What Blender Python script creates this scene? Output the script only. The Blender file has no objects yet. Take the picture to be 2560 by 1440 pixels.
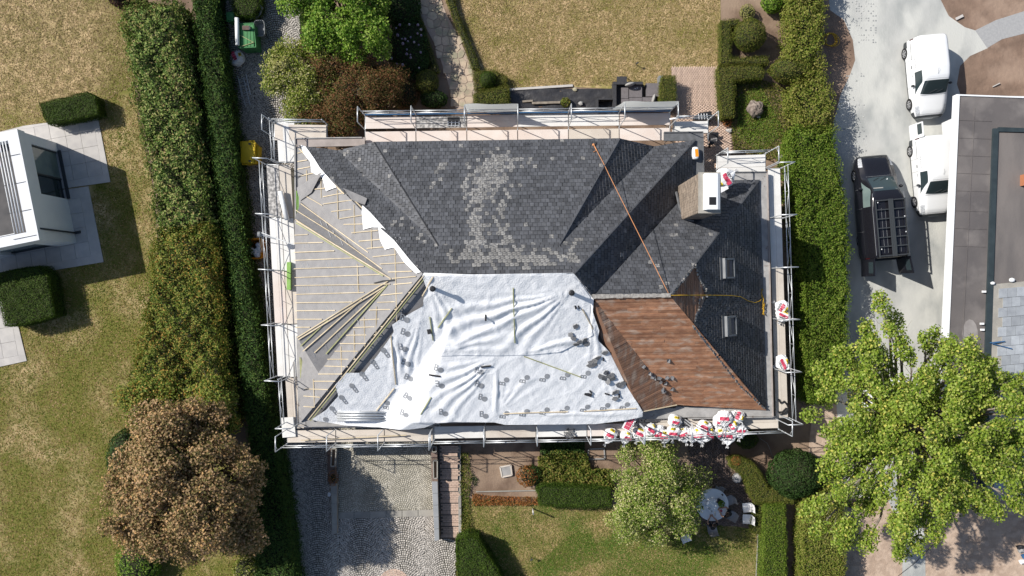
import bpy, math, random
import numpy as np
from mathutils import Vector, Matrix, geometry
random.seed(7); rng = np.random.default_rng(7)
S = bpy.context.scene
COL = S.collection
# ---------------------------------------------------------------- camera, sky, sun, exposure
H = 43.0                      # flying height of the camera over the gardens, metres
F = 28.0 / 36.0 * 2560.0      # focal length in photograph pixels
cam = bpy.data.cameras.new('camera'); cam.lens = 28.0; cam.sensor_width = 36.0
cam.clip_start = 0.5; cam.clip_end = 500.0
camo = bpy.data.objects.new('camera', cam); COL.objects.link(camo); camo.location = (0, 0, H)
S.camera = camo
SUN_EL = math.radians(41.0); AZ = Vector((-0.92, 0.39)).normalized()
SUNV = Vector((AZ.x * math.cos(SUN_EL), AZ.y * math.cos(SUN_EL), math.sin(SUN_EL)))
w = bpy.data.worlds.new('World'); S.world = w; w.use_nodes = True
nt = w.node_tree; bg = nt.nodes['Background']
sky = nt.nodes.new('ShaderNodeTexSky'); sky.sky_type = 'NISHITA'; sky.sun_disc = False
sky.sun_elevation = SUN_EL; sky.sun_rotation = math.atan2(AZ.x, AZ.y)
nt.links.new(sky.outputs[0], bg.inputs[0]); bg.inputs[1].default_value = 0.085
sl = bpy.data.lights.new('sun', 'SUN'); sl.energy = 4.6; sl.angle = math.radians(0.55); sl.color = (1.0, 0.955, 0.88)
so = bpy.data.objects.new('sun', sl); COL.objects.link(so); so.location = (-30, 15, 40)
so.rotation_euler = SUNV.to_track_quat('Z', 'Y').to_euler()
S.view_settings.view_transform = 'Standard'; S.view_settings.look = 'None'
S.view_settings.exposure = 0.32; S.view_settings.gamma = 1.0; S.view_settings.use_curve_mapping = False
S.render.engine = 'CYCLES'; S.cycles.max_bounces = 6; S.cycles.use_denoising = True

# ---------------------------------------------------------------- helpers
def P(u, v, z=0.0):
    """the place whose picture is at photograph pixel (u, v) when it stands z metres high"""
    k = (H - z) / F
    return Vector(((u - 1280.0) * k, (720.0 - v) * k, z))

def tag(o, label=None, cat=None, group=None, kind=None):
    if label: o['label'] = label
    if cat: o['category'] = cat
    if group: o['group'] = group
    if kind: o['kind'] = kind
    return o

def thing(name, label, cat, loc=(0, 0, 0), group=None, rz=0.0):
    e = bpy.data.objects.new(name, None); COL.objects.link(e)
    e.location = loc; e.rotation_euler = (0, 0, rz); e.empty_display_size = 0.2
    return tag(e, label, cat, group)

def link(name, me, parent=None, world=True):
    o = bpy.data.objects.new(name, me); COL.objects.link(o)
    if parent is not None:
        o.parent = parent
        if world:      # mesh is in world coordinates: undo the parent's place
            m = Matrix.LocRotScale(parent.location, parent.rotation_euler, parent.scale)
            q = parent
            while q.parent is not None:
                q = q.parent
                m = Matrix.LocRotScale(q.location, q.rotation_euler, q.scale) if q.type == 'EMPTY' else m
            if parent.type == 'EMPTY': o.matrix_parent_inverse = m.inverted()
            else: o.matrix_parent_inverse = Matrix.Identity(4)
    return o

def copy_tree(o, parent=None):
    c = o.copy(); COL.objects.link(c)
    if parent is not None:
        c.parent = parent; c.matrix_parent_inverse = o.matrix_parent_inverse.copy()
    for ch in list(o.children): copy_tree(ch, c)
    return c

def mesh_np(name, V, T, mats, mi=None, smooth=False):
    """mesh from numpy: V (n,3), T (m,3) or (m,4)"""
    me = bpy.data.meshes.new(name); V = np.asarray(V, np.float32); T = np.asarray(T, np.int32)
    n, k = T.shape
    me.vertices.add(len(V)); me.vertices.foreach_set('co', V.ravel())
    me.loops.add(n * k); me.loops.foreach_set('vertex_index', T.ravel())
    me.polygons.add(n); me.polygons.foreach_set('loop_start', np.arange(0, n * k, k, dtype=np.int32))
    me.polygons.foreach_set('loop_total', np.full(n, k, np.int32))
    if mi is not None: me.polygons.foreach_set('material_index', np.asarray(mi, np.int32))
    if smooth: me.polygons.foreach_set('use_smooth', np.ones(n, bool))
    for m in (mats if isinstance(mats, (list, tuple)) else [mats]): me.materials.append(m)
    me.update(calc_edges=True); me.validate()
    return me

class MB:
    def __init__(s): s.v = []; s.f = []; s.m = []
    def add(s, vs, fs, m=0):
        b = len(s.v); s.v += [tuple(x) for x in vs]; s.f += [tuple(i + b for i in f) for f in fs]; s.m += [m] * len(fs)
    def box(s, c, d, rz=0.0, m=0, M=None):
        x, y, z = d[0] / 2, d[1] / 2, d[2] / 2; c = Vector(c)
        R = M if M is not None else Matrix.Rotation(rz, 3, 'Z')
        vs = [c + R @ Vector((i * x, j * y, k * z)) for k in (-1, 1) for i, j in ((-1, -1), (1, -1), (1, 1), (-1, 1))]
        s.add(vs, [(3, 2, 1, 0), (4, 5, 6, 7), (0, 1, 5, 4), (1, 2, 6, 5), (2, 3, 7, 6), (3, 0, 4, 7)], m)
    def bar(s, a, b, wd, th, m=0, up=(0, 0, 1)):
        a, b = Vector(a), Vector(b); d = b - a; L = d.length
        if L < 1e-6: return
        d.normalize(); sd = d.cross(Vector(up))
        if sd.length < 1e-4: sd = Vector((1, 0, 0))
        sd.normalize(); n = sd.cross(d)
        s.box((a + b) / 2, (L, wd, th), m=m, M=Matrix((d, sd, n)).transposed())
    def prism(s, pts, z0, z1, m=0, mside=None, bottom=False):
        pts = [Vector(p) for p in pts]
        ar = sum(a.x * b.y - b.x * a.y for a, b in zip(pts, pts[1:] + pts[:1]))
        if ar < 0: pts.reverse()
        n = len(pts)
        s.add([(p.x, p.y, z0) for p in pts] + [(p.x, p.y, z1) for p in pts], [tuple(range(n, 2 * n))], m)
        b = len(s.v) - 2 * n
        for i in range(n):
            j = (i + 1) % n
            s.f.append((b + i, b + j, b + n + j, b + n + i)); s.m.append(m if mside is None else mside)
        if bottom: s.f.append(tuple(b + i for i in range(n - 1, -1, -1))); s.m.append(m)
    def tube(s, pts, r, n=6, m=0, caps=True, r2=None):
        pts = [Vector(p) for p in pts]
        if len(pts) < 2: return
        base = len(s.v); k = len(pts); prev = None
        for i, p in enumerate(pts):
            t = (pts[min(i + 1, k - 1)] - pts[max(i - 1, 0)])
            t = t.normalized() if t.length > 1e-9 else Vector((0, 0, 1))
            if prev is None:
                a = t.cross(Vector((0, 0, 1)))
                if a.length < 0.05: a = t.cross(Vector((1, 0, 0)))
            else: a = prev - t * prev.dot(t)
            a.normalize(); prev = a; b = t.cross(a)
            rr = r if r2 is None else r + (r2 - r) * i / (k - 1)
            for j in range(n):
                an = 2 * math.pi * j / n
                s.v.append(tuple(p + (a * math.cos(an) + b * math.sin(an)) * rr))
        for i in range(k - 1):
            for j in range(n):
                j2 = (j + 1) % n
                s.f.append((base + i * n + j, base + i * n + j2, base + (i + 1) * n + j2, base + (i + 1) * n + j)); s.m.append(m)
        if caps:
            s.f.append(tuple(base + j for j in range(n - 1, -1, -1))); s.m.append(m)
            s.f.append(tuple(base + (k - 1) * n + j for j in range(n))); s.m.append(m)
    def lathe(s, c, prof, n=16, m=0, sx=1.0, sy=1.0):
        c = Vector(c); base = len(s.v)
        for r, z in prof:
            for j in range(n):
                a = 2 * math.pi * j / n
                s.v.append((c.x + r * math.cos(a) * sx, c.y + r * math.sin(a) * sy, c.z + z))
        for i in range(len(prof) - 1):
            for j in range(n):
                j2 = (j + 1) % n
                s.f.append((base + i * n + j, base + i * n + j2, base + (i + 1) * n + j2, base + (i + 1) * n + j)); s.m.append(m)
        s.f.append(tuple(base + (len(prof) - 1) * n + j for j in range(n))); s.m.append(m)
    def ball(s, c, r, nu=12, nv=8, m=0, fn=None):
        c = Vector(c); r = Vector(r) if hasattr(r, '__len__') else Vector((r, r, r)); base = len(s.v)
        for i in range(nv + 1):
            th = math.pi * i / nv
            for j in range(nu):
                ph = 2 * math.pi * j / nu
                d = Vector((math.sin(th) * math.cos(ph), math.sin(th) * math.sin(ph), math.cos(th)))
                k = fn(d) if fn else 1.0
                s.v.append((c.x + d.x * r.x * k, c.y + d.y * r.y * k, c.z + d.z * r.z * k))
        for i in range(nv):
            for j in range(nu):
                j2 = (j + 1) % nu
                s.f.append((base + i * nu + j, base + (i + 1) * nu + j, base + (i + 1) * nu + j2, base + i * nu + j2)); s.m.append(m)
    def mesh(s, name, mats, smooth=False):
        me = bpy.data.meshes.new(name); me.from_pydata(s.v, [], s.f)
        for m in (mats if isinstance(mats, (list, tuple)) else [mats]): me.materials.append(m)
        me.polygons.foreach_set('material_index', np.array(s.m, np.int32))
        if smooth: me.polygons.foreach_set('use_smooth', np.ones(len(s.f), bool))
        me.update(); return me
    def build(s, name, mats, parent=None, smooth=False, world=True):
        return link(name, s.mesh(name, mats, smooth), parent, world)

def one(name, mats, fn, parent=None, smooth=False, world=True):
    b = MB(); fn(b); return b.build(name, mats, parent, smooth, world)

def wob(x, y, s=1.0, k=0.0):
    return (np.sin(x * 1.7 * s + 0.6 + k) * np.sin(y * 1.3 * s + 1.1 + k * 2) + 0.6 * np.sin(x * 3.1 * s + y * 2.3 * s + k * 3)
            + 0.4 * np.sin(x * 5.3 * s - y * 4.7 * s + 2 + k)) / 2.0

def inpoly(px, py, poly):
    r = np.zeros(len(px), bool); n = len(poly)
    for i in range(n):
        x1, y1 = poly[i][0], poly[i][1]; x2, y2 = poly[(i + 1) % n][0], poly[(i + 1) % n][1]
        c = ((y1 > py) != (y2 > py))
        if y1 != y2: r ^= c & (px < (x2 - x1) * (py - y1) / (y2 - y1) + x1)
    return r

def sample_poly(poly, n):
    xs = [p[0] for p in poly]; ys = [p[1] for p in poly]; out = np.zeros((0, 2))
    while len(out) < n:
        q = np.stack([rng.uniform(min(xs), max(xs), n * 2), rng.uniform(min(ys), max(ys), n * 2)], 1)
        out = np.concatenate([out, q[inpoly(q[:, 0], q[:, 1], poly)]])
    return out[:n]

def area(poly):
    return abs(sum(a[0] * b[1] - b[0] * a[1] for a, b in zip(poly, poly[1:] + poly[:1]))) / 2

def W2(pts, z=0.0): return [P(u, v, z) for u, v in pts]

# ---------------------------------------------------------------- materials
def mat(name, a, b=None, scale=3.0, grad=None, detail=5.0, rough=0.85, metal=0.0, bump=0.0, bscale=60.0, var=0.0, c=None, cscale=0.6,
        ccon=(0.45, 0.6), con=(0.35, 0.65), spec=0.3, wave=None, alpha=1.0, trans=0.0, stretch=None):
    m = bpy.data.materials.new(name); m.use_nodes = True; t = m.node_tree; N = t.nodes; L = t.links
    bs = N['Principled BSDF']; bs.inputs['Roughness'].default_value = rough; bs.inputs['Metallic'].default_value = metal
    bs.inputs['Specular IOR Level'].default_value = spec
    tc = N.new('ShaderNodeTexCoord'); src = tc.outputs['Object']
    if stretch:
        mp = N.new('ShaderNodeMapping'); mp.inputs['Scale'].default_value = stretch; L.new(src, mp.inputs[0]); src = mp.outputs[0]
    def noise(sc, d=detail):
        n = N.new('ShaderNodeTexNoise'); n.inputs['Scale'].default_value = sc; n.inputs['Detail'].default_value = d
        L.new(src, n.inputs['Vector']); return n.outputs['Fac']
    def ramp(f, lo, hi):
        r = N.new('ShaderNodeMapRange'); r.inputs[1].default_value = lo; r.inputs[2].default_value = hi; r.clamp = True
        L.new(f, r.inputs[0]); return r.outputs[0]
    def mix(f, x, y):
        q = N.new('ShaderNodeMix'); q.data_type = 'RGBA'
        if hasattr(f, 'type'): L.new(f, q.inputs[0])
        else: q.inputs[0].default_value = f
        for i, z in ((6, x), (7, y)):
            if hasattr(z, 'type'): L.new(z, q.inputs[i])
            else: q.inputs[i].default_value = (*z, 1)
        return q.outputs[2]
    colr = a
    if b is not None: colr = mix(ramp(noise(scale), *con), a, b)
    if c is not None:
        f_ = noise(cscale, 4)
        if grad:       # slow real change of the ground from one end to the other: (x0, x1, y0, y1, weight)
            sx = N.new('ShaderNodeSeparateXYZ'); L.new(tc.outputs['Object'], sx.inputs[0])
            for ax, lo, hi, wt in grad:
                r = N.new('ShaderNodeMapRange'); r.inputs[1].default_value = lo; r.inputs[2].default_value = hi; r.inputs[3].default_value = 0; r.inputs[4].default_value = wt; L.new(sx.outputs[ax], r.inputs[0])
                ad = N.new('ShaderNodeMath'); ad.operation = 'ADD'; L.new(f_, ad.inputs[0]); L.new(r.outputs[0], ad.inputs[1]); f_ = ad.outputs[0]
        colr = mix(ramp(f_, *ccon), colr, c)
    if var:
        g = N.new('ShaderNodeNewGeometry'); oi = N.new('ShaderNodeObjectInfo')
        ad = N.new('ShaderNodeMath'); ad.operation = 'ADD'; L.new(g.outputs['Random Per Island'], ad.inputs[0]); L.new(oi.outputs['Random'], ad.inputs[1])
        fr = N.new('ShaderNodeMath'); fr.operation = 'FRACT'; L.new(ad.outputs[0], fr.inputs[0])
        mr = N.new('ShaderNodeMapRange'); mr.inputs[3].default_value = 1 - var; mr.inputs[4].default_value = 1 + var; L.new(fr.outputs[0], mr.inputs[0])
        hs = N.new('ShaderNodeHueSaturation'); L.new(mr.outputs[0], hs.inputs['Value'])
        if hasattr(colr, 'type'): L.new(colr, hs.inputs['Color'])
        else: hs.inputs['Color'].default_value = (*colr, 1)
        colr = hs.outputs[0]
    if hasattr(colr, 'type'): L.new(colr, bs.inputs['Base Color'])
    else: bs.inputs['Base Color'].default_value = (*colr, 1)
    if bump:
        bp = N.new('ShaderNodeBump'); bp.inputs['Strength'].default_value = bump; bp.inputs['Distance'].default_value = 0.03
        L.new(noise(bscale, 6), bp.inputs['Height']); L.new(bp.outputs[0], bs.inputs['Normal'])
    if trans: bs.inputs['Transmission Weight'].default_value = trans
    if alpha < 1: bs.inputs['Alpha'].default_value = alpha
    return m

def leafmat(name, cols, trans=0.3, rough=0.55, patch=0.35, pscale=0.8, gain=1.0):
    cols = [tuple(min(.8, k * gain) for k in c) for c in cols]; rough = max(rough, .55)
    m = bpy.data.materials.new(name); m.use_nodes = True; t = m.node_tree; N = t.nodes; L = t.links
    bs = N['Principled BSDF']; bs.inputs['Roughness'].default_value = rough; bs.inputs['Specular IOR Level'].default_value = 0.18
    g = N.new('ShaderNodeNewGeometry'); cr = N.new('ShaderNodeValToRGB')
    e = cr.color_ramp.elements
    e[0].position = 0.0; e[0].color = (*cols[0], 1); e[1].position = 1.0; e[1].color = (*cols[-1], 1)
    for i, c in enumerate(cols[1:-1]):
        x = e.new((i + 1) / (len(cols) - 1)); x.color = (*c, 1)
    tc = N.new('ShaderNodeTexCoord'); n = N.new('ShaderNodeTexNoise'); n.inputs['Scale'].default_value = pscale; n.inputs['Detail'].default_value = 3
    L.new(tc.outputs['Object'], n.inputs['Vector'])
    # slow drift of the hue over the plant and a random step per leaf
    ma = N.new('ShaderNodeMath'); ma.operation = 'MULTIPLY_ADD'; L.new(n.outputs['Fac'], ma.inputs[0]); ma.inputs[1].default_value = patch * 2; ma.inputs[2].default_value = -patch
    ad = N.new('ShaderNodeMath'); ad.operation = 'ADD'; ad.use_clamp = True; L.new(g.outputs['Random Per Island'], ad.inputs[0]); L.new(ma.outputs[0], ad.inputs[1])
    L.new(ad.outputs[0], cr.inputs[0]); L.new(cr.outputs[0], bs.inputs['Base Color'])
    tr = N.new('ShaderNodeBsdfTranslucent'); L.new(cr.outputs[0], tr.inputs[0])
    mx = N.new('ShaderNodeMixShader'); mx.inputs[0].default_value = trans
    L.new(bs.outputs[0], mx.inputs[1]); L.new(tr.outputs[0], mx.inputs[2]); L.new(mx.outputs[0], N['Material Output'].inputs[0])
    return m

M = {}
M['soil'] = mat('soil', (0.23, 0.16, 0.115), (0.15, 0.10, 0.07), scale=1.5, bump=0.7, bscale=9, c=(0.29, 0.21, 0.15), cscale=0.35)
M['sand'] = mat('sandy_earth', (0.45, 0.34, 0.26), (0.36, 0.265, 0.20), scale=0.9, detail=9, bump=1.0, bscale=6, c=(0.49, 0.375, 0.29), cscale=2.6)
M['lawn_dry'] = mat('dry_lawn', (0.50, 0.37, 0.20), (0.25, 0.20, 0.08), scale=2.6, detail=10, con=(0.42, 0.60), bump=0.8, bscale=18, c=(0.155, 0.15, 0.03), cscale=0.4, ccon=(0.46, 0.72), grad=((1, 9.0, -6.0, 0.17), (0, -25.0, -18.0, 0.09)))
M['blade_w'] = leafmat('half_green_blades', [(0.085, 0.14, 0.010), (0.155, 0.175, 0.022), (0.31, 0.215, 0.075), (0.50, 0.345, 0.19)], 0.2, 0.8, 0.75, 0.7)
M['lawn_n'] = mat('scorched_lawn', (0.54, 0.395, 0.22), (0.27, 0.22, 0.08), scale=2.6, detail=10, con=(0.42, 0.60), bump=0.8, bscale=18, c=(0.20, 0.19, 0.04), cscale=0.7, ccon=(0.47, 0.66))
M['blade_n'] = leafmat('scorched_blades', [(0.18, 0.17, 0.04), (0.38, 0.285, 0.13), (0.58, 0.43, 0.25)], 0.2, 0.8, 0.5, 1.3)
M['soil_r'] = mat('bare_earth', (0.25, 0.17, 0.125), (0.17, 0.115, 0.085), scale=1.1, detail=9, bump=1.0, bscale=5, c=(0.31, 0.22, 0.165), cscale=0.5)
M['lawn_mid'] = mat('patchy_lawn', (0.36, 0.265, 0.125), (0.17, 0.16, 0.04), scale=0.75, detail=10, con=(0.40, 0.60), bump=0.8, bscale=18, c=(0.085, 0.145, 0.022), cscale=0.38, ccon=(0.48, 0.62), grad=((1, -11.0, -16.0, 0.05),))
M['blade_dry'] = leafmat('straw_blades', [(0.19, 0.17, 0.045), (0.36, 0.265, 0.13), (0.58, 0.43, 0.265)], 0.2, 0.8, 0.5, 1.1)
M['blade_grn'] = leafmat('grass_blades', [(0.09, 0.15, 0.02), (0.20, 0.20, 0.045), (0.44, 0.33, 0.16)], 0.2, 0.8, 0.6, 0.7)
M['blade_g'] = leafmat('fresh_blades', [(0.06, 0.15, 0.015), (0.11, 0.20, 0.025), (0.20, 0.24, 0.05)], 0.25, 0.8, 0.4, 0.9)
M['weed'] = leafmat('ground_cover', [(0.055, 0.11, 0.012), (0.12, 0.19, 0.02), (0.22, 0.24, 0.05), (0.30, 0.22, 0.11)], 0.25, 0.6, 0.4, 0.8)
M['cobble'] = mat('granite_setts', (0.48, 0.445, 0.405), (0.37, 0.345, 0.315), scale=6, var=0.25, bump=0.4, bscale=30, rough=0.8)
M['cobble_lt'] = mat('mossy_setts', (0.46, 0.43, 0.37), (0.36, 0.335, 0.28), scale=1.2, var=0.2, bump=0.4, bscale=30)
M['joint'] = mat('joint_earth', (0.085, 0.075, 0.06), (0.06, 0.06, 0.045), scale=2)
M['joint_lt'] = mat('joint_mossy', (0.24, 0.225, 0.18), (0.16, 0.15, 0.115), scale=2)
M['brick'] = mat('buff_brick', (0.54, 0.40, 0.315), (0.46, 0.335, 0.265), scale=4, var=0.10, bump=0.3, bscale=40)
M['brick_dk'] = mat('brown_brick', (0.20, 0.145, 0.12), (0.145, 0.105, 0.09), scale=4, var=0.25, bump=0.3, bscale=40)
M['mortar'] = mat('mortar', (0.44, 0.345, 0.28), (0.36, 0.285, 0.23), scale=5)
M['mortar_dk'] = mat('dark_mortar', (0.13, 0.11, 0.095), None)
M['flag'] = mat('flagstone', (0.54, 0.43, 0.315), (0.42, 0.33, 0.255), scale=2.5, var=0.2, bump=0.4, bscale=14, c=(0.34, 0.31, 0.22), cscale=1.4)
M['slab'] = mat('pale_paving', (0.50, 0.475, 0.45), (0.43, 0.41, 0.395), scale=2.0, var=0.05, bump=0.12, bscale=50)
M['concrete'] = mat('dusty_concrete', (0.46, 0.46, 0.44), (0.33, 0.34, 0.33), scale=0.9, detail=10, con=(0.38, 0.66), bump=0.3, bscale=12, c=(0.52, 0.52, 0.49), cscale=0.6, stretch=(1, 0.55, 1))
M['concrete_dk'] = mat('worn_concrete', (0.27, 0.28, 0.28), (0.45, 0.45, 0.43), scale=1.6, detail=10, con=(0.42, 0.6))
M['kerb'] = mat('kerb_stone', (0.36, 0.34, 0.30), (0.28, 0.265, 0.24), scale=2, var=0.1, bump=0.2)
M['paver'] = mat('fine_pavers', (0.37, 0.37, 0.37), (0.32, 0.32, 0.325), scale=9, detail=8, bump=0.2, bscale=40)
M['paver_j'] = mat('paver_joint', (0.30, 0.30, 0.30), None)
M['bluestone'] = mat('blue_stone', (0.31, 0.32, 0.33), (0.26, 0.27, 0.28), scale=2, var=0.06)
M['slate'] = mat('slate', (0.088, 0.092, 0.104), (0.062, 0.065, 0.074), scale=3, var=0.28, rough=0.62, bump=0.35, bscale=35, spec=0.4, c=(0.10, 0.10, 0.10), cscale=14, ccon=(0.6, 0.68))
M['slate_worn'] = mat('lichened_slate', (0.10, 0.103, 0.112), (0.30, 0.29, 0.275), scale=13, detail=9, con=(0.38, 0.66), var=0.22, rough=0.75, bump=0.3, bscale=35)
M['slate_bed'] = mat('slate_bed', (0.028, 0.029, 0.033), None, rough=0.9)
M['slate_loose'] = mat('loose_slate', (0.20, 0.20, 0.205), (0.13, 0.13, 0.135), scale=9, var=0.25, rough=0.7)
M['lead'] = mat('zinc_flashing', (0.16, 0.165, 0.175), (0.12, 0.125, 0.13), scale=5, rough=0.55, metal=0.2)
M['mortar_ridge'] = mat('ridge_mortar', (0.40, 0.38, 0.35), (0.24, 0.225, 0.21), scale=9, bump=0.6, bscale=25)
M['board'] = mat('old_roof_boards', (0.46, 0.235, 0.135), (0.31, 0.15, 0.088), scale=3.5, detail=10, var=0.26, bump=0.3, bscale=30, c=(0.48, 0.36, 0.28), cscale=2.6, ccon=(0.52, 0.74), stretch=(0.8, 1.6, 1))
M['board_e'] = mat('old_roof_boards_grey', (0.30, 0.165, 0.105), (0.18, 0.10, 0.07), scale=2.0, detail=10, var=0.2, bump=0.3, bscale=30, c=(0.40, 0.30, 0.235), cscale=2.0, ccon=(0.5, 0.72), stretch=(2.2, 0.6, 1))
M['membrane'] = mat('grey_underlay', (0.265, 0.258, 0.26), (0.225, 0.22, 0.225), scale=3, rough=0.75, bump=0.35, bscale=7)
M['tarp'] = mat('white_membrane', (0.88, 0.885, 0.90), (0.83, 0.84, 0.86), scale=2, rough=0.6, bump=0.7, bscale=13, spec=0.35)
M['print'] = mat('grey_print', (0.30, 0.31, 0.33), None, rough=0.7)
M['batten'] = mat('pale_batten', (0.60, 0.51, 0.37), (0.52, 0.43, 0.29), scale=3, var=0.15)
M['batten_g'] = mat('treated_batten', (0.36, 0.36, 0.19), (0.28, 0.29, 0.14), scale=3, var=0.15)
M['black'] = mat('black_plastic', (0.018, 0.018, 0.02), None, rough=0.45, spec=0.5)
M['gutter'] = mat('gutter_zinc', (0.37, 0.36, 0.35), (0.27, 0.265, 0.26), scale=2.5, rough=0.6, var=0.05, c=(0.16, 0.12, 0.10), cscale=3.0, ccon=(0.66, 0.75))
M['gutter_p'] = mat('gutter_pink', (0.40, 0.35, 0.325), (0.30, 0.26, 0.24), scale=2.0, rough=0.7, c=(0.14, 0.11, 0.09), cscale=3.0, ccon=(0.66, 0.78))
M['wallbrick'] = mat('house_wall', (0.42, 0.34, 0.27), (0.34, 0.27, 0.21), scale=5, bump=0.3)
M['galv'] = mat('galvanised_tube', (0.62, 0.64, 0.66), (0.52, 0.54, 0.56), scale=4, rough=0.42, metal=0.55, var=0.08)
M['deck'] = mat('deck_ply', (0.60, 0.545, 0.48), (0.53, 0.47, 0.41), scale=1.6, detail=9, var=0.10, c=(0.40, 0.36, 0.32), cscale=9, ccon=(0.68, 0.76), rough=0.8)
M['deck_w'] = mat('deck_white', (0.72, 0.71, 0.69), (0.65, 0.635, 0.61), scale=2, detail=9, var=0.04, c=(0.45, 0.43, 0.41), cscale=12, ccon=(0.70, 0.77))
M['deck_d'] = mat('deck_dirty', (0.22, 0.215, 0.21), (0.52, 0.50, 0.48), scale=7, detail=10, con=(0.42, 0.60))
M['deck_p'] = mat('deck_pink', (0.62, 0.53, 0.48), (0.66, 0.60, 0.56), scale=1.2, detail=9, c=(0.42, 0.38, 0.34), cscale=10, ccon=(0.68, 0.76))
M['blue'] = mat('blue_toe_board', (0.03, 0.10, 0.23), (0.05, 0.15, 0.30), scale=3, rough=0.5)
M['render_w'] = mat('white_render', (0.74, 0.75, 0.77), (0.69, 0.70, 0.73), scale=1.2, bump=0.08, bscale=80)
M['white'] = mat('white_paint', (0.80, 0.81, 0.82), None, rough=0.4)
M['roof_dk'] = mat('dark_roofing', (0.105, 0.10, 0.10), (0.075, 0.073, 0.075), scale=2, detail=9, bump=0.2)
M['glass'] = mat('window_glass', (0.03, 0.045, 0.05), None, rough=0.06, spec=0.8)
M['glass_g'] = mat('green_glass', (0.17, 0.22, 0.21), (0.11, 0.15, 0.15), scale=1.0, rough=0.08, spec=0.8)
M['dkmetal'] = mat('dark_frame', (0.045, 0.05, 0.055), None, rough=0.5)
M['bitumen'] = mat('bitumen_felt', (0.15, 0.135, 0.13), (0.11, 0.10, 0.10), scale=0.5, detail=10, bump=0.25, bscale=15, c=(0.21, 0.19, 0.18), cscale=0.8, ccon=(0.5, 0.75))
M['bitumen2'] = mat('bitumen_old', (0.185, 0.165, 0.155), (0.13, 0.118, 0.115), scale=0.8, detail=10, bump=0.25, bscale=15, stretch=(1.6, 0.5, 1))
M['tilegrey'] = mat('grey_roof_slab', (0.36, 0.385, 0.415), (0.29, 0.31, 0.34), scale=3, var=0.20)
M['teal'] = mat('teal_gutter', (0.03, 0.042, 0.048), (0.04, 0.055, 0.062), scale=2, rough=0.5)
M['green'] = mat('green_plastic', (0.055, 0.22, 0.075), (0.04, 0.17, 0.055), scale=3, rough=0.5)
M['green_l'] = mat('lime_insulation', (0.25, 0.44, 0.12), (0.2, 0.36, 0.09), scale=3, rough=0.7)
M['yellow'] = mat('yellow_plastic', (0.62, 0.43, 0.015), (0.55, 0.37, 0.012), scale=2, rough=0.45)
M['orange'] = mat('orange_plastic', (0.72, 0.28, 0.015), None, rough=0.45)
M['grey_p'] = mat('grey_plastic', (0.24, 0.25, 0.26), (0.20, 0.21, 0.22), scale=3, rough=0.5)
M['bag'] = mat('white_bag', (0.78, 0.78, 0.79), None, rough=0.4, bump=1.0, bscale=7)
M['red'] = mat('red_print', (0.58, 0.06, 0.12), (0.50, 0.05, 0.10), scale=6, rough=0.5)
M['yel_print'] = mat('yellow_print', (0.76, 0.58, 0.02), None, rough=0.5)
M['ink'] = mat('black_ink', (0.025, 0.025, 0.03), None, rough=0.6)
M['rope_o'] = mat('orange_rope', (0.55, 0.25, 0.11), None, rough=0.8)
M['rope_y'] = mat('yellow_rope', (0.60, 0.36, 0.03), None, rough=0.8)
M['sofa'] = mat('dark_rattan', (0.05, 0.05, 0.055), (0.035, 0.035, 0.04), scale=10, rough=0.7)
M['cushion'] = mat('taupe_cushion', (0.17, 0.155, 0.16), (0.145, 0.132, 0.137), scale=8, rough=0.9)
M['cushion_l'] = mat('pale_cushion', (0.36, 0.35, 0.33), (0.30, 0.29, 0.28), scale=8, rough=0.9)
M['plastic_sheet'] = mat('black_sheet', (0.03, 0.03, 0.034), (0.05, 0.048, 0.05), scale=2, rough=0.4, bump=0.8, bscale=6, spec=0.5)
M['stone'] = mat('mottled_rock', (0.30, 0.25, 0.21), (0.14, 0.11, 0.095), scale=5, detail=9, bump=0.9, bscale=8)
M['bark'] = mat('bark', (0.17, 0.135, 0.10), (0.10, 0.08, 0.06), scale=6, bump=0.6, bscale=20)
M['bark_p'] = mat('pale_bark', (0.30, 0.26, 0.21), (0.20, 0.17, 0.14), scale=6, bump=0.5, bscale=20)
M['core_shade'] = mat('dark_foliage_core', (0.035, 0.035, 0.018), (0.02, 0.022, 0.012), scale=6, rough=1.0)  # near-black: the shade inside the foliage is put into this colour
M['carwhite'] = mat('white_car_paint', (0.78, 0.79, 0.80), None, rough=0.22, spec=0.5)
M['carblack'] = mat('black_car_paint', (0.012, 0.012, 0.016), None, rough=0.14, spec=0.6)
M['rubber'] = mat('rubber', (0.02, 0.02, 0.022), None, rough=0.8)
M['rim'] = mat('alloy', (0.50, 0.50, 0.52), None, rough=0.35, metal=0.7)
M['lamp'] = mat('headlamp_glass', (0.55, 0.57, 0.60), (0.30, 0.31, 0.33), scale=14, rough=0.1, spec=0.8)
M['redlamp'] = mat('tail_lamp', (0.06, 0.008, 0.008), None, rough=0.2)
M['dash'] = mat('dashboard', (0.10, 0.105, 0.10), None, rough=0.8)
M['skin'] = mat('skin', (0.50, 0.29, 0.20), None, rough=0.6)
M['hair'] = mat('dark_hair', (0.06, 0.035, 0.022), None, rough=0.7)
M['shirt'] = mat('black_cloth', (0.018, 0.018, 0.02), None, rough=0.9)
M['jeans'] = mat('dark_denim', (0.04, 0.045, 0.06), None, rough=0.9)
M['awning'] = leafmat('white_netting', [(0.74, 0.79, 0.86), (0.78, 0.80, 0.80)], 0.6, 0.7)
M['terra'] = mat('terracotta', (0.40, 0.16, 0.08), None, rough=0.8)

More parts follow.
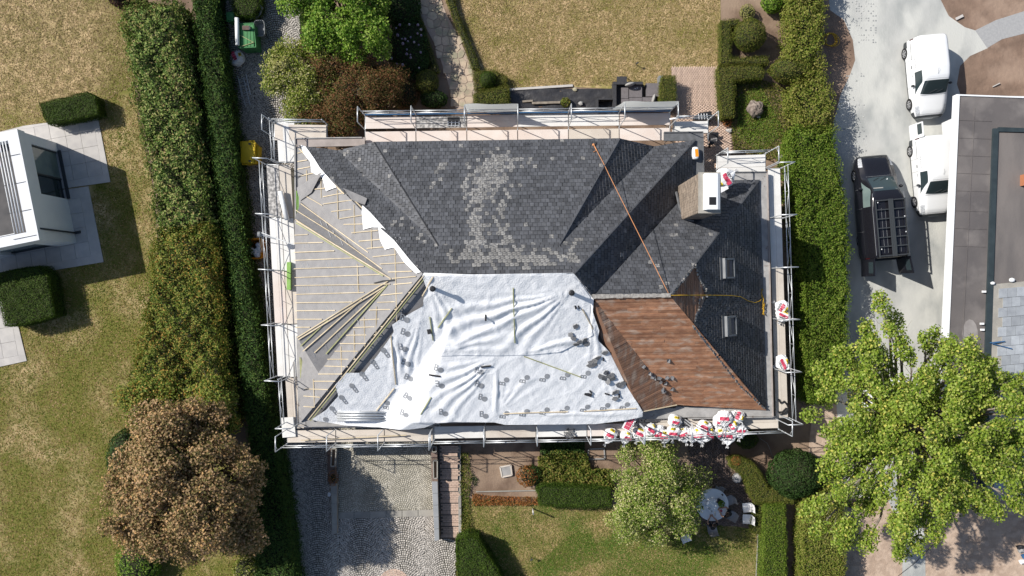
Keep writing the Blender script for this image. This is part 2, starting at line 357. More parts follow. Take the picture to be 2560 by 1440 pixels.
# leaves
LF = {}
LF['laurel'] = leafmat('laurel_leaf', [(0.05, 0.095, 0.02), (0.10, 0.17, 0.03), (0.17, 0.23, 0.05), (0.25, 0.28, 0.09), (0.30, 0.22, 0.10)], 0.25, 0.5, 0.25, 0.5, 1.25)
LF['mixed'] = leafmat('beech_leaf', [(0.055, 0.10, 0.014), (0.11, 0.165, 0.022), (0.18, 0.22, 0.035), (0.25, 0.25, 0.06), (0.38, 0.22, 0.05)], 0.28, 0.5, 0.22, 0.5, 1.2)
LF['conifer'] = leafmat('conifer_spray', [(0.03, 0.07, 0.018), (0.055, 0.11, 0.022), (0.10, 0.15, 0.03)], 0.2, 0.6, 0.3, 0.7, 1.25)
LF['box'] = leafmat('box_leaf', [(0.035, 0.075, 0.008), (0.06, 0.11, 0.012), (0.095, 0.14, 0.02)], 0.15, 0.5, 0.3, 1.2)
LF['yew'] = leafmat('yew_leaf', [(0.06, 0.10, 0.012), (0.11, 0.145, 0.02), (0.17, 0.175, 0.035), (0.22, 0.19, 0.05)], 0.2, 0.5, 0.3, 0.9)
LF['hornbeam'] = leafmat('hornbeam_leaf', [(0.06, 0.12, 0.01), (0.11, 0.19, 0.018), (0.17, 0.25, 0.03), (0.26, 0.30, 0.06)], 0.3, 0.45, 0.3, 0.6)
LF['hornbeam2'] = leafmat('hornbeam_sunlit_leaf', [(0.09, 0.145, 0.012), (0.17, 0.22, 0.03), (0.27, 0.28, 0.06), (0.33, 0.29, 0.09)], 0.3, 0.45, 0.3, 0.6)  # lighter, yellower copy of the hornbeam leaf, sunlight put into the colour
LF['plane'] = leafmat('maple_leaf', [(0.055, 0.10, 0.012), (0.11, 0.175, 0.018), (0.18, 0.24, 0.028), (0.15, 0.215, 0.025), (0.21, 0.27, 0.045), (0.28, 0.33, 0.09), (0.42, 0.38, 0.08)], 0.34, 0.5, 0.12, 0.4, 1.45)
LF['copper'] = leafmat('browned_leaf', [(0.07, 0.07, 0.02), (0.16, 0.13, 0.045), (0.26, 0.18, 0.085), (0.37, 0.25, 0.145), (0.43, 0.26, 0.11)], 0.25, 0.6, 0.25, 0.6, 1.25)
LF['bright'] = leafmat('bright_leaf', [(0.05, 0.12, 0.012), (0.10, 0.19, 0.018), (0.17, 0.26, 0.03), (0.26, 0.33, 0.08)], 0.35, 0.45, 0.25, 0.8, 1.4)
LF['vari'] = leafmat('variegated_leaf', [(0.08, 0.13, 0.012), (0.17, 0.22, 0.025), (0.28, 0.30, 0.06), (0.50, 0.45, 0.24)], 0.32, 0.5, 0.35, 0.8, 1.1)
LF['vari2'] = leafmat('cream_edged_leaf', [(0.05, 0.09, 0.012), (0.11, 0.175, 0.022), (0.18, 0.25, 0.035), (0.32, 0.33, 0.11), (0.52, 0.46, 0.28)], 0.3, 0.5, 0.25, 0.9, 1.3)
LF['rust'] = leafmat('rusty_leaf', [(0.05, 0.065, 0.012), (0.10, 0.085, 0.025), (0.14, 0.075, 0.03), (0.24, 0.10, 0.05)], 0.28, 0.5, 0.3, 1.4, 1.35)
LF['purple'] = leafmat('purple_leaf', [(0.04, 0.022, 0.02), (0.09, 0.045, 0.04), (0.14, 0.075, 0.06)], 0.2, 0.5)
LF['darkgreen'] = leafmat('dark_leaf', [(0.02, 0.05, 0.01), (0.04, 0.085, 0.018), (0.07, 0.115, 0.03)], 0.2, 0.5)
LF['cream'] = leafmat('cream_leaf', [(0.16, 0.20, 0.04), (0.36, 0.35, 0.10), (0.55, 0.50, 0.25)], 0.3, 0.5)
LF['orange'] = leafmat('orange_leaf', [(0.12, 0.12, 0.03), (0.38, 0.15, 0.05), (0.45, 0.17, 0.05)], 0.25, 0.6, 0.4, 1.2)
LF['peren'] = leafmat('perennial_leaf', [(0.05, 0.10, 0.012), (0.12, 0.17, 0.025), (0.24, 0.24, 0.05), (0.34, 0.27, 0.09)], 0.3, 0.5, 0.3, 1.0)
LF['flower'] = leafmat('hydrangea_bloom', [(0.22, 0.18, 0.30), (0.35, 0.27, 0.36), (0.48, 0.42, 0.46)], 0.2, 0.6)
# ---------------------------------------------------------------- ground, lawns, paving
def sheet(name, pts, z, m, kind='structure', label=None):
    pts = [P(u, v, z) for u, v in pts]
    tris = geometry.tessellate_polygon([[Vector((p.x, p.y, 0)) for p in pts]])
    V = [(p.x, p.y, z) for p in pts]
    T = []
    for t in tris:
        a, b, c = [Vector(V[i]) for i in t]
        T.append(t if (b - a).cross(c - a).z > 0 else (t[0], t[2], t[1]))
    o = link(name, mesh_np(name, V, T, m)); tag(o, kind=kind)
    if label: o['label'] = label
    return o

V_ = 90.0
link('ground', mesh_np('ground', [(-V_, -V_, -0.01), (V_, -V_, -0.01), (V_, V_, -0.01), (-V_, V_, -0.01)], [(0, 1, 2, 3)], M['soil']))['kind'] = 'structure'

LAWN_W = [(-300, -200), (300, -200), (325, 100), (345, 300), (385, 480), (400, 700), (370, 900), (420, 1080), (620, 1180), (640, 1300), (650, 1700), (-300, 1700)]
LAWN_N = [(1100, -200), (1800, -200), (1802, 168), (1678, 168), (1678, 213), (1530, 222), (1430, 217), (1275, 224), (1225, 195), (1190, 150), (1150, 75), (1112, 0)]
LAWN_S = [(1150, 1240), (1180, 1252), (1345, 1255), (1520, 1268), (1740, 1300), (1890, 1325), (1897, 1480), (1897, 1700), (1120, 1700), (1140, 1350)]
sheet('lawn', LAWN_W, 0.004, M['lawn_dry'], label='west lawn, straw dry with green patches beside the long hedges')
sheet('lawn', LAWN_N, 0.004, M['lawn_n'], label='north lawn, scorched yellow between flagstone path and brick path')
sheet('lawn', LAWN_S, 0.004, M['lawn_mid'], label='south lawn, green with straw patches below the scaffolded house')

def grass(name, poly_px, n, m, label, h=(0.015, 0.045), clip=None):
    pw = [(p.x, p.y) for p in W2(poly_px)]
    q = sample_poly(pw, n); n = len(q)
    an = rng.uniform(0, 2 * np.pi, n); hh = rng.uniform(*h, n); wd = rng.uniform(0.015, 0.045, n); ln = rng.normal(0, 0.035, (n, 2))
    a = np.stack([q[:, 0] - np.cos(an) * wd, q[:, 1] - np.sin(an) * wd, np.full(n, 0.004)], 1)
    b = np.stack([q[:, 0] + np.cos(an) * wd, q[:, 1] + np.sin(an) * wd, np.full(n, 0.004)], 1)
    c = np.stack([q[:, 0] + ln[:, 0], q[:, 1] + ln[:, 1], hh], 1)
    V = np.stack([a, b, c], 1).reshape(-1, 3); T = np.arange(3 * n).reshape(-1, 3)
    o = link(name, mesh_np(name, V, T, m)); tag(o, label, 'grass', kind='stuff')
grass('grass', [(-60, -60), (320, -60), (340, 210), (270, 250), (240, 450), (120, 560), (-60, 560)], 60000, M['blade_dry'], 'dry straw coloured grass of the west lawn, upper part')
grass('grass', [(270, 235), (345, 240), (385, 480), (395, 700), (360, 900), (330, 1100), (320, 1300), (340, 1500), (-60, 1500), (-60, 640), (200, 640), (240, 450)], 95000, M['blade_w'], 'half green grass of the west lawn, lower part and along the hedge')
grass('grass', [(1110, -40), (1798, -40), (1800, 166), (1680, 166), (1676, 212), (1430, 215), (1275, 222), (1190, 150), (1112, 0)], 75000, M['blade_n'], 'scorched yellow grass of the north lawn')
grass('grass', [(1155, 1245), (1345, 1258), (1520, 1270), (1740, 1302), (1890, 1328), (1895, 1480), (1130, 1480), (1142, 1350)], 75000, M['blade_grn'], 'patchy green grass of the south lawn')

grass('grass', [(1545, 1395), (1620, 1350), (1740, 1335), (1790, 1380), (1740, 1480), (1540, 1480)], 11000, M['blade_g'], 'fresh green grass patch in the shade side of the cream tree')
grass('grass', [(1420, 1340), (1480, 1330), (1500, 1400), (1430, 1430), (1330, 1420)], 5000, M['blade_g'], 'fresh green grass patch in the middle of the south lawn')
grass('grass', [(330, 1300), (640, 1240), (655, 1500), (340, 1500)], 14000, M['blade_w'], 'grass growing under the brown tree at the lower edge')
# blocks laid in patterns: (x, y, angle, length, width) -> real little blocks
def blocks(cx, cy, an, lx, ly, z0, z1, taper=0.012, jz=0.004, jit=0.0):
    n = len(cx); lx = np.broadcast_to(lx, n); ly = np.broadcast_to(ly, n)
    ca, sa = np.cos(an), np.sin(an); dz = rng.uniform(-jz, jz, n)
    V = np.zeros((n, 8, 3))
    for i, (sx, sy) in enumerate(((-1, -1), (1, -1), (1, 1), (-1, 1))):
        for lvl in (0, 1):
            k = 0.0 if lvl == 0 else taper
            x = sx * (lx / 2 - k) + rng.normal(0, 1, n) * jit; y = sy * (ly / 2 - k) + rng.normal(0, 1, n) * jit
            V[:, i + 4 * lvl, 0] = cx + x * ca - y * sa; V[:, i + 4 * lvl, 1] = cy + x * sa + y * ca
            V[:, i + 4 * lvl, 2] = z0 if lvl == 0 else z1 + dz
    Q = np.array([(4, 5, 6, 7), (0, 1, 5, 4), (1, 2, 6, 5), (2, 3, 7, 6), (3, 0, 4, 7)])
    T = (np.arange(n)[:, None, None] * 8 + Q[None]).reshape(-1, 4)
    return V.reshape(-1, 3), T

def arcs(poly_px, colw, st=0.105, sag=0.5, x0=0.0, down=1):
    poly = [(p.x, p.y) for p in W2(poly_px)]
    xs = [p[0] for p in poly]; ys = [p[1] for p in poly]
    X, Y, A = [], [], []
    k0, k1 = int((min(xs) - x0) // colw) - 1, int((max(xs) - x0) // colw) + 1
    for k in range(k0, k1 + 1):
        xc = x0 + (k + 0.5) * colw
        rows = np.arange(min(ys) - 1, max(ys) + 1, st)
        for r in rows + (0.5 * st if k % 2 else 0):
            # equal steps along the arc
            t = np.linspace(-1, 1, 60); xx = xc + t * colw / 2; yy = r - down * sag * t * t
            s = np.concatenate([[0], np.cumsum(np.hypot(np.diff(xx), np.diff(yy)))])
            m = int(s[-1] / st); off = rng.uniform(0, st)
            ss = (np.arange(m) + rng.uniform(0, 1)) * s[-1] / m + rng.normal(0, st * .06, m)
            X.append(np.interp(ss, s, xx)); Y.append(np.interp(ss, s, yy))
            A.append(np.arctan2(np.interp(ss + .02, s, yy) - np.interp(ss - .02, s, yy), np.interp(ss + .02, s, xx) - np.interp(ss - .02, s, xx)))
    X, Y, A = np.concatenate(X), np.concatenate(Y), np.concatenate(A)
    k = inpoly(X, Y, poly)
    return X[k], Y[k], A[k]

DRIVE_N = [(555, -60), (752, -60), (750, 130), (740, 230), (770, 330), (770, 420), (600, 420)]
DRIVE_W = [(600, 420), (700, 420), (700, 1090), (690, 1090), (670, 1000), (640, 850), (610, 560)]
DRIVE_S = [(690, 1090), (700, 1060), (1100, 1060), (1100, 1345), (1140, 1350), (1140, 1480), (735, 1480), (720, 1300)]
sheet('driveway', [(540, -200), (752, -200), (750, 130), (745, 230), (790, 330), (790, 460), (1100, 460), (1100, 1345), (1142, 1350), (1142, 1700), (735, 1700), (690, 1100), (640, 850), (600, 420)], 0.004, M['joint'])
for poly, lab in ((DRIVE_N, 'north'), (DRIVE_S, 'south')):
    X, Y, A = arcs(poly, 2.3, st=0.122, x0=-7.0, sag=0.85)
    V, T = blocks(X, Y, A, 0.112, 0.09, 0.0, 0.04, jit=0.003)
    o = link('cobblestones', mesh_np('cobblestones', V, T, M['cobble'])); tag(o, 'grey granite setts in fans, drive at the %s of the house' % lab, 'cobbles', kind='stuff')
X, Y, A = arcs(DRIVE_W, 2.3, st=0.13, x0=-7.0, sag=0.85)
V, T = blocks(X, Y, A, 0.115, 0.115, 0.0, 0.03, jit=0.004)
tag(link('cobblestones', mesh_np('cobblestones', V, T, M['cobble'])), 'grey granite setts of the shaded drive west of the house', 'cobbles', kind='stuff')
FORE = [(846, 1060), (1085, 1060), (1085, 1273), (846, 1280)]
sheet('forecourt', FORE, 0.045, M['joint_lt'])
X, Y, A = arcs(FORE, 1.7, st=0.11, x0=0.1, sag=0.6)
V, T = blocks(X, Y, A, 0.10, 0.084, 0.03, 0.06, jit=0.004)
tag(link('cobblestones', mesh_np('cobblestones', V, T, M['cobble_lt'])), 'worn mossy setts of the garage forecourt', 'cobbles', kind='stuff')
ks = link('kerb', MB().mesh('kerb', M['kerb'])); ks['kind'] = 'structure'
for i in range(6):
    u0 = 846 + i * 40; pa = [(u0, 1281 - i * 1.2), (u0 + 38.5, 1280 - i * 1.2), (u0 + 38.5, 1296 - i * 1.2), (u0, 1297 - i * 1.2)]
    one('kerb_stone', M['kerb'], lambda b: b.prism(W2(pa, .06), 0, 0.065 + random.uniform(0, .01)), ks)
# brick roundel at the lower edge of the drive
b = MB(); c0 = P(985, 1462)
for r in np.arange(0.12, 0.9, 0.115):
    m = max(6, int(2 * math.pi * r / 0.2))
    for i in range(m):
        a = 2 * math.pi * i / m; b.box((c0.x + r * math.cos(a), c0.y + r * math.sin(a), 0.02), (0.1, 0.185, 0.05), rz=a)
o = b.build('brick_roundel', M['brick']); o['kind'] = 'structure'

# brick paving
def bricks(poly_px, along, z0, z1, m, name, label, joint, lx=0.2, ly=0.066, parent=None, bed=True, n_single=0):
    pw = W2(poly_px); poly = [(p.x, p.y) for p in pw]
    if bed: sheet(name + '_bed', poly_px, z0, joint)
    d = Vector(along).normalized(); e = Vector((-d.y, d.x)); o = Vector(poly[0])
    pa = [(Vector(p) - o) for p in poly]; aa = [p.dot(d) for p in pa]; bb = [p.dot(e) for p in pa]
    X, Y = [], []
    r = 0; y = min(bb)
    while y < max(bb):
        x = np.arange(min(aa) + (lx / 2 if r % 2 else 0), max(aa), lx); X.append(o.x + d.x * x + e.x * y); Y.append(o.y + d.y * x + e.y * y); y += ly; r += 1
    X, Y = np.concatenate(X), np.concatenate(Y); k = inpoly(X, Y, poly); X, Y = X[k], Y[k]
    V, T = blocks(X, Y, np.full(len(X), math.atan2(d.y, d.x)), lx - 0.007, ly - 0.007, z0 - .006, z0 + .006, taper=0.001, jz=.001)
    return tag(link('bricks', mesh_np('bricks', V, T, m)), label, 'paving', kind='stuff')
bricks([(1678, 168), (1800, 168), (1806, 215), (1810, 262), (1690, 262), (1680, 215)], (0, 1), 0.008, 0.05, M['brick'], 'path', 'buff bricks laid upright, upper part of the brick path beside the sofa', M['mortar'], 0.20, 0.066)
bricks([(1690, 262), (1810, 262), (1814, 300), (1828, 340), (1828, 470), (1690, 470)], (1, 0.01), 0.008, 0.05, M['brick'], 'path', 'buff bricks laid crosswise, lower part of the brick path by the house', M['mortar'], 0.20, 0.072)
bricks([(1700, 1060), (1826, 1060), (1826, 1190), (1740, 1190)], (0, 1), 0.008, 0.05, M['brick_dk'], 'path', 'dark brick path below the bag covered scaffold', M['mortar_dk'], 0.21, 0.085)
bricks([(1660, 1190), (1862, 1190), (1880, 1225), (1884, 1255), (1870, 1315), (1700, 1312), (1660, 1290)], (1, 0.05), 0.008, 0.05, M['brick_dk'], 'terrace', 'brown brick terrace under the round garden table', M['mortar_dk'], 0.21, 0.085)

# flagstone path: crazy paving cut as cells, each stone an object
def crazy(poly_px, step, name, label_parent, m, bedm):
    pw = W2(poly_px); poly = [(p.x, p.y) for p in pw]
    par = sheet('path', poly_px, 0.008, bedm); par['label'] = label_parent
    xs = [p[0] for p in poly]; ys = [p[1] for p in poly]
    seeds = [(x + random.uniform(-.33, .33) * step, y + random.uniform(-.33, .33) * step) for x in np.arange(min(xs) - step, max(xs) + step, step) for y in np.arange(min(ys) - step, max(ys) + step, step)]
    for i, s in enumerate(seeds):
        if not inpoly(np.array([s[0]]), np.array([s[1]]), poly)[0]: continue
        cell = [Vector((s[0] - step, s[1] - step)), Vector((s[0] + step, s[1] - step)), Vector((s[0] + step, s[1] + step)), Vector((s[0] - step, s[1] + step))]
        for t in seeds:
            dx, dy = t[0] - s[0], t[1] - s[1]; dd = math.hypot(dx, dy)
            if 1e-6 < dd < 2.5 * step:
                nx, ny = dx / dd, dy / dd; lim = dd / 2 - 0.022; out = []
                for a, bb in zip(cell, cell[1:] + cell[:1]):
                    da = (a.x - s[0]) * nx + (a.y - s[1]) * ny - lim; db = (bb.x - s[0]) * nx + (bb.y - s[1]) * ny - lim
                    if da <= 0: out.append(a)
                    if (da < 0) != (db < 0): out.append(a + (bb - a) * (da / (da - db)))
                cell = out
                if len(cell) < 3: break
        if len(cell) >= 3:
            h = 0.03 + random.uniform(0, .012)
            one(name, m, lambda b: b.prism(cell, 0.0, h), par)
crazy([(1020, -40), (1085, -40), (1118, 40), (1150, 100), (1185, 180), (1196, 265), (1140, 275), (1118, 200), (1092, 120), (1060, 60)], 0.42, 'flagstone', 'crazy paved path of warm flagstones beside the north lawn', M['flag'], M['mortar'])

# white house terrace slabs
def slabs(poly_px, size, rz, name, lab, m, z=0.05):
    poly = [(p.x, p.y) for p in W2(poly_px)]
    par = sheet('terrace', poly_px, 0.008, M['kerb']); par['label'] = lab
    c = Vector(poly[0]); d = Vector((math.cos(rz), math.sin(rz))); e = Vector((-d.y, d.x))
    me_full = MB(); me_full.box((0, 0, 0), (size - .014, size - .014, .05)); mf = me_full.mesh('paving_slab', m)
    R = int(12 / size) + 4
    for i in range(-R, R):
        for j in range(-R, R):
            cs = [c + d * ((i + a) * size) + e * ((j + bb) * size) for a, bb in ((0, 0), (1, 0), (1, 1), (0, 1))]
            ctr = sum(cs, Vector((0, 0))) / 4
            ins = inpoly(np.array([q.x for q in cs] + [ctr.x]), np.array([q.y for q in cs] + [ctr.y]), poly)
            if ins.all():
                o = link('paving_slab', mf, par); o.location = (ctr.x, ctr.y, 0.025 + random.uniform(-.004, .004)); o.rotation_euler = (0, 0, rz)
            elif ins.any():
                cl = clip2([q for q in cs], poly)
                if cl and area([(q.x, q.y) for q in cl]) > 0.02: one('paving_slab', m, lambda b: b.prism(cl, 0, 0.048), par)

def clip2(subj, clip):
    """clip convex subj polygon by a convex clip polygon (2D)"""
    cl = [Vector((p[0], p[1])) for p in clip]
    if sum(a.x * b.y - b.x * a.y for a, b in zip(cl, cl[1:] + cl[:1])) < 0: cl.reverse()
    out = [Vector((p[0], p[1])) for p in subj]
    for a, b in zip(cl, cl[1:] + cl[:1]):
        ed = b - a; inp, out = out, []
        for p, q in zip(inp, inp[1:] + inp[:1]):
            dp = ed.x * (p.y - a.y) - ed.y * (p.x - a.x); dq = ed.x * (q.y - a.y) - ed.y * (q.x - a.x)
            if dp >= 0: out.append(p)
            if (dp < 0) != (dq < 0) and abs(dp - dq) > 1e-12: out.append(p + (q - p) * (dp / (dp - dq)))
        if len(out) < 3: return []
    return out
TR = math.radians(10.5)
slabs([(-60, 345), (60, 315), (245, 290), (277, 455), (100, 480), (-60, 500)], 0.8, TR, 'paving_slab', 'sunlit upper terrace of square pale slabs by the white house', M['slab'])
slabs([(-60, 505), (60, 488), (222, 466), (260, 655), (-60, 708)], 0.8, TR, 'paving_slab', 'shaded lower terrace of square pale slabs by the white house', M['slab'])
slabs([(-60, 720), (0, 712), (48, 820), (68, 902), (-60, 930)], 0.8, TR, 'paving_slab', 'small pale slab terrace below the square hedge', M['slab'])

# right hand plot: concrete drive, earth, path
sheet('earth', [(2040, -200), (2900, -200), (2900, 1700), (2000, 1700), (2010, 1250), (2060, 700), (2040, 200)], 0.002, M['sand'])
sheet('earth', [(2040, -200), (2900, -200), (2900, 245), (2100, 330), (2050, 300)], 0.005, M['soil_r'])
DR = [(2055, -200), (2345, -200), (2352, 0), (2372, 40), (2412, 68), (2438, 76), (2470, 120), (2425, 140), (2400, 165), (2392, 210), (2402, 240), (2600, 240), (2600, 1240), (2330, 1240), (2290, 1260), (2312, 1330), (2318, 1700), (2255, 1700), (2256, 1330), (2220, 1250), (2110, 1240), (2090, 1000), (2080, 700), (2070, 420),
      (2085, 300), (2102, 235), (2124, 190), (2138, 150), (2132, 100), (2110, 50), (2075, 25)]
sheet('driveway', DR, 0.008, M['concrete'], label='pale dusty concrete drive with parked vans')
def rough(poly_px, n, lab):          # worn setts showing through the cement slurry
    poly = [(p.x, p.y) for p in W2(poly_px)]; q = sample_poly(poly, n); g = 0.13
    q = np.unique(np.round(q / g), axis=0) * g
    V, T = blocks(q[:, 0], q[:, 1], np.full(len(q), 0.1), 0.10, 0.09, 0.0, 0.014, jit=0.006)
    tag(link('worn_setts', mesh_np('worn_setts', V, T, M['concrete_dk'])), lab, 'paving', kind='stuff')
rough([(2135, -20), (2190, -20), (2190, 110), (2150, 115), (2140, 60)], 80, 'dark setts showing through the cement near the hedge')
rough([(2110, 180), (2160, 180), (2170, 420), (2105, 420)], 40, 'few dark setts showing beside the earth strip')
PTH = [(2438, 76), (2490, 50), (2560, 28), (2700, 5), (2700, 60), (2560, 84), (2505, 98), (2468, 120)]
par = sheet('path', PTH, 0.012, M['paver'], label='curved path of fine grey pavers crossing bare earth')
# ---------------------------------------------------------------- plants
def leaf_mesh(name, pts, nrm, size, m, parent=None, asp=0.5, jit=0.75, fold=0.22):
    n = len(pts)
    s = size * rng.uniform(0.65, 1.3, n)
    nn = nrm / np.maximum(np.linalg.norm(nrm, axis=1, keepdims=True), 1e-6) + jit * rng.normal(0, 1, (n, 3)) * 0.6
    nn /= np.linalg.norm(nn, axis=1, keepdims=True)
    d = rng.normal(0, 1, (n, 3)); t = np.cross(nn, d); t /= np.maximum(np.linalg.norm(t, axis=1, keepdims=True), 1e-6)
    b = np.cross(nn, t); s = s[:, None]
    lift = nn * s * fold
    V = np.stack([pts - t * s / 2, pts + b * s * asp / 2 + lift, pts + t * s / 2, pts - b * s * asp / 2 + lift], 1).reshape(-1, 3)
    i = np.arange(n) * 4
    T = np.stack([np.stack([i, i + 2, i + 1], 1), np.stack([i, i + 3, i + 2], 1)], 1).reshape(-1, 3)
    return link(name, mesh_np(name, V, T, m), parent)

def inset(poly, d):
    n = len(poly); out = []
    sgn = 1 if sum(a[0] * b[1] - b[0] * a[1] for a, b in zip(poly, poly[1:] + poly[:1])) > 0 else -1
    for i in range(n):
        p, c, q = [Vector(poly[(i + k) % n][:2]) for k in (-1, 0, 1)]
        e1 = (c - p).normalized(); e2 = (q - c).normalized()
        nn = Vector((-e1.y - e2.y, e1.x + e2.x)) * sgn
        if nn.length < 1e-4: out.append(c); continue
        nn.normalize(); k = max(0.4, abs(nn.dot(Vector((-e1.y, e1.x)))))
        out.append(c + nn * d / k)
    return out

def hedge(label, poly_px, h, leaf, size=0.09, dens=420, lump=0.06, z0=0.0, group=None, name='hedge', cat='hedge', fuzz=0.05, round_=0.12, lscale=1.0, asp=0.5, side=0.8, core=True, cin=0.1, holes=0.0):
    poly = [(p.x, p.y) for p in W2(poly_px, h)]
    c = Vector((sum(p[0] for p in poly) / len(poly), sum(p[1] for p in poly) / len(poly), z0))
    root = thing(name, label, cat, c, group)
    n = int(area(poly) * dens); q = sample_poly(poly, n)
    # distance to the rim rounds the shoulders
    dist = np.full(n, 9.0)
    for a, b in zip(poly, poly[1:] + poly[:1]):
        ax, ay = a; ex, ey = b[0] - ax, b[1] - ay; L2 = ex * ex + ey * ey + 1e-9
        t = np.clip(((q[:, 0] - ax) * ex + (q[:, 1] - ay) * ey) / L2, 0, 1)
        dist = np.minimum(dist, np.hypot(q[:, 0] - ax - t * ex, q[:, 1] - ay - t * ey))
    z = h + lump * wob(q[:, 0] * lscale, q[:, 1] * lscale, 1.3) * 1.5 + lump * 0.9 * wob(q[:, 0], q[:, 1], 3.7, 1.0) - round_ * np.clip(1 - dist / (round_ * 2), 0, 1) ** 2 * 1.5 + rng.normal(0, fuzz, n) - 0.03
    pts = np.stack([q[:, 0], q[:, 1], z], 1); nr = np.tile([0.0, 0.0, 1.0], (n, 1))
    P_, N_ = [pts], [nr]
    if holes:
        hw = wob(q[:, 0] * 1.9, q[:, 1] * 1.9, 1.0, 4.0) + .5 * wob(q[:, 0] * 4.1, q[:, 1] * 4.1, 1.0, 1.0); kp = hw > -holes; pts, nr = pts[kp], nr[kp]
        P_, N_ = [pts], [nr]
    ccw = sum(a[0] * b[1] - b[0] * a[1] for a, b in zip(poly, poly[1:] + poly[:1])) > 0
    for a, b in zip(poly, poly[1:] + poly[:1]):
        L = math.hypot(b[0] - a[0], b[1] - a[1]); m = int(L * (h - z0) * dens * side)
        if m < 1: continue
        t = rng.uniform(0, 1, m); zz = z0 + (h - z0) * rng.uniform(0, 1, m) ** 0.8
        nx, ny = (b[1] - a[1]) / L, -(b[0] - a[0]) / L
        if not ccw: nx, ny = -nx, -ny
        x = a[0] + t * (b[0] - a[0]); y = a[1] + t * (b[1] - a[1])
        o = lump * 1.2 * wob(x + zz, y + zz * 0.7, 2.1, 2.0) + rng.normal(0, fuzz, m) - 0.02
        P_.append(np.stack([x + nx * o, y + ny * o, zz], 1)); N_.append(np.tile([nx, ny, 0.25], (m, 1)))
    leaf_mesh('foliage', np.concatenate(P_), np.concatenate(N_), size, LF[leaf], root, asp)
    if core:
        ip = inset(poly, cin); cb = MB(); cb.prism(ip, z0, h - cin - lump * 1.2); cb.build('dark_core', M['core_shade'], root)  # solid core added to block light through the leaves, painted dark as inner shade
    return root

def ball_pts(c, r, n, lump=0.12, thick=0.12, k=0.0, low=-0.9):
    d = rng.normal(0, 1, (n, 3)); d /= np.linalg.norm(d, axis=1, keepdims=True); d = d[d[:, 2] > low]
    f = 1 + lump * wob(d[:, 0] * 3 + k, d[:, 1] * 3 + d[:, 2] * 2 + k, 1.4, k) - thick * rng.uniform(0, 1, len(d)) ** 2
    return np.array(c) + d * np.array(r) * f[:, None], d * np.array([1 / r[0], 1 / r[1], 1 / r[2]]) * min(r)

def bush(label, u, v, rpx, h, leaf, size=0.08, n=6000, name='bush', cat='bush', lump=0.1, group=None, asp=0.5, ry=None, thick=0.12, zc=None, core=0.82, k=None):
    """a rounded shrub whose outline is centred at pixel (u, v)"""
    zc = h * 0.5 if zc is None else zc; c = P(u, v, zc); kk = (H - zc) / F
    r = (rpx * kk, (ry or rpx) * kk, h - zc)
    root = thing(name, label, cat, (c.x, c.y, 0), group)
    p, nr = ball_pts(c, r, n, lump, thick, random.uniform(0, 9) if k is None else k)
    ok = p[:, 2] > 0.02
    leaf_mesh('foliage', p[ok], nr[ok], size, LF[leaf], root, asp)
    if core:
        b = MB(); b.ball(c, [x * core for x in r], 16, 10); b.build('dark_core', M['core_shade'], root, True)  # added light-blocking core of the shrub, dark like its inner shade
        b = MB(); b.tube([(c.x, c.y, -0.02), (c.x, c.y, zc)], 0.05, 6); b.build('stem', M['bark'], root)
    return root

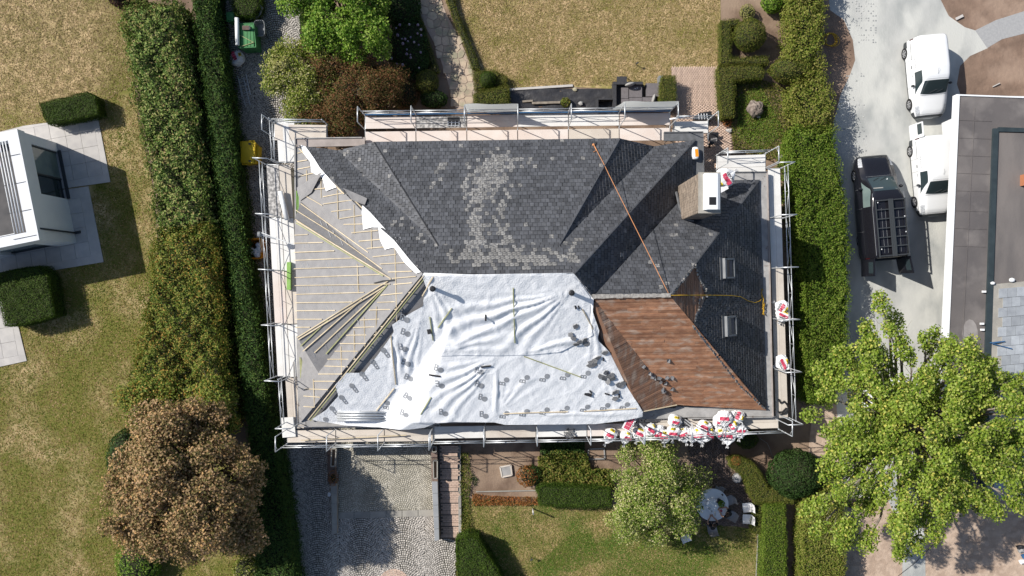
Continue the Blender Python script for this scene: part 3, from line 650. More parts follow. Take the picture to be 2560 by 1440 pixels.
def tree(label, base, ctr, rad, nc, cr, per, size, leaf, bark='bark', name='tree', cat='tree', group=None, asp=0.75, seedk=1, flat=0.65, inner=0.35, trunk_r=0.16, jit=0.8, low=-0.35, limbs=True, twigs=3, lift=0.7, sp=0.72, spray=0.0):
    rs = np.random.RandomState(seedk); ctr = np.array(ctr, float); rad = np.array(rad, float)
    root = thing(name, label, cat, base, group)
    cl = []
    tries = 0
    while len(cl) < nc and tries < nc * 60:
        tries += 1
        d = rs.normal(0, 1, 3); d /= np.linalg.norm(d)
        if d[2] < low: continue
        f = (rs.uniform(inner ** 3, 1)) ** (1 / 3.0) * (1 + 0.16 * math.sin(3 * math.atan2(d[1], d[0]) + seedk) + 0.1 * math.sin(7 * math.atan2(d[1], d[0])))
        p = ctr + d * rad * f
        if any(np.linalg.norm((p - q) / np.array([1, 1, .7])) < cr * sp for q in cl): continue
        cl.append(p)
    P_, N_ = [], []
    for p in cl:
        r = cr * rs.uniform(0.65, 1.25); m = int(per * (r / cr) ** 2)
        d = rng.normal(0, 1, (m, 3)); d /= np.linalg.norm(d, axis=1, keepdims=True)
        f = r * (1 - 0.65 * rng.uniform(0, 1, m) ** 1.7) * (1 + 0.3 * wob(d[:, 0] * 4 + p[0], d[:, 1] * 4 + p[1], 1.2, p[2]))
        q = p + d * f[:, None] * np.array([1, 1, flat])
        if spray:
            ou = (p - ctr) * np.array([1, 1, .3]); ou = ou / max(np.linalg.norm(ou), .3); t_ = rng.uniform(-.7, 1, m)[:, None]; q = q + ou * t_ * r * spray; q = p + (q - p) * np.where(t_ > .4, 1 - .4 * (t_ - .4), 1)
        P_.append(q)
        out = (p - ctr) / rad; N_.append(d * 0.6 + np.array([0, 0, lift]) + out * 0.35)
    leaf_mesh('crown', np.concatenate(P_), np.concatenate(N_), size, LF[leaf], root, asp, jit)
    b = MB(); bx = np.array(base, float); top = np.array([ctr[0], ctr[1], ctr[2] - rad[2] * 0.1])
    def q(a, t0): return tuple(a)
    mid = bx * 0.5 + top * 0.5 + np.array([rs.uniform(-.15, .15), rs.uniform(-.15, .15), 0])
    b.tube([bx - [0, 0, .05], bx * .75 + top * .25, mid, top], trunk_r, 8, r2=trunk_r * 0.5)
    b.build('trunk', M[bark], root, True)
    if limbs:
        lb = MB()
        for p in cl:
            t = rs.uniform(0.35, 0.98); s0 = bx + (top - bx) * t
            m1 = s0 * 0.55 + p * 0.45 + np.array([rs.uniform(-.2, .2), rs.uniform(-.2, .2), -0.12 * np.linalg.norm(p - s0)])
            m2 = s0 * 0.2 + p * 0.8 + np.array([rs.uniform(-.15, .15), rs.uniform(-.15, .15), rs.uniform(-.1, .15)])
            L = np.linalg.norm(p - s0); lb.tube([s0, m1, m2, p], max(0.022, 0.016 * L + 0.012), 5, r2=0.010)
            for _ in range(twigs):
                e = p + rs.normal(0, 1, 3) * cr * 0.6; lb.tube([m2, (m2 + e) / 2 + rs.normal(0, .05, 3), e], 0.011, 4, r2=0.004)
        lb.build('branches', M[bark], root)
    return root

# --- long hedges on the west side
hedge('tall laurel hedge, broad and uneven, north end along the west lawn',
      [(302, 15), (395, 5), (436, 0), (450, 90), (464, 190), (480, 300), (494, 400), (510, 500), (522, 560), (470, 580), (392, 585), (384, 500), (377, 410), (352, 320), (335, 215), (316, 110)], 2.4, 'laurel', 0.15, 360, 0.26, fuzz=0.13, round_=0.3, lscale=1.0, asp=0.5, holes=.85, cin=.2)
hedge('tall mixed hedge with yellowing leaves, middle of the west boundary',
      [(388, 580), (470, 573), (520, 562), (530, 640), (538, 740), (546, 840), (560, 960), (575, 1060), (480, 1090), (345, 1090), (320, 1010), (335, 930), (352, 830), (372, 720), (382, 640)], 2.6, 'mixed', 0.115, 620, 0.30, fuzz=0.14, round_=0.35, lscale=0.9, holes=.9, cin=.2)
hedge('narrow clipped conifer hedge between the laurel hedge and the cobbled drive',
      [(474, -70), (522, -70), (533, 40), (552, 160), (571, 300), (588, 440), (602, 570), (624, 720), (648, 860), (665, 990), (685, 1110), (706, 1240), (728, 1400), (738, 1500), (640, 1500), (640, 1330), (632, 1180), (612, 1010), (598, 880), (582, 740), (564, 620), (548, 500), (531, 370), (512, 230), (493, 90)],
      2.0, 'conifer', 0.14, 480, 0.12, fuzz=0.09, round_=0.15, asp=0.3)
bush('dark conifer patch at the foot of the brown tree, lawn side', 318, 1140, 45, 2.2, 'darkgreen', 0.12, 3500, ry=70)
bush('bright green sprouts below the brown tree at the lower edge', 345, 1410, 55, 1.4, 'bright', 0.11, 3000, ry=60)
bush('dark purple bush at the upper end of the laurel hedge', 318, -4, 42, 2.4, 'purple', 0.11, 3500, ry=26)
hedge('clipped box hedge block beside the upper terrace of the white house', [(95, 257), (150, 245), (215, 228), (238, 240), (246, 285), (180, 300), (118, 310), (105, 290)], 1.0, 'box', 0.055, 1500, 0.03, fuzz=0.02, round_=0.08)
hedge('square box hedge in the shadow of the white house', [(-40, 690), (40, 672), (98, 665), (118, 690), (135, 790), (60, 812), (10, 816), (-10, 740)], 1.3, 'box', 0.06, 1300, 0.04, fuzz=0.03, round_=0.1)
hedge('round topped green hedge end beside the green crate', [(572, -60), (650, -60), (648, 15), (630, 38), (590, 40), (575, 10)], 1.2, 'box', 0.06, 900, 0.05, round_=0.2)
tree('large brown leaved tree between the west lawn and the drive', tuple(P(480, 1200, 0)), tuple(P(463, 1218, 4.5)), (3.45, 3.8, 2.4), 105, 0.72, 720, 0.125, 'copper', seedk=3, flat=0.6, inner=0.5, sp=.9, trunk_r=0.2, low=-0.3)
tree('small grey green tree merging into the mixed hedge', tuple(P(525, 1010, 0)), tuple(P(510, 1020, 3.0)), (1.6, 1.2, 1.0), 22, 0.6, 550, 0.11, 'mixed', 'bark_p', seedk=5, trunk_r=0.09)
tree('yellow green tree top left of the brown tree', tuple(P(390, 1010, 0)), tuple(P(385, 1010, 2.9)), (1.3, 1.5, 0.8), 22, 0.55, 550, 0.11, 'mixed', seedk=6, trunk_r=0.08)

bush('low green shrub between brown tree and conifer hedge at the lower edge', 622, 1428, 40, 0.9, 'vari', 0.10, 1800, ry=40)
bush('dark fern like shrub under the right side of the brown tree', 620, 1330, 34, 0.7, 'darkgreen', 0.11, 1600, ry=60)
# --- north garden
tree('bright green tree over the flower bed at the top', tuple(P(870, 60, 0)), tuple(P(866, 28, 2.6)), (2.5, 2.3, 1.2), 70, 0.52, 420, 0.125, 'bright', seedk=11, sp=.95, inner=.45, asp=0.7, trunk_r=0.12)
tree('variegated olive tree leaning over the cobbled drive', tuple(P(780, 190, 0)), tuple(P(765, 205, 1.8)), (1.7, 2.5, 1.1), 40, 0.55, 420, 0.10, 'vari', seedk=12, trunk_r=0.08)
tree('pale twiggy spray of the olive tree reaching west', tuple(P(770, 200, 0.0)), tuple(P(708, 165, 2.6)), (0.55, 0.6, 0.4), 9, 0.28, 130, 0.09, 'cream', seedk=13, trunk_r=0.04, name='shrub', cat='shrub')
tree('rusty red and green shrub by the upper scaffold', tuple(P(900, 235, 0)), tuple(P(872, 235, 1.75)), (2.55, 2.3, 1.0), 66, 0.58, 700, 0.08, 'rust', seedk=14, asp=0.55, trunk_r=0.1, inner=0.5)
bush('yellow green shrub at the corner of the house and the drive', 768, 262, 32, 1.9, 'vari', 0.09, 2500, ry=60)
hedge('low clipped strip hedge along the cobbled drive', [(748, -60), (790, -60), (792, 110), (750, 110)], 0.8, 'box', 0.06, 900, 0.04)
bush('dark hydrangea bush with lilac blooms under the bright tree', 1020, 118, 50, 0.8, 'darkgreen', 0.11, 3000, ry=80)
bush('dark shrubs behind the bright tree at the upper edge', 1005, 20, 48, 0.9, 'darkgreen', 0.12, 2600, ry=50)
bush('dark shrub between rusty shrub and flagstone path', 1012, 235, 36, 0.8, 'rust', 0.08, 2200, ry=40)
fb = MB(); 
for i in range(26):
    p = P(1000 + random.uniform(-25, 55), 60 + random.uniform(0, 110), 0.85 + random.uniform(-.1, .1)); fb.ball(p, random.uniform(.05, .09), 7, 5)
tag(fb.build('blooms', LF['flower']), 'lilac hydrangea blooms over the dark bush', 'flowers', kind='stuff')
bush('dark bush at the left edge of the flagstone path', 1052, 150, 24, 0.6, 'darkgreen', 0.09, 1500, ry=34)
bush('rounded box ball beside the flagstone path', 1068, 205, 29, 1.1, 'yew', 0.055, 4200, ry=31, name='topiary_ball', cat='topiary')
bush('dark low shrub between the box ball and the scaffold', 1085, 248, 34, 0.8, 'darkgreen', 0.09, 1600, ry=22)
hedge('thin low hedge strip left of the flagstone path', [(1030, 30), (1052, 40), (1075, 110), (1098, 180), (1085, 182), (1062, 120)], 0.45, 'yew', 0.05, 900, 0.03, cin=0.06)
hedge('thin low hedge strip right of the flagstone path', [(1096, -60), (1122, -60), (1140, 20), (1165, 85), (1188, 140), (1200, 172), (1180, 172), (1160, 110), (1130, 40)], 0.5, 'yew', 0.05, 1000, 0.03, cin=0.06)
hedge('low hedge behind the small topiary ball', [(1182, 178), (1230, 172), (1268, 190), (1262, 214), (1188, 224)], 0.6, 'yew', 0.055, 1100, 0.05)
bush('small clipped topiary ball by the north lawn', 1219, 200, 21, 1.15, 'box', 0.045, 3600, name='topiary_ball', cat='topiary', lump=0.03)
hedge('dark clipped hedge block beside the black ground sheet', [(1184, 232), (1222, 222), (1270, 212), (1273, 240), (1272, 262), (1186, 262)], 0.85, 'yew', 0.055, 1300, 0.04)
hedge('clipped hedge block right of the garden sofa', [(1655, 190), (1689, 188), (1690, 262), (1650, 262), (1651, 225)], 1.0, 'yew', 0.05, 1500, 0.03, round_=0.06)
hedge('angular clipped hedge framing the big round bush', [(1803, 50), (1850, 46), (1852, 62), (1830, 66), (1828, 143), (1920, 140), (1922, 160), (1803, 160)], 0.8, 'yew', 0.055, 1300, 0.03, cin=0.07)
bush('large ball shaped bush inside the angular hedge', 1873, 88, 41, 1.7, 'yew', 0.06, 7500, name='topiary_ball', cat='topiary', lump=0.06)
hedge('corner hedge running down beside the brick path', [(1797, 164), (1900, 160), (1914, 178), (1905, 196), (1838, 200), (1836, 292), (1806, 295), (1800, 230)], 0.95, 'yew', 0.055, 1300, 0.03, cin=0.08)
bush('wide dome shrub beside the hornbeam hedge', 1982, 176, 60, 1.9, 'yew', 0.07, 7000, ry=34, lump=0.08)
bush('pale cream leaved shrub at the top of the bare bed', 1868, 30, 19, 0.7, 'cream', 0.07, 900, core=0.7)
bush('bright green shrub cut by the upper edge', 1930, 6, 27, 0.9, 'bright', 0.10, 1600)
bush('small rust coloured clump at the hedge foot by the brick path', 1818, 305, 12, 0.35, 'orange', 0.06, 350, core=0.6)
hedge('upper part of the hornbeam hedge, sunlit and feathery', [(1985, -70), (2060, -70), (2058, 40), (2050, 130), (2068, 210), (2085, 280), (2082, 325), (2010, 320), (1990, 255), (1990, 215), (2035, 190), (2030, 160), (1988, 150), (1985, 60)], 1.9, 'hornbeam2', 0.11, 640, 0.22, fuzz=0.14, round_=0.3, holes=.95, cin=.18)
hedge('long leafy hornbeam hedge between scaffold and concrete drive', [(1992, 318), (2078, 320), (2095, 400), (2108, 480), (2120, 560), (2118, 660), (2120, 780), (2112, 880), (2100, 960), (2085, 1010), (2030, 1010), (2022, 930), (2010, 840), (2018, 740), (2008, 640), (1995, 520), (1985, 420), (1980, 360)], 2.0, 'hornbeam', 0.10, 800, 0.17, fuzz=0.10, round_=0.25, holes=1.0, cin=.15)
bush('thin ivy strand along the inner side of the hornbeam hedge', 2006, 560, 10, 1.6, 'hornbeam', 0.07, 700, ry=70, core=0.5)

def cover(name, poly_px, n, leaf, size, zr, label, cat, up=1.0):
    poly = [(p.x, p.y) for p in W2(poly_px)]; q = sample_poly(poly, n)
    z = zr[0] + (zr[1] - zr[0]) * np.clip(rng.uniform(0, 1, n) * (0.6 + 0.5 * wob(q[:, 0], q[:, 1], 2.0)), 0, 1)
    nr = rng.normal(0, .5, (n, 3)); nr[:, 2] += up
    return tag(leaf_mesh(name, np.concatenate([q, z[:, None]], 1), nr, size, LF[leaf] if leaf in LF else M[leaf]), label, cat, kind='stuff')
cover('ground_cover', [(1836, 200), (1905, 200), (1950, 215), (1985, 240), (1990, 320), (1975, 385), (1920, 400), (1832, 375), (1826, 300)], 15000, 'peren', 0.07, (0.02, 0.22), 'rough weedy growth around the rock', 'weeds')
cover('ground_cover', [(1845, 240), (1900, 215), (1960, 330), (1900, 385), (1840, 340)], 5000, 'bright', 0.06, (0.05, 0.25), 'fresh green weeds in the rough patch', 'weeds')
cover('fallen_leaves', [(1920, 400), (1990, 400), (1990, 520), (1975, 560), (1965, 420)], 900, 'orange', 0.06, (0.0, 0.08), 'orange leaves at the foot of the hornbeam hedge', 'leaves')
cover('fallen_leaves', [(1975, 60), (1990, 60), (1990, 145), (1965, 140)], 300, 'orange', 0.06, (0.0, 0.06), 'rusty leaves below the upper hornbeam hedge', 'leaves')

# --- south garden
tree('cream variegated tree below the bag covered scaffold', tuple(P(1640, 1235, 0)), tuple(P(1636, 1236, 3.0)), (2.3, 2.35, 1.7), 62, 0.62, 720, 0.085, 'vari2', seedk=21, asp=0.7, inner=0.55, trunk_r=0.1)
hedge('clipped dark hedge along the upper side of the south lawn', [(1342, 1222), (1362, 1214), (1450, 1216), (1525, 1222), (1530, 1268), (1450, 1270), (1350, 1266)], 1.0, 'box', 0.055, 1400, 0.04, round_=0.1)
cover('perennials', [(1345, 1140), (1390, 1120), (1466, 1130), (1475, 1170), (1530, 1170), (1535, 1220), (1380, 1215), (1345, 1200)], 8500, 'peren', 0.12, (0.1, 0.55), 'leafy yellow green perennials in the south bed', 'plants')
cover('perennials', [(1350, 1100), (1460, 1100), (1462, 1130), (1350, 1135)], 2200, 'darkgreen', 0.1, (0.1, 0.5), 'dark plants in the shade of the south wall', 'plants')
bush('hydrangea with brown flower heads in the brown soil bed', 1318, 1190, 27, 0.8, 'orange', 0.09, 1000, core=0.6)
bush('green underside of the hydrangea in the brown bed', 1330, 1188, 25, 0.65, 'darkgreen', 0.09, 1000, core=0.6)
cover('flower_border', [(1182, 1232), (1225, 1238), (1290, 1240), (1345, 1240), (1345, 1262), (1250, 1262), (1180, 1262)], 2200, 'orange', 0.075, (0.05, 0.32), 'orange tinged border plants above the south lawn', 'plants')
cover('flower_border', [(1150, 1130), (1172, 1130), (1180, 1200), (1172, 1250), (1180, 1330), (1150, 1330)], 2300, 'peren', 0.075, (0.03, 0.35), 'straggling border plants beside the brick steps', 'plants')
cover('flower_border', [(1180, 1180), (1196, 1200), (1190, 1215), (1176, 1200)], 120, 'darkgreen', 0.07, (0.03, 0.2), 'dark seedlings at the edge of the brown bed', 'plants')
hedge('tapering clipped hedge at the foot of the brick steps', [(1140, 1352), (1168, 1342), (1195, 1346), (1212, 1378), (1240, 1420), (1275, 1500), (1160, 1500), (1142, 1425)], 1.5, 'box', 0.065, 1100, 0.05, fuzz=0.03)
bush('bright tuft at the corner of the tapering hedge', 1290, 1462, 24, 0.6, 'bright', 0.07, 500, core=0.6)
bush('round clipped bush in the shade under the scaffold end', 1866, 1098, 28, 0.9, 'box', 0.06, 2600, ry=24, name='topiary_ball', cat='topiary')
hedge('curved clipped hedge beside the garden table', [(1826, 1148), (1848, 1143), (1880, 1155), (1902, 1180), (1916, 1212), (1922, 1226), (1960, 1218), (1990, 1238), (1984, 1260), (1930, 1258), (1890, 1258), (1876, 1238), (1868, 1205), (1850, 1182), (1830, 1170)], 0.9, 'yew', 0.055, 1500, 0.03, cin=0.08, round_=0.06)
bush('orange flowers at the tip of the curved hedge', 1840, 1152, 12, 1.0, 'orange', 0.06, 260, zc=0.9, core=0)
hedge('short low hedge behind the white garden chairs', [(1886, 1262), (1908, 1262), (1907, 1335), (1880, 1332), (1878, 1300)], 0.6, 'yew', 0.055, 1300, 0.03, cin=0.06)
hedge('straight clipped hedge right of the south lawn', [(1914, 1262), (1964, 1262), (1968, 1500), (1908, 1500), (1910, 1380)], 1.1, 'hornbeam', 0.06, 1400, 0.03, cin=0.08, round_=0.06)
bush('big dark evergreen bush right of the curved hedge', 1988, 1184, 68, 2.2, 'darkgreen', 0.12, 9000, asp=0.3, ry=60)
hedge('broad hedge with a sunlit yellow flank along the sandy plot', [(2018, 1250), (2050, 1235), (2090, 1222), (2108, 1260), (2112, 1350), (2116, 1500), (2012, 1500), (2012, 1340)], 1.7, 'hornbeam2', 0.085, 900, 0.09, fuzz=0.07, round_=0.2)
cover('fallen_leaves', [(1972, 1270), (2008, 1262), (2008, 1440), (1972, 1440)], 500, 'orange', 0.05, (0.0, 0.04), 'brown leaves on the strip between the two hedges', 'leaves')

# --- the big tree in the lower right corner
tree('huge light green tree over the concrete drive', tuple(P(2290, 1060, 0)), tuple(P(2298, 1075, 6.2)), (5.6, 5.6, 2.8), 200, 0.48, 440, 0.12, 'plane', 'bark_p', seedk=33, asp=0.85, flat=0.42, spray=1.0, inner=0.22, sp=1.2, trunk_r=0.17, low=-0.15, twigs=4, jit=1.0)
# ---------------------------------------------------------------- the house under repair
ZE, ZR, ZR2, ZW = 3.2, 8.9, 8.15, 4.45        # eaves, main ridge, wing ridge, raised eaves of the gablets
class Pl:                                       # plane z = a x + b y + c
    def __init__(s, p, q, r):
        n = (q - p).cross(r - p)
        if n.z < 0: n = -n
        s.n = n.normalized(); s.p = p
        s.a, s.b = -n.x / n.z, -n.y / n.z; s.c = p.z - s.a * p.x - s.b * p.y
    def z(s, x, y): return s.a * x + s.b * y + s.c
    def px(s, u, v):                            # where the sight line of pixel (u, v) meets the plane
        d = Vector(((u - 1280) / F, (720 - v) / F, -1.0)); k = (H - s.c) / (s.a * d.x + s.b * d.y + 1.0)
        return Vector((d.x * k, d.y * k, H - k))
cNW, cNE, cSW, cSE = P(746, 364, ZE), P(1738, 350, ZE), P(752, 1056, ZE), P(1726, 1040, ZE)
R1, R2 = P(1057, 684, ZR), P(1436, 684, ZR)
R3, R4 = P(1676, 741, ZR2), P(1481, 744, ZR2)
wNE, wSE, V1 = P(1898, 450, ZE), P(1916, 1026, ZE), P(1745, 452, ZE)
plN, plS, plW, plE = Pl(cNW, cNE, R2), Pl(cSW, cSE, R1), Pl(cNW, cSW, R1), Pl(cNE, cSE, R2)
plWN, plWS, plWE = Pl(wNE, R3, R4), Pl(wSE, R3, R4), Pl(wNE, wSE, R3)
aL, aR = plN.px(1096, 614), plN.px(1399, 612)
hL, hR, vL, vR = P(935, 355, 4.8), P(1550, 346, 5.0), plN.px(845, 376), plN.px(1636, 366)
plNf, plNl, plNr = Pl(aL, aR, hR), Pl(aL, hL, vL), Pl(aR, hR, vR)
hL = plNf.px(935, 355); plNl = Pl(aL, hL, vL)
aW = plW.px(979, 697); hWN, hWS, vWN, vWS = P(736, 550, 4.85), P(744, 846, 5.1), plW.px(752, 503), plW.px(796, 932)
plWf, plWn, plWs = Pl(aW, hWN, hWS), Pl(aW, hWN, vWN), Pl(aW, hWS, vWS)
sL, sR = plS.px(1138, 792), plS.px(1478, 800)
ZS = 3.95
hSL, hSR, vSL = P(1046, 1056, 4.45), P(1600, 1030, ZS), plS.px(955, 1036)
vSR = plWS.px(1692, 1012)
plSf, plSl, plSr = Pl(sL, hSL, hSR), Pl(sL, hSL, vSL), Pl(R4, hSR, vSR)

def roof_z(x, y):
    m = np.minimum.reduce([plN.z(x, y), plS.z(x, y), plW.z(x, y), plE.z(x, y)])
    wg = np.minimum.reduce([plWN.z(x, y), plWS.z(x, y), plWE.z(x, y)]); wg = np.where(x > R4.x, wg, -9)
    g1 = np.where(x < aW.x, np.minimum.reduce([plWf.z(x, y), plWn.z(x, y), plWs.z(x, y)]), -9)
    g2 = np.where(y < sL.y + .02, np.minimum.reduce([plSf.z(x, y), plSl.z(x, y), plSr.z(x, y)]), -9)
    g3 = np.where(y > aL.y, np.minimum.reduce([plNf.z(x, y), plNl.z(x, y), plNr.z(x, y)]), -9)
    return np.maximum.reduce([m, wg, g1, g2, g3])
def RP(u, v, up=0.0):
    z = 5.0
    for _ in range(30):
        p = P(u, v, z); z = 0.5 * z + 0.5 * (float(roof_z(p.x, p.y)) + up)
    return P(u, v, z)

HOUSE = thing('house', 'large hipped house half reroofed: black slate, bare boards, grey underlay, inside a scaffold', 'house', (0, 0, 0))
# walls, set back under the eaves
b = MB(); i_ = 0.55
b.prism([Vector((cNW.x + i_, cNW.y - i_)), Vector((cNE.x - i_, cNE.y - i_)), Vector((V1.x - i_, V1.y - i_)), Vector((wNE.x - i_, wNE.y - i_)), Vector((wSE.x - i_, wSE.y + i_)), Vector((cSW.x + i_, cSW.y + i_))], 0, ZE - 0.15)
b.build('wall', M['wallbrick'], HOUSE)
b = MB(); g0, g1 = P(860, 1050, 0), P(1075, 1050, 0); yw = cSW.y + i_ - 0.03
b.box(((g0.x + g1.x) / 2, yw, 1.05), (4.2, 0.06, 2.1)); gd = b.build('garage_door', M['dkmetal'], HOUSE)
for k in range(5): one('door_panel', M['dkmetal'], lambda b: b.box(((g0.x + g1.x) / 2, yw - .045, .22 + .42 * k), (4.1, .03, .38)), gd)

def solid(name, polys, m, th=0.14, parent=HOUSE):
    b = MB()
    for p in polys:
        n = (p[1] - p[0]).cross(p[2] - p[0])
        if n.z < 0: p = list(reversed(p))
        k = len(p); b.add([tuple(q) for q in p] + [tuple(q - Vector((0, 0, th))) for q in p], [tuple(range(k)), tuple(range(2 * k - 1, k - 1, -1))] + [(i, i + k, (i + 1) % k + k, (i + 1) % k) for i in range(k)])
    return b.build(name, m, parent)

dn = lambda pl, *pts: [Vector((p.x, p.y, pl.z(p.x, p.y) - 0.0)) for p in pts]
facN = [dn(plN, cNW, R1, aL, vL), dn(plN, R1, R2, aR, aL), dn(plN, R2, cNE, vR, aR)]
facs = dict(
    n_a=(facN[0], plN), n_b=(facN[1], plN), n_c=(facN[2], plN), gab=([aL, aR, hR, hL], plNf), chl=([aL, hL, vL], plNl), chr_=([aR, vR, hR], plNr),
    e=(dn(plE, R2, cNE, V1, R4), plE), wn=(dn(plWN, R4, V1, wNE, R3), plWN))
k1, k2, k3 = plWE.px(1738, 662), plWE.px(1765, 745), plWE.px(1733, 806); ke = plWE.px(1908, 745)
facs['we1'] = ([wNE, k1, k2, ke], plWE); facs['we2'] = ([ke, k2, k3], plWE); facs['we3'] = ([ke, k3, wSE], plWE)
ROOF = solid('slate_roof', [[p - Vector((0, 0, .03)) for p in f[0]] for f in facs.values()], M['slate_bed'])

def proj(pts, pl):
    n = pl.n; d = Vector((0, 0, -1)) - n * Vector((0, 0, -1)).dot(n); d.normalize(); e = n.cross(d); o = pts[0]
    return o, e, d, n, [Vector(((p - o).dot(e), (p - o).dot(d))) for p in pts]

WORN = [(1228, 425, 38, 48, .85), (1120, 420, 70, 20, .33), (1080, 470, 40, 40, .28), (1190, 470, 60, 40, .3), (1190, 540, 22, 60, .7), (1250, 560, 30, 60, .45), (1290, 400, 40, 30, .3), (1350, 400, 60, 50, .18), (1260, 640, 110, 40, .62), (1170, 620, 60, 40, .35), (1060, 600, 60, 60, .22),
        (1000, 560, 40, 30, .3), (1340, 640, 60, 30, .3), (1230, 480, 120, 120, .14), (1430, 640, 30, 20, .5), (1450, 610, 30, 20, .3), (1680, 590, 20, 12, .4), (1440, 460, 60, 40, .12)]
def worn(p):
    k = F / (H - p.z); u, v = 1280 + p.x * k, 720 - p.y * k
    s = sum(a * math.exp(-((u - x) / sx) ** 2 - ((v - y) / sy) ** 2) for x, y, sx, sy, a in WORN)
    return random.random() < max(0, 1.45 * s - .27) + .012

def full_slate():
    b = MB(); w_, l_ = SW - 0.016, SL + 0.02
    b.add([(-w_ / 2, -l_ / 2, .004), (w_ / 2, -l_ / 2, .004), (w_ / 2, l_ / 2, .022), (-w_ / 2, l_ / 2, .022), (-w_ / 2, -l_ / 2, -.01), (w_ / 2, -l_ / 2, -.01), (w_ / 2, l_ / 2, -.002), (-w_ / 2, l_ / 2, -.002)],
          [(0, 1, 2, 3), (4, 5, 1, 0), (5, 6, 2, 1), (6, 7, 3, 2), (7, 4, 0, 3)])
    return b
SW, SL = 0.205, 0.215
slate_me = full_slate().mesh('slate', M['slate']); slate_me2 = full_slate().mesh('slate', M['slate_worn'])
SKY = [plWE.px(1814, 670), plWE.px(1821, 815)]
cand = []; rest = MB()
for key, (pts, pl) in facs.items():
    o, e, d, n, q = proj(pts, pl)
    amin, amax = min(p.x for p in q), max(p.x for p in q); bmin, bmax = min(p.y for p in q), max(p.y for p in q)
    rows = int((bmax - bmin) / SL) + 2; cols = int((amax - amin) / SW) + 3
    for r in range(rows):
        bb = bmax - (r + 1) * SL
        for c in range(cols):
            a0 = amin - SW + c * SW + (SW / 2 if r % 2 else 0) + random.uniform(-.006, .006)
            ctr = o + e * (a0 + SW / 2) + d * (bb + SL / 2)
            if key.startswith('we') and any(abs((ctr - s).x) < .36 and abs((ctr - s).y) < .48 for s in SKY): continue
            rect = [(a0 + .008, bb - .01), (a0 + SW - .008, bb - .01), (a0 + SW - .008, bb + SL + .01), (a0 + .008, bb + SL + .01)]
            cl = clip2(rect, q)
            if len(cl) < 3: continue
            ar = area([(p.x, p.y) for p in cl])
            if ar < 0.006: continue
            m = 1 if (worn(ctr) and key in ('n_a', 'n_b', 'n_c', 'gab', 'e', 'wn', 'chl')) else 0
            dz = random.uniform(-.002, .004); tw = random.gauss(0, .012)
            if ar > 0.97 * (SW - .016) * (SL + .02):
                cand.append((ctr.z + (2 if key in ('n_b', 'gab') else 0) + random.random(), ctr, e, d, n, m, dz, tw)); continue
            top = [o + e * p.x + d * p.y + n * (.004 + dz + .018 * (p.y - bb) / SL) for p in cl]
            k = len(top); rest.add([tuple(t) for t in top] + [tuple(t - n * .02) for t in top], [tuple(range(k))] + [(i, i + k, (i + 1) % k + k, (i + 1) % k) for i in range(k)], m)
cand.sort(key=lambda t: -t[0])
for i, (_, ctr, e, d, n, m, dz, tw) in enumerate(cand):
    # twist a little so that the courses are not ruler straight
    e2 = (e * math.cos(tw) + d * math.sin(tw)); d2 = n.cross(e2)
    if i < 290:
        o = link('slate', slate_me2 if m else slate_me, ROOF, False)
        o.matrix_parent_inverse = Matrix.Identity(4)
        o.matrix_basis = Matrix((( e2.x, d2.x, n.x, ctr.x + n.x * dz), (e2.y, d2.y, n.y, ctr.y + n.y * dz), (e2.z, d2.z, n.z, ctr.z + n.z * dz), (0, 0, 0, 1)))
    else:
        w_, l_ = SW - .016, SL + .02
        vs = []
        for x, y, z in ((-1, -1, .004), (1, -1, .004), (1, 1, .022), (-1, 1, .022), (-1, -1, -.01), (1, -1, -.01), (1, 1, -.002), (-1, 1, -.002)):
            vs.append(tuple(ctr + e2 * (x * w_ / 2) + d2 * (y * l_ / 2) + n * (z + dz)))
        rest.add(vs, [(0, 1, 2, 3), (4, 5, 1, 0), (5, 6, 2, 1), (6, 7, 3, 2), (7, 4, 0, 3)], m)
tag(rest.build('slates', [M['slate'], M['slate_worn']], ROOF), kind='stuff')

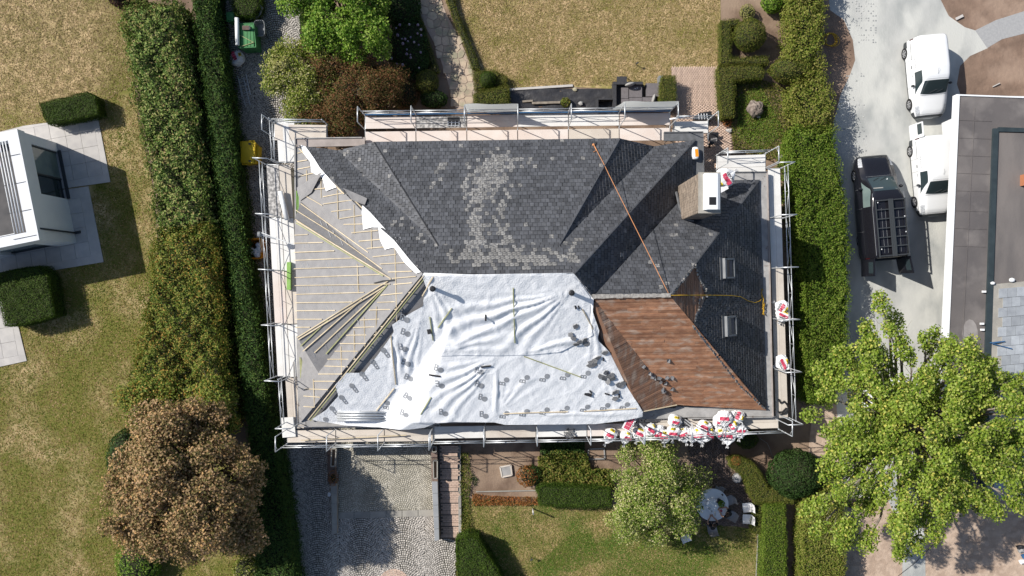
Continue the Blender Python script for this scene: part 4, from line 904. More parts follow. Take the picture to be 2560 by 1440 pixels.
# hips, valleys and ridges
def seam(name, pts, wd, th, m, up=0.02, parent=ROOF):
    b = MB()
    for p, q in zip(pts, pts[1:]): b.bar(p + Vector((0, 0, up)), q + Vector((0, 0, up)), wd, th)
    return b.build(name, m, parent)
seam('hip_strip', [aL, hL], .05, .03, M['slate_bed'], .03); seam('hip_strip', [aR, hR], .04, .03, M['slate'], .03); seam('hip_strip', [R2, cNE], .05, .03, M['slate'], .03)
seam('hip_strip', [R3, wNE], .05, .03, M['slate'], .03)
b = MB()
for i in range(26):                                        # mortar left along the wing ridge
    t = i / 26; p = R4.lerp(R3, t); q = R4.lerp(R3, t + 1 / 26); b.bar(p + Vector((0, .05, .03 + random.uniform(0, .015))), q + Vector((0, .05, .03)), random.uniform(.13, .2), .06)
b.build('ridge_mortar', M['mortar_ridge'], ROOF)
def ragged(pts, pl, n, wd, label=None):
    """broken edge slates and mortar along a line on the roof"""
    for i in range(n):
        t = (i + random.uniform(-.3, .3)) / n; L = len(pts) - 1; s = min(int(max(t, 0) * L), L - 1); f = max(t, 0) * L - s
        p = pts[s].lerp(pts[s + 1], f); z = pl.z(p.x, p.y)
        b = MB(); k = 5; r = [random.uniform(.5, 1.1) * wd for _ in range(k)]; a0 = random.uniform(0, 6)
        vs = [Vector((p.x + r[j] * math.cos(a0 + j * 1.257), p.y + r[j] * math.sin(a0 + j * 1.257), 0)) for j in range(k)]
        tl = random.uniform(.0, .03)
        top = [(q.x, q.y, pl.z(q.x, q.y) + .045 + tl * j) for j, q in enumerate(vs)]; bot = [(q.x, q.y, pl.z(q.x, q.y) + .01) for q in vs]
        b.add(top + bot, [tuple(range(k))] + [(j, j + k, (j + 1) % k + k, (j + 1) % k) for j in range(k)])
        b.build('broken_slate', M['slate_loose'] if random.random() < .6 else M['mortar_ridge'], ROOF)
ragged([plWE.px(1738, 662), plWE.px(1745, 690), plWE.px(1752, 705), plWE.px(1765, 722), plWE.px(1766, 742), plWE.px(1748, 748), plWE.px(1748, 770), plWE.px(1740, 790), plWE.px(1738, 808)], plWE, 26, .07)
ragged([plWE.px(1680, 735), plWE.px(1738, 662)], plWE, 16, .08)
ragged([plWE.px(1732, 815), plWE.px(1785, 882), plWE.px(1850, 965), plWE.px(1912, 1022)], plWE, 46, .085)

# bare boards
def boards(name, pts, pl, wd, m, mats_=None):
    o, e, d, n, q = proj(pts, pl); amin, amax = min(p.x for p in q), max(p.x for p in q); bmin, bmax = min(p.y for p in q), max(p.y for p in q)
    base = solid(name, [[p - n * .05 for p in pts]], M['slate_bed'], .1)
    r = bmin
    while r < bmax:
        a = amin - random.uniform(0, 2)
        while a < amax:
            L = random.uniform(2.2, 4.5); rect = [(a, r), (a + L - .006, r), (a + L - .006, r + wd - .02), (a, r + wd - .02)]; cl = clip2(rect, q)
            if len(cl) >= 3 and area([(p.x, p.y) for p in cl]) > .01:
                h = random.uniform(-.010, .010); top = [o + e * p.x + d * p.y + n * h for p in cl]; k = len(top)
                b = MB(); b.add([tuple(t) for t in top] + [tuple(t - n * .03) for t in top], [tuple(range(k))] + [(i, i + k, (i + 1) % k + k, (i + 1) % k) for i in range(k)]); b.build('board', m, base)
            a += L
        r += wd
    return base
boards('boarded_slope', [R4, R3, wSE, vSR], plWS, 0.165, M['board'])
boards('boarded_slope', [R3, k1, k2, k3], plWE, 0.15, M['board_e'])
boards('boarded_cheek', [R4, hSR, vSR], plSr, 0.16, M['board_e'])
solid('cheek_edge', [[q - Vector((0, 0, .015)) for q in (dn(plSf, sR)[0], hSR, R4)]], M['board_e'], .05)
b = MB(); b.bar(hSR + Vector((0, 0, -.03)), vSR + Vector((0, 0, -.03)), .05, .12); b.build('verge_board', M['batten'], HOUSE)

# west slopes: grey underlay and battens
def memb(pts, pl): return [Vector((p.x, p.y, pl.z(p.x, p.y))) for p in pts]
UND = solid('underlay', [memb([cNW, R1, cSW], plW), [aW, hWN, hWS], [aW, hWN, vWN], [aW, vWS, hWS]], M['membrane'], .1)
lo = lambda L_: [p - Vector((0, 0, .14)) for p in L_]
solid('underlay', [lo(memb([R1, R2, sR, P(1400, 1046, ZE), cSW], plS)), lo(dn(plSf, sL, sR, hSR, hSL)), lo([sL, hSL, vSL])], M['membrane'], .1)
def wall_under(a, b_, m=M['membrane']):      # closes the gablet's raised eaves down to the gutter
    bb = MB(); bb.add([tuple(a), tuple(b_), (b_.x, b_.y, ZE - .2), (a.x, a.y, ZE - .2)], [(0, 1, 2, 3)]); bb.build('eaves_board', m, HOUSE)
wall_under(hWN, hWS); wall_under(hSL, hSR, M['wallbrick']); wall_under(hL, hR, M['wallbrick']); wall_under(hSR, vSR, M['slate_bed']); wall_under(hR, vR, M['wallbrick']); wall_under(hL, vL, M['wallbrick']); wall_under(hWN, vWN); wall_under(hWS, vWS)
BT = [((735, 608), (807, 606)), ((735, 631), (836, 627)), ((735, 651), (885, 645)), ((735, 672), (910, 666)), ((737, 694), (950, 686)), ((737, 714), (975, 710)), ((738, 736), (910, 731)), ((738, 757), (880, 755)), ((738, 777), (838, 776)), ((738, 798), (805, 798)), ((737, 588), (770, 586)), ((739, 818), (775, 818)),
      ((897, 603), (955, 598)), ((917, 621), (965, 617)), ((932, 642), (990, 636)), ((950, 660), (1020, 656)), ((970, 680), (1030, 678)), ((980, 696), (1040, 691)), ((984, 711), (1030, 707)), ((952, 738), (1030, 730)), ((943, 756), (1012, 753)), ((923, 775), (992, 773)), ((900, 800), (980, 796)), ((883, 819), (960, 816)), ((866, 838), (940, 837)), ((850, 859), (915, 859)), ((837, 878), (895, 878)), ((819, 898), (890, 898)), ((812, 915), (870, 917)), ((796, 935), (855, 935)), ((785, 953), (838, 953)), ((762, 972), (820, 974)), ((759, 990), (800, 993)), ((759, 1016), (785, 1018)),
      ((744, 383), (762, 378)), ((744, 404), (768, 400)), ((744, 423), (775, 417)), ((746, 441), (808, 427)), ((777, 457), (810, 448)), ((779, 474), (815, 470)), ((808, 492), (860, 482)), ((808, 510), (880, 500)), ((828, 529), (905, 520)), ((848, 547), (905, 538)), ((859, 561), (908, 560)), ((879, 582), (945, 576)),
      ((885, 512), (886, 584)), ((843, 475), (845, 547)), ((802, 424), (803, 495)), ((766, 425), (767, 457)), ((987, 615), (992, 818)), ((928, 573), (929, 622)), ((893, 660), (896, 733)), ((941, 766), (940, 835)), ((910, 793), (912, 866)), ((885, 826), (886, 900)), ((852, 866), (854, 935)), ((783, 948), (786, 1018)), ((781, 452), (782, 478)),
      ((759, 487), (806, 514)), ((752, 509), (920, 631)), ((739, 525), (835, 585)), ((836, 586), (955, 672)), ((739, 549), (838, 612))]
GB = [((742, 553), (977, 697)), ((740, 557), (958, 690)), ((743, 844), (977, 698)), ((746, 849), (962, 716)), ((751, 866), (820, 800)), ((757, 878), (905, 748)), ((786, 882), (960, 718)), ((815, 885), (968, 712)), ((748, 372), (790, 415)), ((1060, 688), (770, 1050)), ((1066, 690), (776, 1052)), ((805, 432), (860, 485)), ((875, 490), (915, 530))]
for k, (lst, mm, lab) in enumerate(((BT, 'batten', None), (GB, 'batten', 'long hip or valley batten'))):
    for i, (p, q) in enumerate(lst):
        n = max(2, int(math.hypot(q[0] - p[0], q[1] - p[1]) / 60) + 1); pts = [RP(p[0] + (q[0] - p[0]) * t / n, p[1] + (q[1] - p[1]) * t / n, .03 + .018 * (i % 2)) for t in range(n + 1)]
        b = MB()
        for x, y in zip(pts, pts[1:]): b.bar(x, y, .036 if not k else .048, .03)
        b.build('batten', M['batten_g'] if (k and i % 3 == 1) else M['batten'], UND)
# manufacturer's print on the underlay: short dark dashes in pairs
b = MB()
for u0, v0 in [(x, y) for x in (755, 815, 880) for y in (605, 660, 716, 772)] + [(925, 670), (985, 590), (960, 640), (1000, 640), (870, 500), (905, 545), (835, 530), (940, 590), (980, 740), (985, 770), (920, 800), (915, 850), (870, 870), (840, 900), (835, 930), (800, 965), (775, 985), (770, 880), (800, 860), (840, 835), (880, 800), (800, 555), (850, 600), (900, 650), (820, 580)]:
    for k in (0, 12):
        if random.random() < .85: b.bar(RP(u0 + k, v0 - 4, .012), RP(u0 + k + 7, v0 + 13, .012), .03, .004)
tag(b.build('printed_marks', M['print'], UND), kind='stuff')
one('black_strip', M['black'], lambda b: [b.bar(RP(935, 708, .05), RP(958, 702, .05), .05, .03), b.bar(RP(958, 702, .05), RP(988, 700, .05), .05, .03)], UND)
one('cover_flap', M['membrane'], lambda b: [b.add([RP(740, 470, .06), RP(806, 428, .35), RP(778, 482, .12), RP(750, 502, .06)], [(0, 1, 2, 3), (3, 2, 1, 0)])], UND)

# gutters: flat boxes with raised lips
def gutter(pts, m='gutter', z0=ZE - .18, z1=ZE - .06):
    b = MB(); pw = [P(u, v, z1) for u, v in pts]; b.prism(pw, z0, z1); return b.build('gutter', M[m], HOUSE)
def lip(p, q, m='gutter'): one('gutter_lip', M[m], lambda b: b.bar(P(p[0], p[1], ZE - .05), P(q[0], q[1], ZE - .05), .05, .12), HOUSE)
gutter([(739, 346), (912, 343), (912, 364), (742, 368)], 'gutter_p'); lip((738, 346), (905, 344)); lip((738, 344), (740, 560))
gutter([(735, 368), (756, 368), (756, 560), (737, 560)]); gutter([(741, 840), (762, 840), (764, 1062), (746, 1062)]); lip((734, 905), (744, 1064))
gutter([(764, 1046), (1690, 1020), (1690, 1046), (766, 1066)]); lip((742, 1066), (1100, 1060))
gutter([(1660, 331), (1756, 330), (1758, 350), (1758, 440), (1738, 440), (1736, 352), (1660, 352)], 'lead'); lip((1660, 331), (1757, 330), 'lead'); lip((1757, 330), (1759, 440), 'lead')
gutter([(1758, 436), (1918, 430), (1924, 700), (1931, 1040), (1690, 1044), (1690, 1016), (1908, 1020), (1890, 458), (1758, 462)]); lip((1800, 431), (1918, 430), 'lead'); lip((1918, 430), (1932, 1042), 'gutter_p'); lip((1932, 1042), (1720, 1046))

# chimney
zb = 3.4; zt = 8.4
CH = [Vector((8.12, 3.28)), Vector((9.02, 3.28)), Vector((9.02, 4.98)), Vector((8.12, 4.98))]
cb = MB(); cb.prism([Vector((8.17, 3.33)), Vector((8.97, 3.33)), Vector((8.97, 4.93)), Vector((8.17, 4.93))], zb, zt - .02); CHI = cb.build('chimney', M['mortar'], HOUSE)
brk = MB(); bh = .145
for r in range(int((zt - zb) / bh)):
    z = zb + r * bh + bh / 2
    for (a, c) in zip(CH, CH[1:] + CH[:1]):
        L = (c - a).length; d = (c - a) / L; nb = int(round(L / .25)); w_ = L / nb; nn = Vector((d.y, -d.x))
        for i in range(nb + (1 if r % 2 else 0)):
            s = (i - (.5 if r % 2 else 0)) * w_; s0, s1 = max(s, 0), min(s + w_, L)
            if s1 - s0 < .03: continue
            m_ = a + d * (s0 + s1) / 2; brk.box((m_.x - nn.x * .04, m_.y - nn.y * .04, z), (s1 - s0 - .014, .1 + random.uniform(-.008, .008), bh - .016), rz=math.atan2(d.y, d.x))
M['chim'] = mat('chimney_brick', (0.30, 0.24, 0.19), (0.22, 0.18, 0.145), scale=5, var=0.25, bump=0.4, bscale=30)
tag(brk.build('bricks', M['chim'], CHI), kind='stuff')
one('concrete_cap', M['kerb'], lambda b: b.box((8.57, 4.13, zt + .03), (.96, 1.78, .1)), CHI)
def cowl(b):
    prof = [(-.34, 0), (-.34, .22), (-.22, .3), (.22, .3), (.34, .22), (.34, 0)]; y0, y1 = 3.38, 4.93
    n = len(prof); b.add([(8.62 + x, y0, zt + .08 + z) for x, z in prof] + [(8.62 + x, y1, zt + .08 + z) for x, z in prof], [(i, i + 1, i + n + 1, i + n) for i in range(n - 1)] + [tuple(range(n - 1, -1, -1)), tuple(range(n, 2 * n))])
cw = one('metal_cowl', M['white'], cowl, CHI)
one('flue_opening', M['black'], lambda b: [b.box((8.62, 3.74, zt + .385), (.30, .34, .012)), b.tube([(8.62, 3.74, zt + .36), (8.62, 3.74, zt + .40)], .06, 10)], CHI)
one('flashing', M['lead'], lambda b: b.tube([plE.px(1690, 480) + Vector((0, 0, .05)), RP(1700, 520, .08), RP(1712, 548, .08), RP(1735, 552, .06)], .06, 5), CHI)

# skylights
for (u, v, lab) in ((1817, 671, 'upper'), (1822, 815, 'lower')):
    p = plWE.px(u, v); n = plWE.n; d = Vector((0, 0, -1)) - n * Vector((0, 0, -1)).dot(n); d.normalize(); e = n.cross(d)
    Mx = Matrix((d, e, n)).transposed(); c = p + n * .1
    b = MB(); 
    for (x, y, lx, ly) in ((-.36, 0, .12, .95), (.36, 0, .08, .95), (0, -.44, .8, .08), (0, .44, .8, .08)): b.box(c + d * x + e * y, (lx, ly, .2), M=Mx)
    sk = b.build('skylight', M['grey_p'], HOUSE)
    one('pane', M['glass'], lambda b: b.box(c + n * .02, (.66, .82, .04), M=Mx), sk)
    one('flashing', M['lead'], lambda b: b.box(p + n * .04 - d * .5, (.22, 1.05, .03), M=Mx), sk)
    one('blind', M['cushion'], lambda b: b.box(c + n * .042 + d * .12, (.22, .74, .004), M=Mx), sk)
# snow hooks on the north slope
for u, v in ((1020, 365), (1190, 362), (1317, 360), (1484, 358)):
    p = plNf.px(u, v); one('roof_hook', M['black'], lambda b: b.tube([p + Vector((-.1, -.12, .03)), p + Vector((-.08, .04, .12)), p + Vector((.06, .06, .12)), p + Vector((.1, -.12, .03))], .014, 5), HOUSE)

# ---------------------------------------------------------------- white membrane sheets over the south side
def cloth(name, label, outline, up=0.05, cell=0.075, wr=0.03, folds=(), sag=None, m='tarp', parent=None):
    pw = [RP(u, v, up) for u, v in outline]; poly = [(p.x, p.y) for p in pw]
    xs = [p[0] for p in poly]; ys = [p[1] for p in poly]
    gx = np.arange(min(xs) - cell, max(xs) + cell, cell); gy = np.arange(min(ys) - cell, max(ys) + cell, cell); X, Y = np.meshgrid(gx, gy)
    sh = X.shape; x, y = X.ravel(), Y.ravel()
    ins = inpoly(x, y, poly)
    # rim vertices slide onto the outline so that the edge is smooth
    bx, by, bd = x.copy(), y.copy(), np.full(len(x), 9.0)
    for a, c in zip(poly, poly[1:] + poly[:1]):
        ex, ey = c[0] - a[0], c[1] - a[1]; L2 = ex * ex + ey * ey + 1e-9; t = np.clip(((x - a[0]) * ex + (y - a[1]) * ey) / L2, 0, 1)
        qx, qy = a[0] + t * ex, a[1] + t * ey; dd = np.hypot(x - qx, y - qy); k = dd < bd; bd = np.where(k, dd, bd); bx = np.where(k, qx, bx); by = np.where(k, qy, by)
    rim = (~ins) & (bd < cell * 1.5); x2 = np.where(rim, bx, x); y2 = np.where(rim, by, y)
    zr = roof_z(x2, y2)
    z = zr + up + wr * (0.5 * wob(x2, y2, 2.2) + .35 * wob(x2, y2, 5.1, 1) + .35) 
    cr = np.clip(1 - np.abs(np.sin(x2 * 2.3 + y2 * 1.1 + 1.3 * wob(x2, y2, .8))) * 3, 0, 1) + np.clip(1 - np.abs(np.sin(x2 * 1.2 - y2 * 2.6 + 1.6 * wob(x2, y2, .6, 2))) * 3, 0, 1); z += wr * .55 * cr
    for (u1, v1, u2, v2, h, wd, fr) in folds:      # fans of creases running from one point to another
        p, q = RP(u1, v1), RP(u2, v2); d = Vector((q.x - p.x, q.y - p.y)); L = d.length; d /= L
        s = (x2 - p.x) * d.x + (y2 - p.y) * d.y; c = -(x2 - p.x) * d.y + (y2 - p.y) * d.x
        sp = wd * np.clip(s / L, .08, 1.2); z += h * np.exp(-(c / sp) ** 2) * np.where((s > 0) & (s < L * 1.05), np.sin(np.pi * np.clip(s / L, 0, 1)) ** .5, 0) * (0.5 + 0.5 * np.cos(fr * c / sp + .6 * np.sin(s * 3)))
    if sag is not None: z = sag(x2, y2, z)
    used = ins | rim; idx = -np.ones(len(x), int); idx[used] = np.arange(used.sum()); I = idx.reshape(sh)
    a, b_, c, d = I[:-1, :-1].ravel(), I[:-1, 1:].ravel(), I[1:, 1:].ravel(), I[1:, :-1].ravel(); ii = ins.reshape(sh)
    ok = (a >= 0) & (b_ >= 0) & (c >= 0) & (d >= 0) & (ii[:-1, :-1] | ii[:-1, 1:] | ii[1:, 1:] | ii[1:, :-1]).ravel()
    T = np.stack([a, b_, c, d], 1)[ok]; V = np.stack([x2, y2, z], 1)[used]
    o = link(name, mesh_np(name, V, T, M[m], smooth=True), parent)
    if label: tag(o, label, 'tarpaulin')
    o['_'] = 0; del o['_']
    return o, (lambda px, py: px)
eave_y = cSW.y
def droop(x, y, z):
    d = np.clip((eave_y + .15) - y, 0, 1.0); zz = np.where(d > 0, np.minimum(z, ZE + 1.1 - 1.2 * d), z)
    return np.maximum(zz, ZE + .02)
T1 = [(1060, 682), (1180, 686), (1310, 684), (1432, 682), (1455, 705), (1484, 742), (1482, 780), (1498, 826), (1494, 850), (1524, 880), (1546, 925), (1568, 968), (1594, 1008), (1607, 1030), (1606, 1042), (1568, 1050), (1490, 1060), (1400, 1061), (1300, 1062), (1262, 1062), (1236, 1056), (1130, 1055), (1090, 1058), (1060, 1072), (1020, 1076), (980, 1072), (930, 1066),
      (860, 1062), (790, 1052), (780, 1048), (815, 1025), (846, 990), (838, 962), (866, 932), (910, 932), (950, 880), (985, 830), (980, 812), (1010, 792), (1060, 764), (1058, 752), (1066, 720), (1055, 690)]
FO = [(1430, 728, 1090, 830, .10, 1.3, 9), (1430, 728, 1240, 880, .09, 1.5, 10), (1070, 690, 1180, 860, .07, 1.0, 7), (985, 822, 1010, 960, .09, .8, 8), (1060, 760, 1000, 1000, .08, .9, 8), (1238, 895, 1090, 960, .10, 1.0, 8), (1238, 905, 1080, 1040, .10, 1.1, 9), (1245, 1030, 1340, 930, .05, .9, 7), (1240, 890, 1240, 1040, .10, .25, 3), (1500, 900, 1540, 1000, .05, .6, 8),
      (1480, 780, 1500, 920, .08, .6, 6), (1432, 690, 1484, 770, .08, .5, 6), (1064, 690, 1430, 690, .05, .4, 4), (1260, 1035, 1600, 1035, .06, .35, 4), (850, 1035, 1060, 1055, .06, .3, 4)]
TP, _ = cloth('tarpaulin', 'big white wrinkled roofing membrane draped over the south slopes', T1, folds=FO, sag=droop)
OV = [(1068, 690), (1180, 692), (1300, 690), (1428, 689), (1448, 704), (1476, 744), (1474, 800), (1482, 838), (1446, 858), (1400, 880), (1330, 887), (1240, 889), (1160, 888), (1098, 890), (1090, 868), (1086, 820), (1074, 770)]
TP2, _ = cloth('tarpaulin', 'plain upper white sheet lapped over the printed membrane below the ridge', OV, up=.10, wr=.035, folds=[(1430, 728, 1090, 830, .12, 1.3, 9), (1430, 728, 1240, 880, .10, 1.5, 10), (1070, 690, 1150, 880, .08, 1.0, 7), (1100, 880, 1300, 830, .08, .9, 7), (1300, 884, 1470, 840, .10, .5, 4)], sag=droop)
cloth('membrane_strip', 'white torn membrane strip hanging along the northwest hip', [(752, 362), (764, 366), (785, 395), (800, 420), (818, 440), (842, 468), (830, 472), (815, 478), (806, 445), (778, 430), (776, 405), (760, 385)], up=.07, cell=.06)
cloth('membrane_strip', 'second white membrane flap hanging below the dark slates', [(905, 512), (925, 530), (968, 578), (958, 570), (930, 568), (908, 574), (906, 545)], up=.07, cell=.06)
cloth('membrane_strip', 'third white membrane flap, nearest the ridge end', [(946, 566), (985, 600), (1025, 650), (1052, 680), (1040, 684), (1010, 655), (985, 618), (962, 624), (950, 600)], up=.07, cell=.06)
cloth('underlay_flap', 'grey curled underlay sheet on the edge of the dark slates', [(858, 470), (905, 490), (918, 496), (912, 512), (905, 510), (880, 500)], up=.12, cell=.06, m='membrane')
# prints on the membrane: letter B and a disc
def onT(p, dx, dy, ang, up=.075):
    return Vector((p.x, p.y, p.z))
dep = bpy.context.evaluated_depsgraph_get()
from mathutils.bvhtree import BVHTree
me = TP.data; n0 = len(me.vertices); bvh = BVHTree.FromPolygons([v.co for v in me.vertices] + [v.co for v in TP2.data.vertices], [tuple(p.vertices) for p in me.polygons] + [tuple(k + n0 for k in p.vertices) for p in TP2.data.polygons])
def hitT(x, y, up=.012):
    h = bvh.ray_cast(Vector((x, y, 30)), Vector((0, 0, -1)))
    return (h[0] + h[1] * up) if h[0] is not None else Vector((x, y, float(roof_z(x, y)) + .09))
def stroke_pts(kind):
    if kind == 'B':
        return [[(-.5, -1), (-.5, 1)], [(-.5, 1), (.2, 1), (.45, .8), (.45, .25), (.2, .05), (-.5, .05)], [(.2, .05), (.55, -.2), (.55, -.75), (.25, -1), (-.5, -1)]]
def logo(bm, u, v, ang, b_off=(0, 0), d_off=(12, 4), sc=1.0, letter=True, disc=True):
    c = RP(u, v); k = .021 * 0.85; ca, sa = math.cos(ang), math.sin(ang)
    if letter:
        for st in stroke_pts('B'):
            pp = []
            for x, y in st:
                X, Y = x * 7.5 * sc, y * 7.5 * sc; pp.append((c.x + (X * ca - Y * sa) * k, c.y + (X * sa + Y * ca) * k))
            for a, b2 in zip(pp, pp[1:]):
                d = Vector((b2[0] - a[0], b2[1] - a[1])); d.normalize(); nn = Vector((-d.y, d.x)) * .024; e = d * .02
                q = [(a[0] - e.x - nn.x, a[1] - e.y - nn.y), (b2[0] + e.x - nn.x, b2[1] + e.y - nn.y), (b2[0] + e.x + nn.x, b2[1] + e.y + nn.y), (a[0] - e.x + nn.x, a[1] - e.y + nn.y)]
                bm.add([hitT(*z) for z in q], [(0, 1, 2, 3)])
    if disc:
        dx, dy = d_off[0] * k, -d_off[1] * k; o = (c.x + dx, c.y + dy); n = 14; r = .135 * sc
        ring = [hitT(o[0] + r * f * math.cos(2 * math.pi * i / n), o[1] + r * f * math.sin(2 * math.pi * i / n)) for f in (.5, 1) for i in range(n)]
        bm.add([hitT(*o)] + ring, [(0, 1 + i, 1 + (i + 1) % n) for i in range(n)] + [(1 + i, 1 + n + i, 1 + n + (i + 1) % n, 1 + (i + 1) % n) for i in range(n)])
for u, v in ((968, 882), (941, 911), (914, 941), (889, 970), (863, 999), (839, 1026)):
    b = MB(); logo(b, u, v + 4, math.radians(205), d_off=(-7, -12)); b.build('logo', M['print'], TP)
b = MB(); logo(b, 815, 1048, 0, letter=False, d_off=(0, 0)); b.build('logo', M['print'], TP)
for u, v, a in ((1005, 868, 0), (1013, 905, -20), (1020, 942, -25), (1018, 990, -35), (1009, 1032, -20), (1011, 830, -20), (1094, 920, -15), (1097, 960, 0), (1106, 1030, 0), (1195, 926, -10), (1196, 960, -15), (1204, 993, -10), (1207, 1036, 0), (1009, 795, -20)):
    b = MB(); logo(b, u - 3, v - 2, math.radians(a), d_off=(11, 7)); b.build('logo', M['print'], TP)
b = MB(); logo(b, 966, 1018, math.radians(80), d_off=(4, -14)); b.build('logo', M['print'], TP)
for u, v in ((1255, 958), (1306, 952), (1356, 949), (1407, 945), (1458, 941), (1256, 1041), (1306, 1036), (1356, 1032), (1406, 1028), (1457, 1025), (1507, 1021), (1556, 1019)):
    b = MB(); logo(b, u, v, math.radians(80), d_off=(12, -10), sc=.95); b.build('logo', M['print'], TP)
# battens holding the sheet down
for i, (p, q, g) in enumerate((((1283, 720), (1287, 856), 1), ((1310, 890), (1452, 942), 1), ((1130, 770), (1096, 818), 1), ((1084, 690), (1056, 740), 0), ((1455, 772), (1482, 822), 0), ((1075, 792), (1083, 850), 1), ((986, 970), (942, 1025), 0), ((1078, 992), (1052, 1035), 1), ((1258, 1033), (1420, 1028), 0), ((1460, 1027), (1590, 1020), 0), ((978, 840), (990, 960), 0))):
    n = 6; pts = [RP(p[0] + (q[0] - p[0]) * t / n, p[1] + (q[1] - p[1]) * t / n) for t in range(n + 1)]; pts = [hitT(x.x, x.y, .025) for x in pts]
    b = MB(); 
    for x, y in zip(pts, pts[1:]): b.bar(x, y, .045, .03)
    b.build('holding_batten', M['batten_g' if g else 'batten'], TP)
for i, (u, v, w_, h_, a) in enumerate(((1215, 793, 4, 15, 0), (1073, 826, 9, 15, .2), (1087, 938, 28, 4, -.15), (1215, 915, 24, 4, .12), (1470, 985, 18, 8, -.3), (1517, 984, 13, 4, -.3), (1547, 987, 4, 12, 0), (1438, 767, 4, 9, .3), (1446, 767, 3, 9, .3), (1508, 897, 3, 9, 0), (1518, 930, 6, 6, 0), (1476, 978, 4, 10, .6))):
    c = RP(u, v); c = hitT(c.x, c.y, .03); k = .0195
    one('tape', M['black'], lambda b: b.box(c, (w_ * k, h_ * k, .04), rz=a), TP)
# vent pipes through the sheet
for lab, u, v in (('vent pipe with dark cap in the upper left corner of the white sheet', 1086, 722), ('vent pipe with dark cap near the right end of the ridge', 1426, 732)):
    p = RP(u, v); root = thing('vent_pipe', lab, 'vent pipe', p)
    one('pipe', M['grey_p'], lambda b: b.tube([p - Vector((0, 0, .1)), p + Vector((0, 0, .75))], .085, 12), root, True)
    one('cap', M['black'], lambda b: b.lathe(p + Vector((0, 0, .72)), [(.12, 0), (.13, .08), (.06, .14)], 12), root)
# loose slates weighing down the sheet
SL_ = [(1440, 815), (1427, 836), (1433, 845), (1448, 853), (1462, 848), (1458, 852), (1440, 858), (1478, 906), (1487, 900), (1495, 893), (1512, 880), (1475, 912), (1500, 940), (1508, 943), (1520, 940), (1530, 946), (1528, 938), (1545, 962), (1556, 957), (1552, 964), (1540, 978), (1536, 994), (1536, 980), (1513, 930), (1485, 908), (1466, 858), (1520, 952)]
for i, (u, v) in enumerate(SL_):
    p = RP(u, v); p = hitT(p.x, p.y, .03); h = bvh.ray_cast(Vector((p.x, p.y, 30)), Vector((0, 0, -1))); n = h[1] if h[1] else Vector((0, 0, 1))
    n = (n + Vector((random.gauss(0, .12), random.gauss(0, .12), 0))).normalized(); e = n.cross(Vector((random.gauss(0, 1), random.gauss(0, 1), .1))).normalized(); d = n.cross(e)
    b = MB(); k = 5; r = [random.uniform(.10, .2) for _ in range(k)]
    top = [p + (e * math.cos(j * 1.2566) + d * math.sin(j * 1.2566)) * r[j] + n * .03 for j in range(k)]
    b.add([tuple(t) for t in top] + [tuple(t - n * .025) for t in top], [tuple(range(k)), tuple(range(2 * k - 1, k - 1, -1))] + [(j, j + k, (j + 1) % k + k, (j + 1) % k) for j in range(k)])
    o = b.build('loose_slate', M['slate_loose']); w_ = 'uppermost' if v < 825 else 'second' if v < 870 else 'third' if v < 915 else 'lower middle' if v < 955 else 'lowest'
    tag(o, 'loose grey slate in the %s cluster weighing down the white sheet' % w_, 'slate', 'loose slates, %s cluster on the white sheet' % w_)
for i, (u, v) in enumerate(((1608, 917), (1625, 934), (1632, 942), (1649, 945), (1652, 956), (1665, 958), (1680, 944), (1673, 903), (1681, 972), (1660, 980), (1657, 975), (1668, 944), (1638, 947))):
    p = RP(u, v, .05); b = MB(); k = 5; r = [random.uniform(.07, .16) for _ in range(k)]; t0 = random.uniform(0, .08)
    top = [(p.x + r[j] * math.cos(j * 1.2566), p.y + r[j] * math.sin(j * 1.2566), p.z + t0 * (j % 3) - .0) for j in range(k)]
    b.add(top + [(x, y, z - .03) for x, y, z in top], [tuple(range(k)), tuple(range(2 * k - 1, k - 1, -1))] + [(j, j + k, (j + 1) % k + k, (j + 1) % k) for j in range(k)])
    tag(b.build('loose_slate', M['slate_loose']), 'broken grey slate caught on the bare brown boards' + (', higher single one' if i in (0, 7) else ', lower cluster'), 'slate', 'broken slates on the boards, ' + ('single ones' if i in (0, 7) else 'cluster'))
# four zinc pipes lying on the sheet at the south eave
for i in range(4):
    a, c = P(843, 1031 + i * 6.5, ZE + .55 - .06 * i), P(966, 1031 + i * 6.5, ZE + .55 - .06 * i)
    tag(one('zinc_pipe', M['galv'], lambda b: b.tube([a, c], .058, 10), smooth=True), ('uppermost', 'second from the top', 'third from the top', 'lowest')[i] + ' of the four zinc pipes lying on the white sheet corner', 'pipe', 'zinc pipes at the eave')
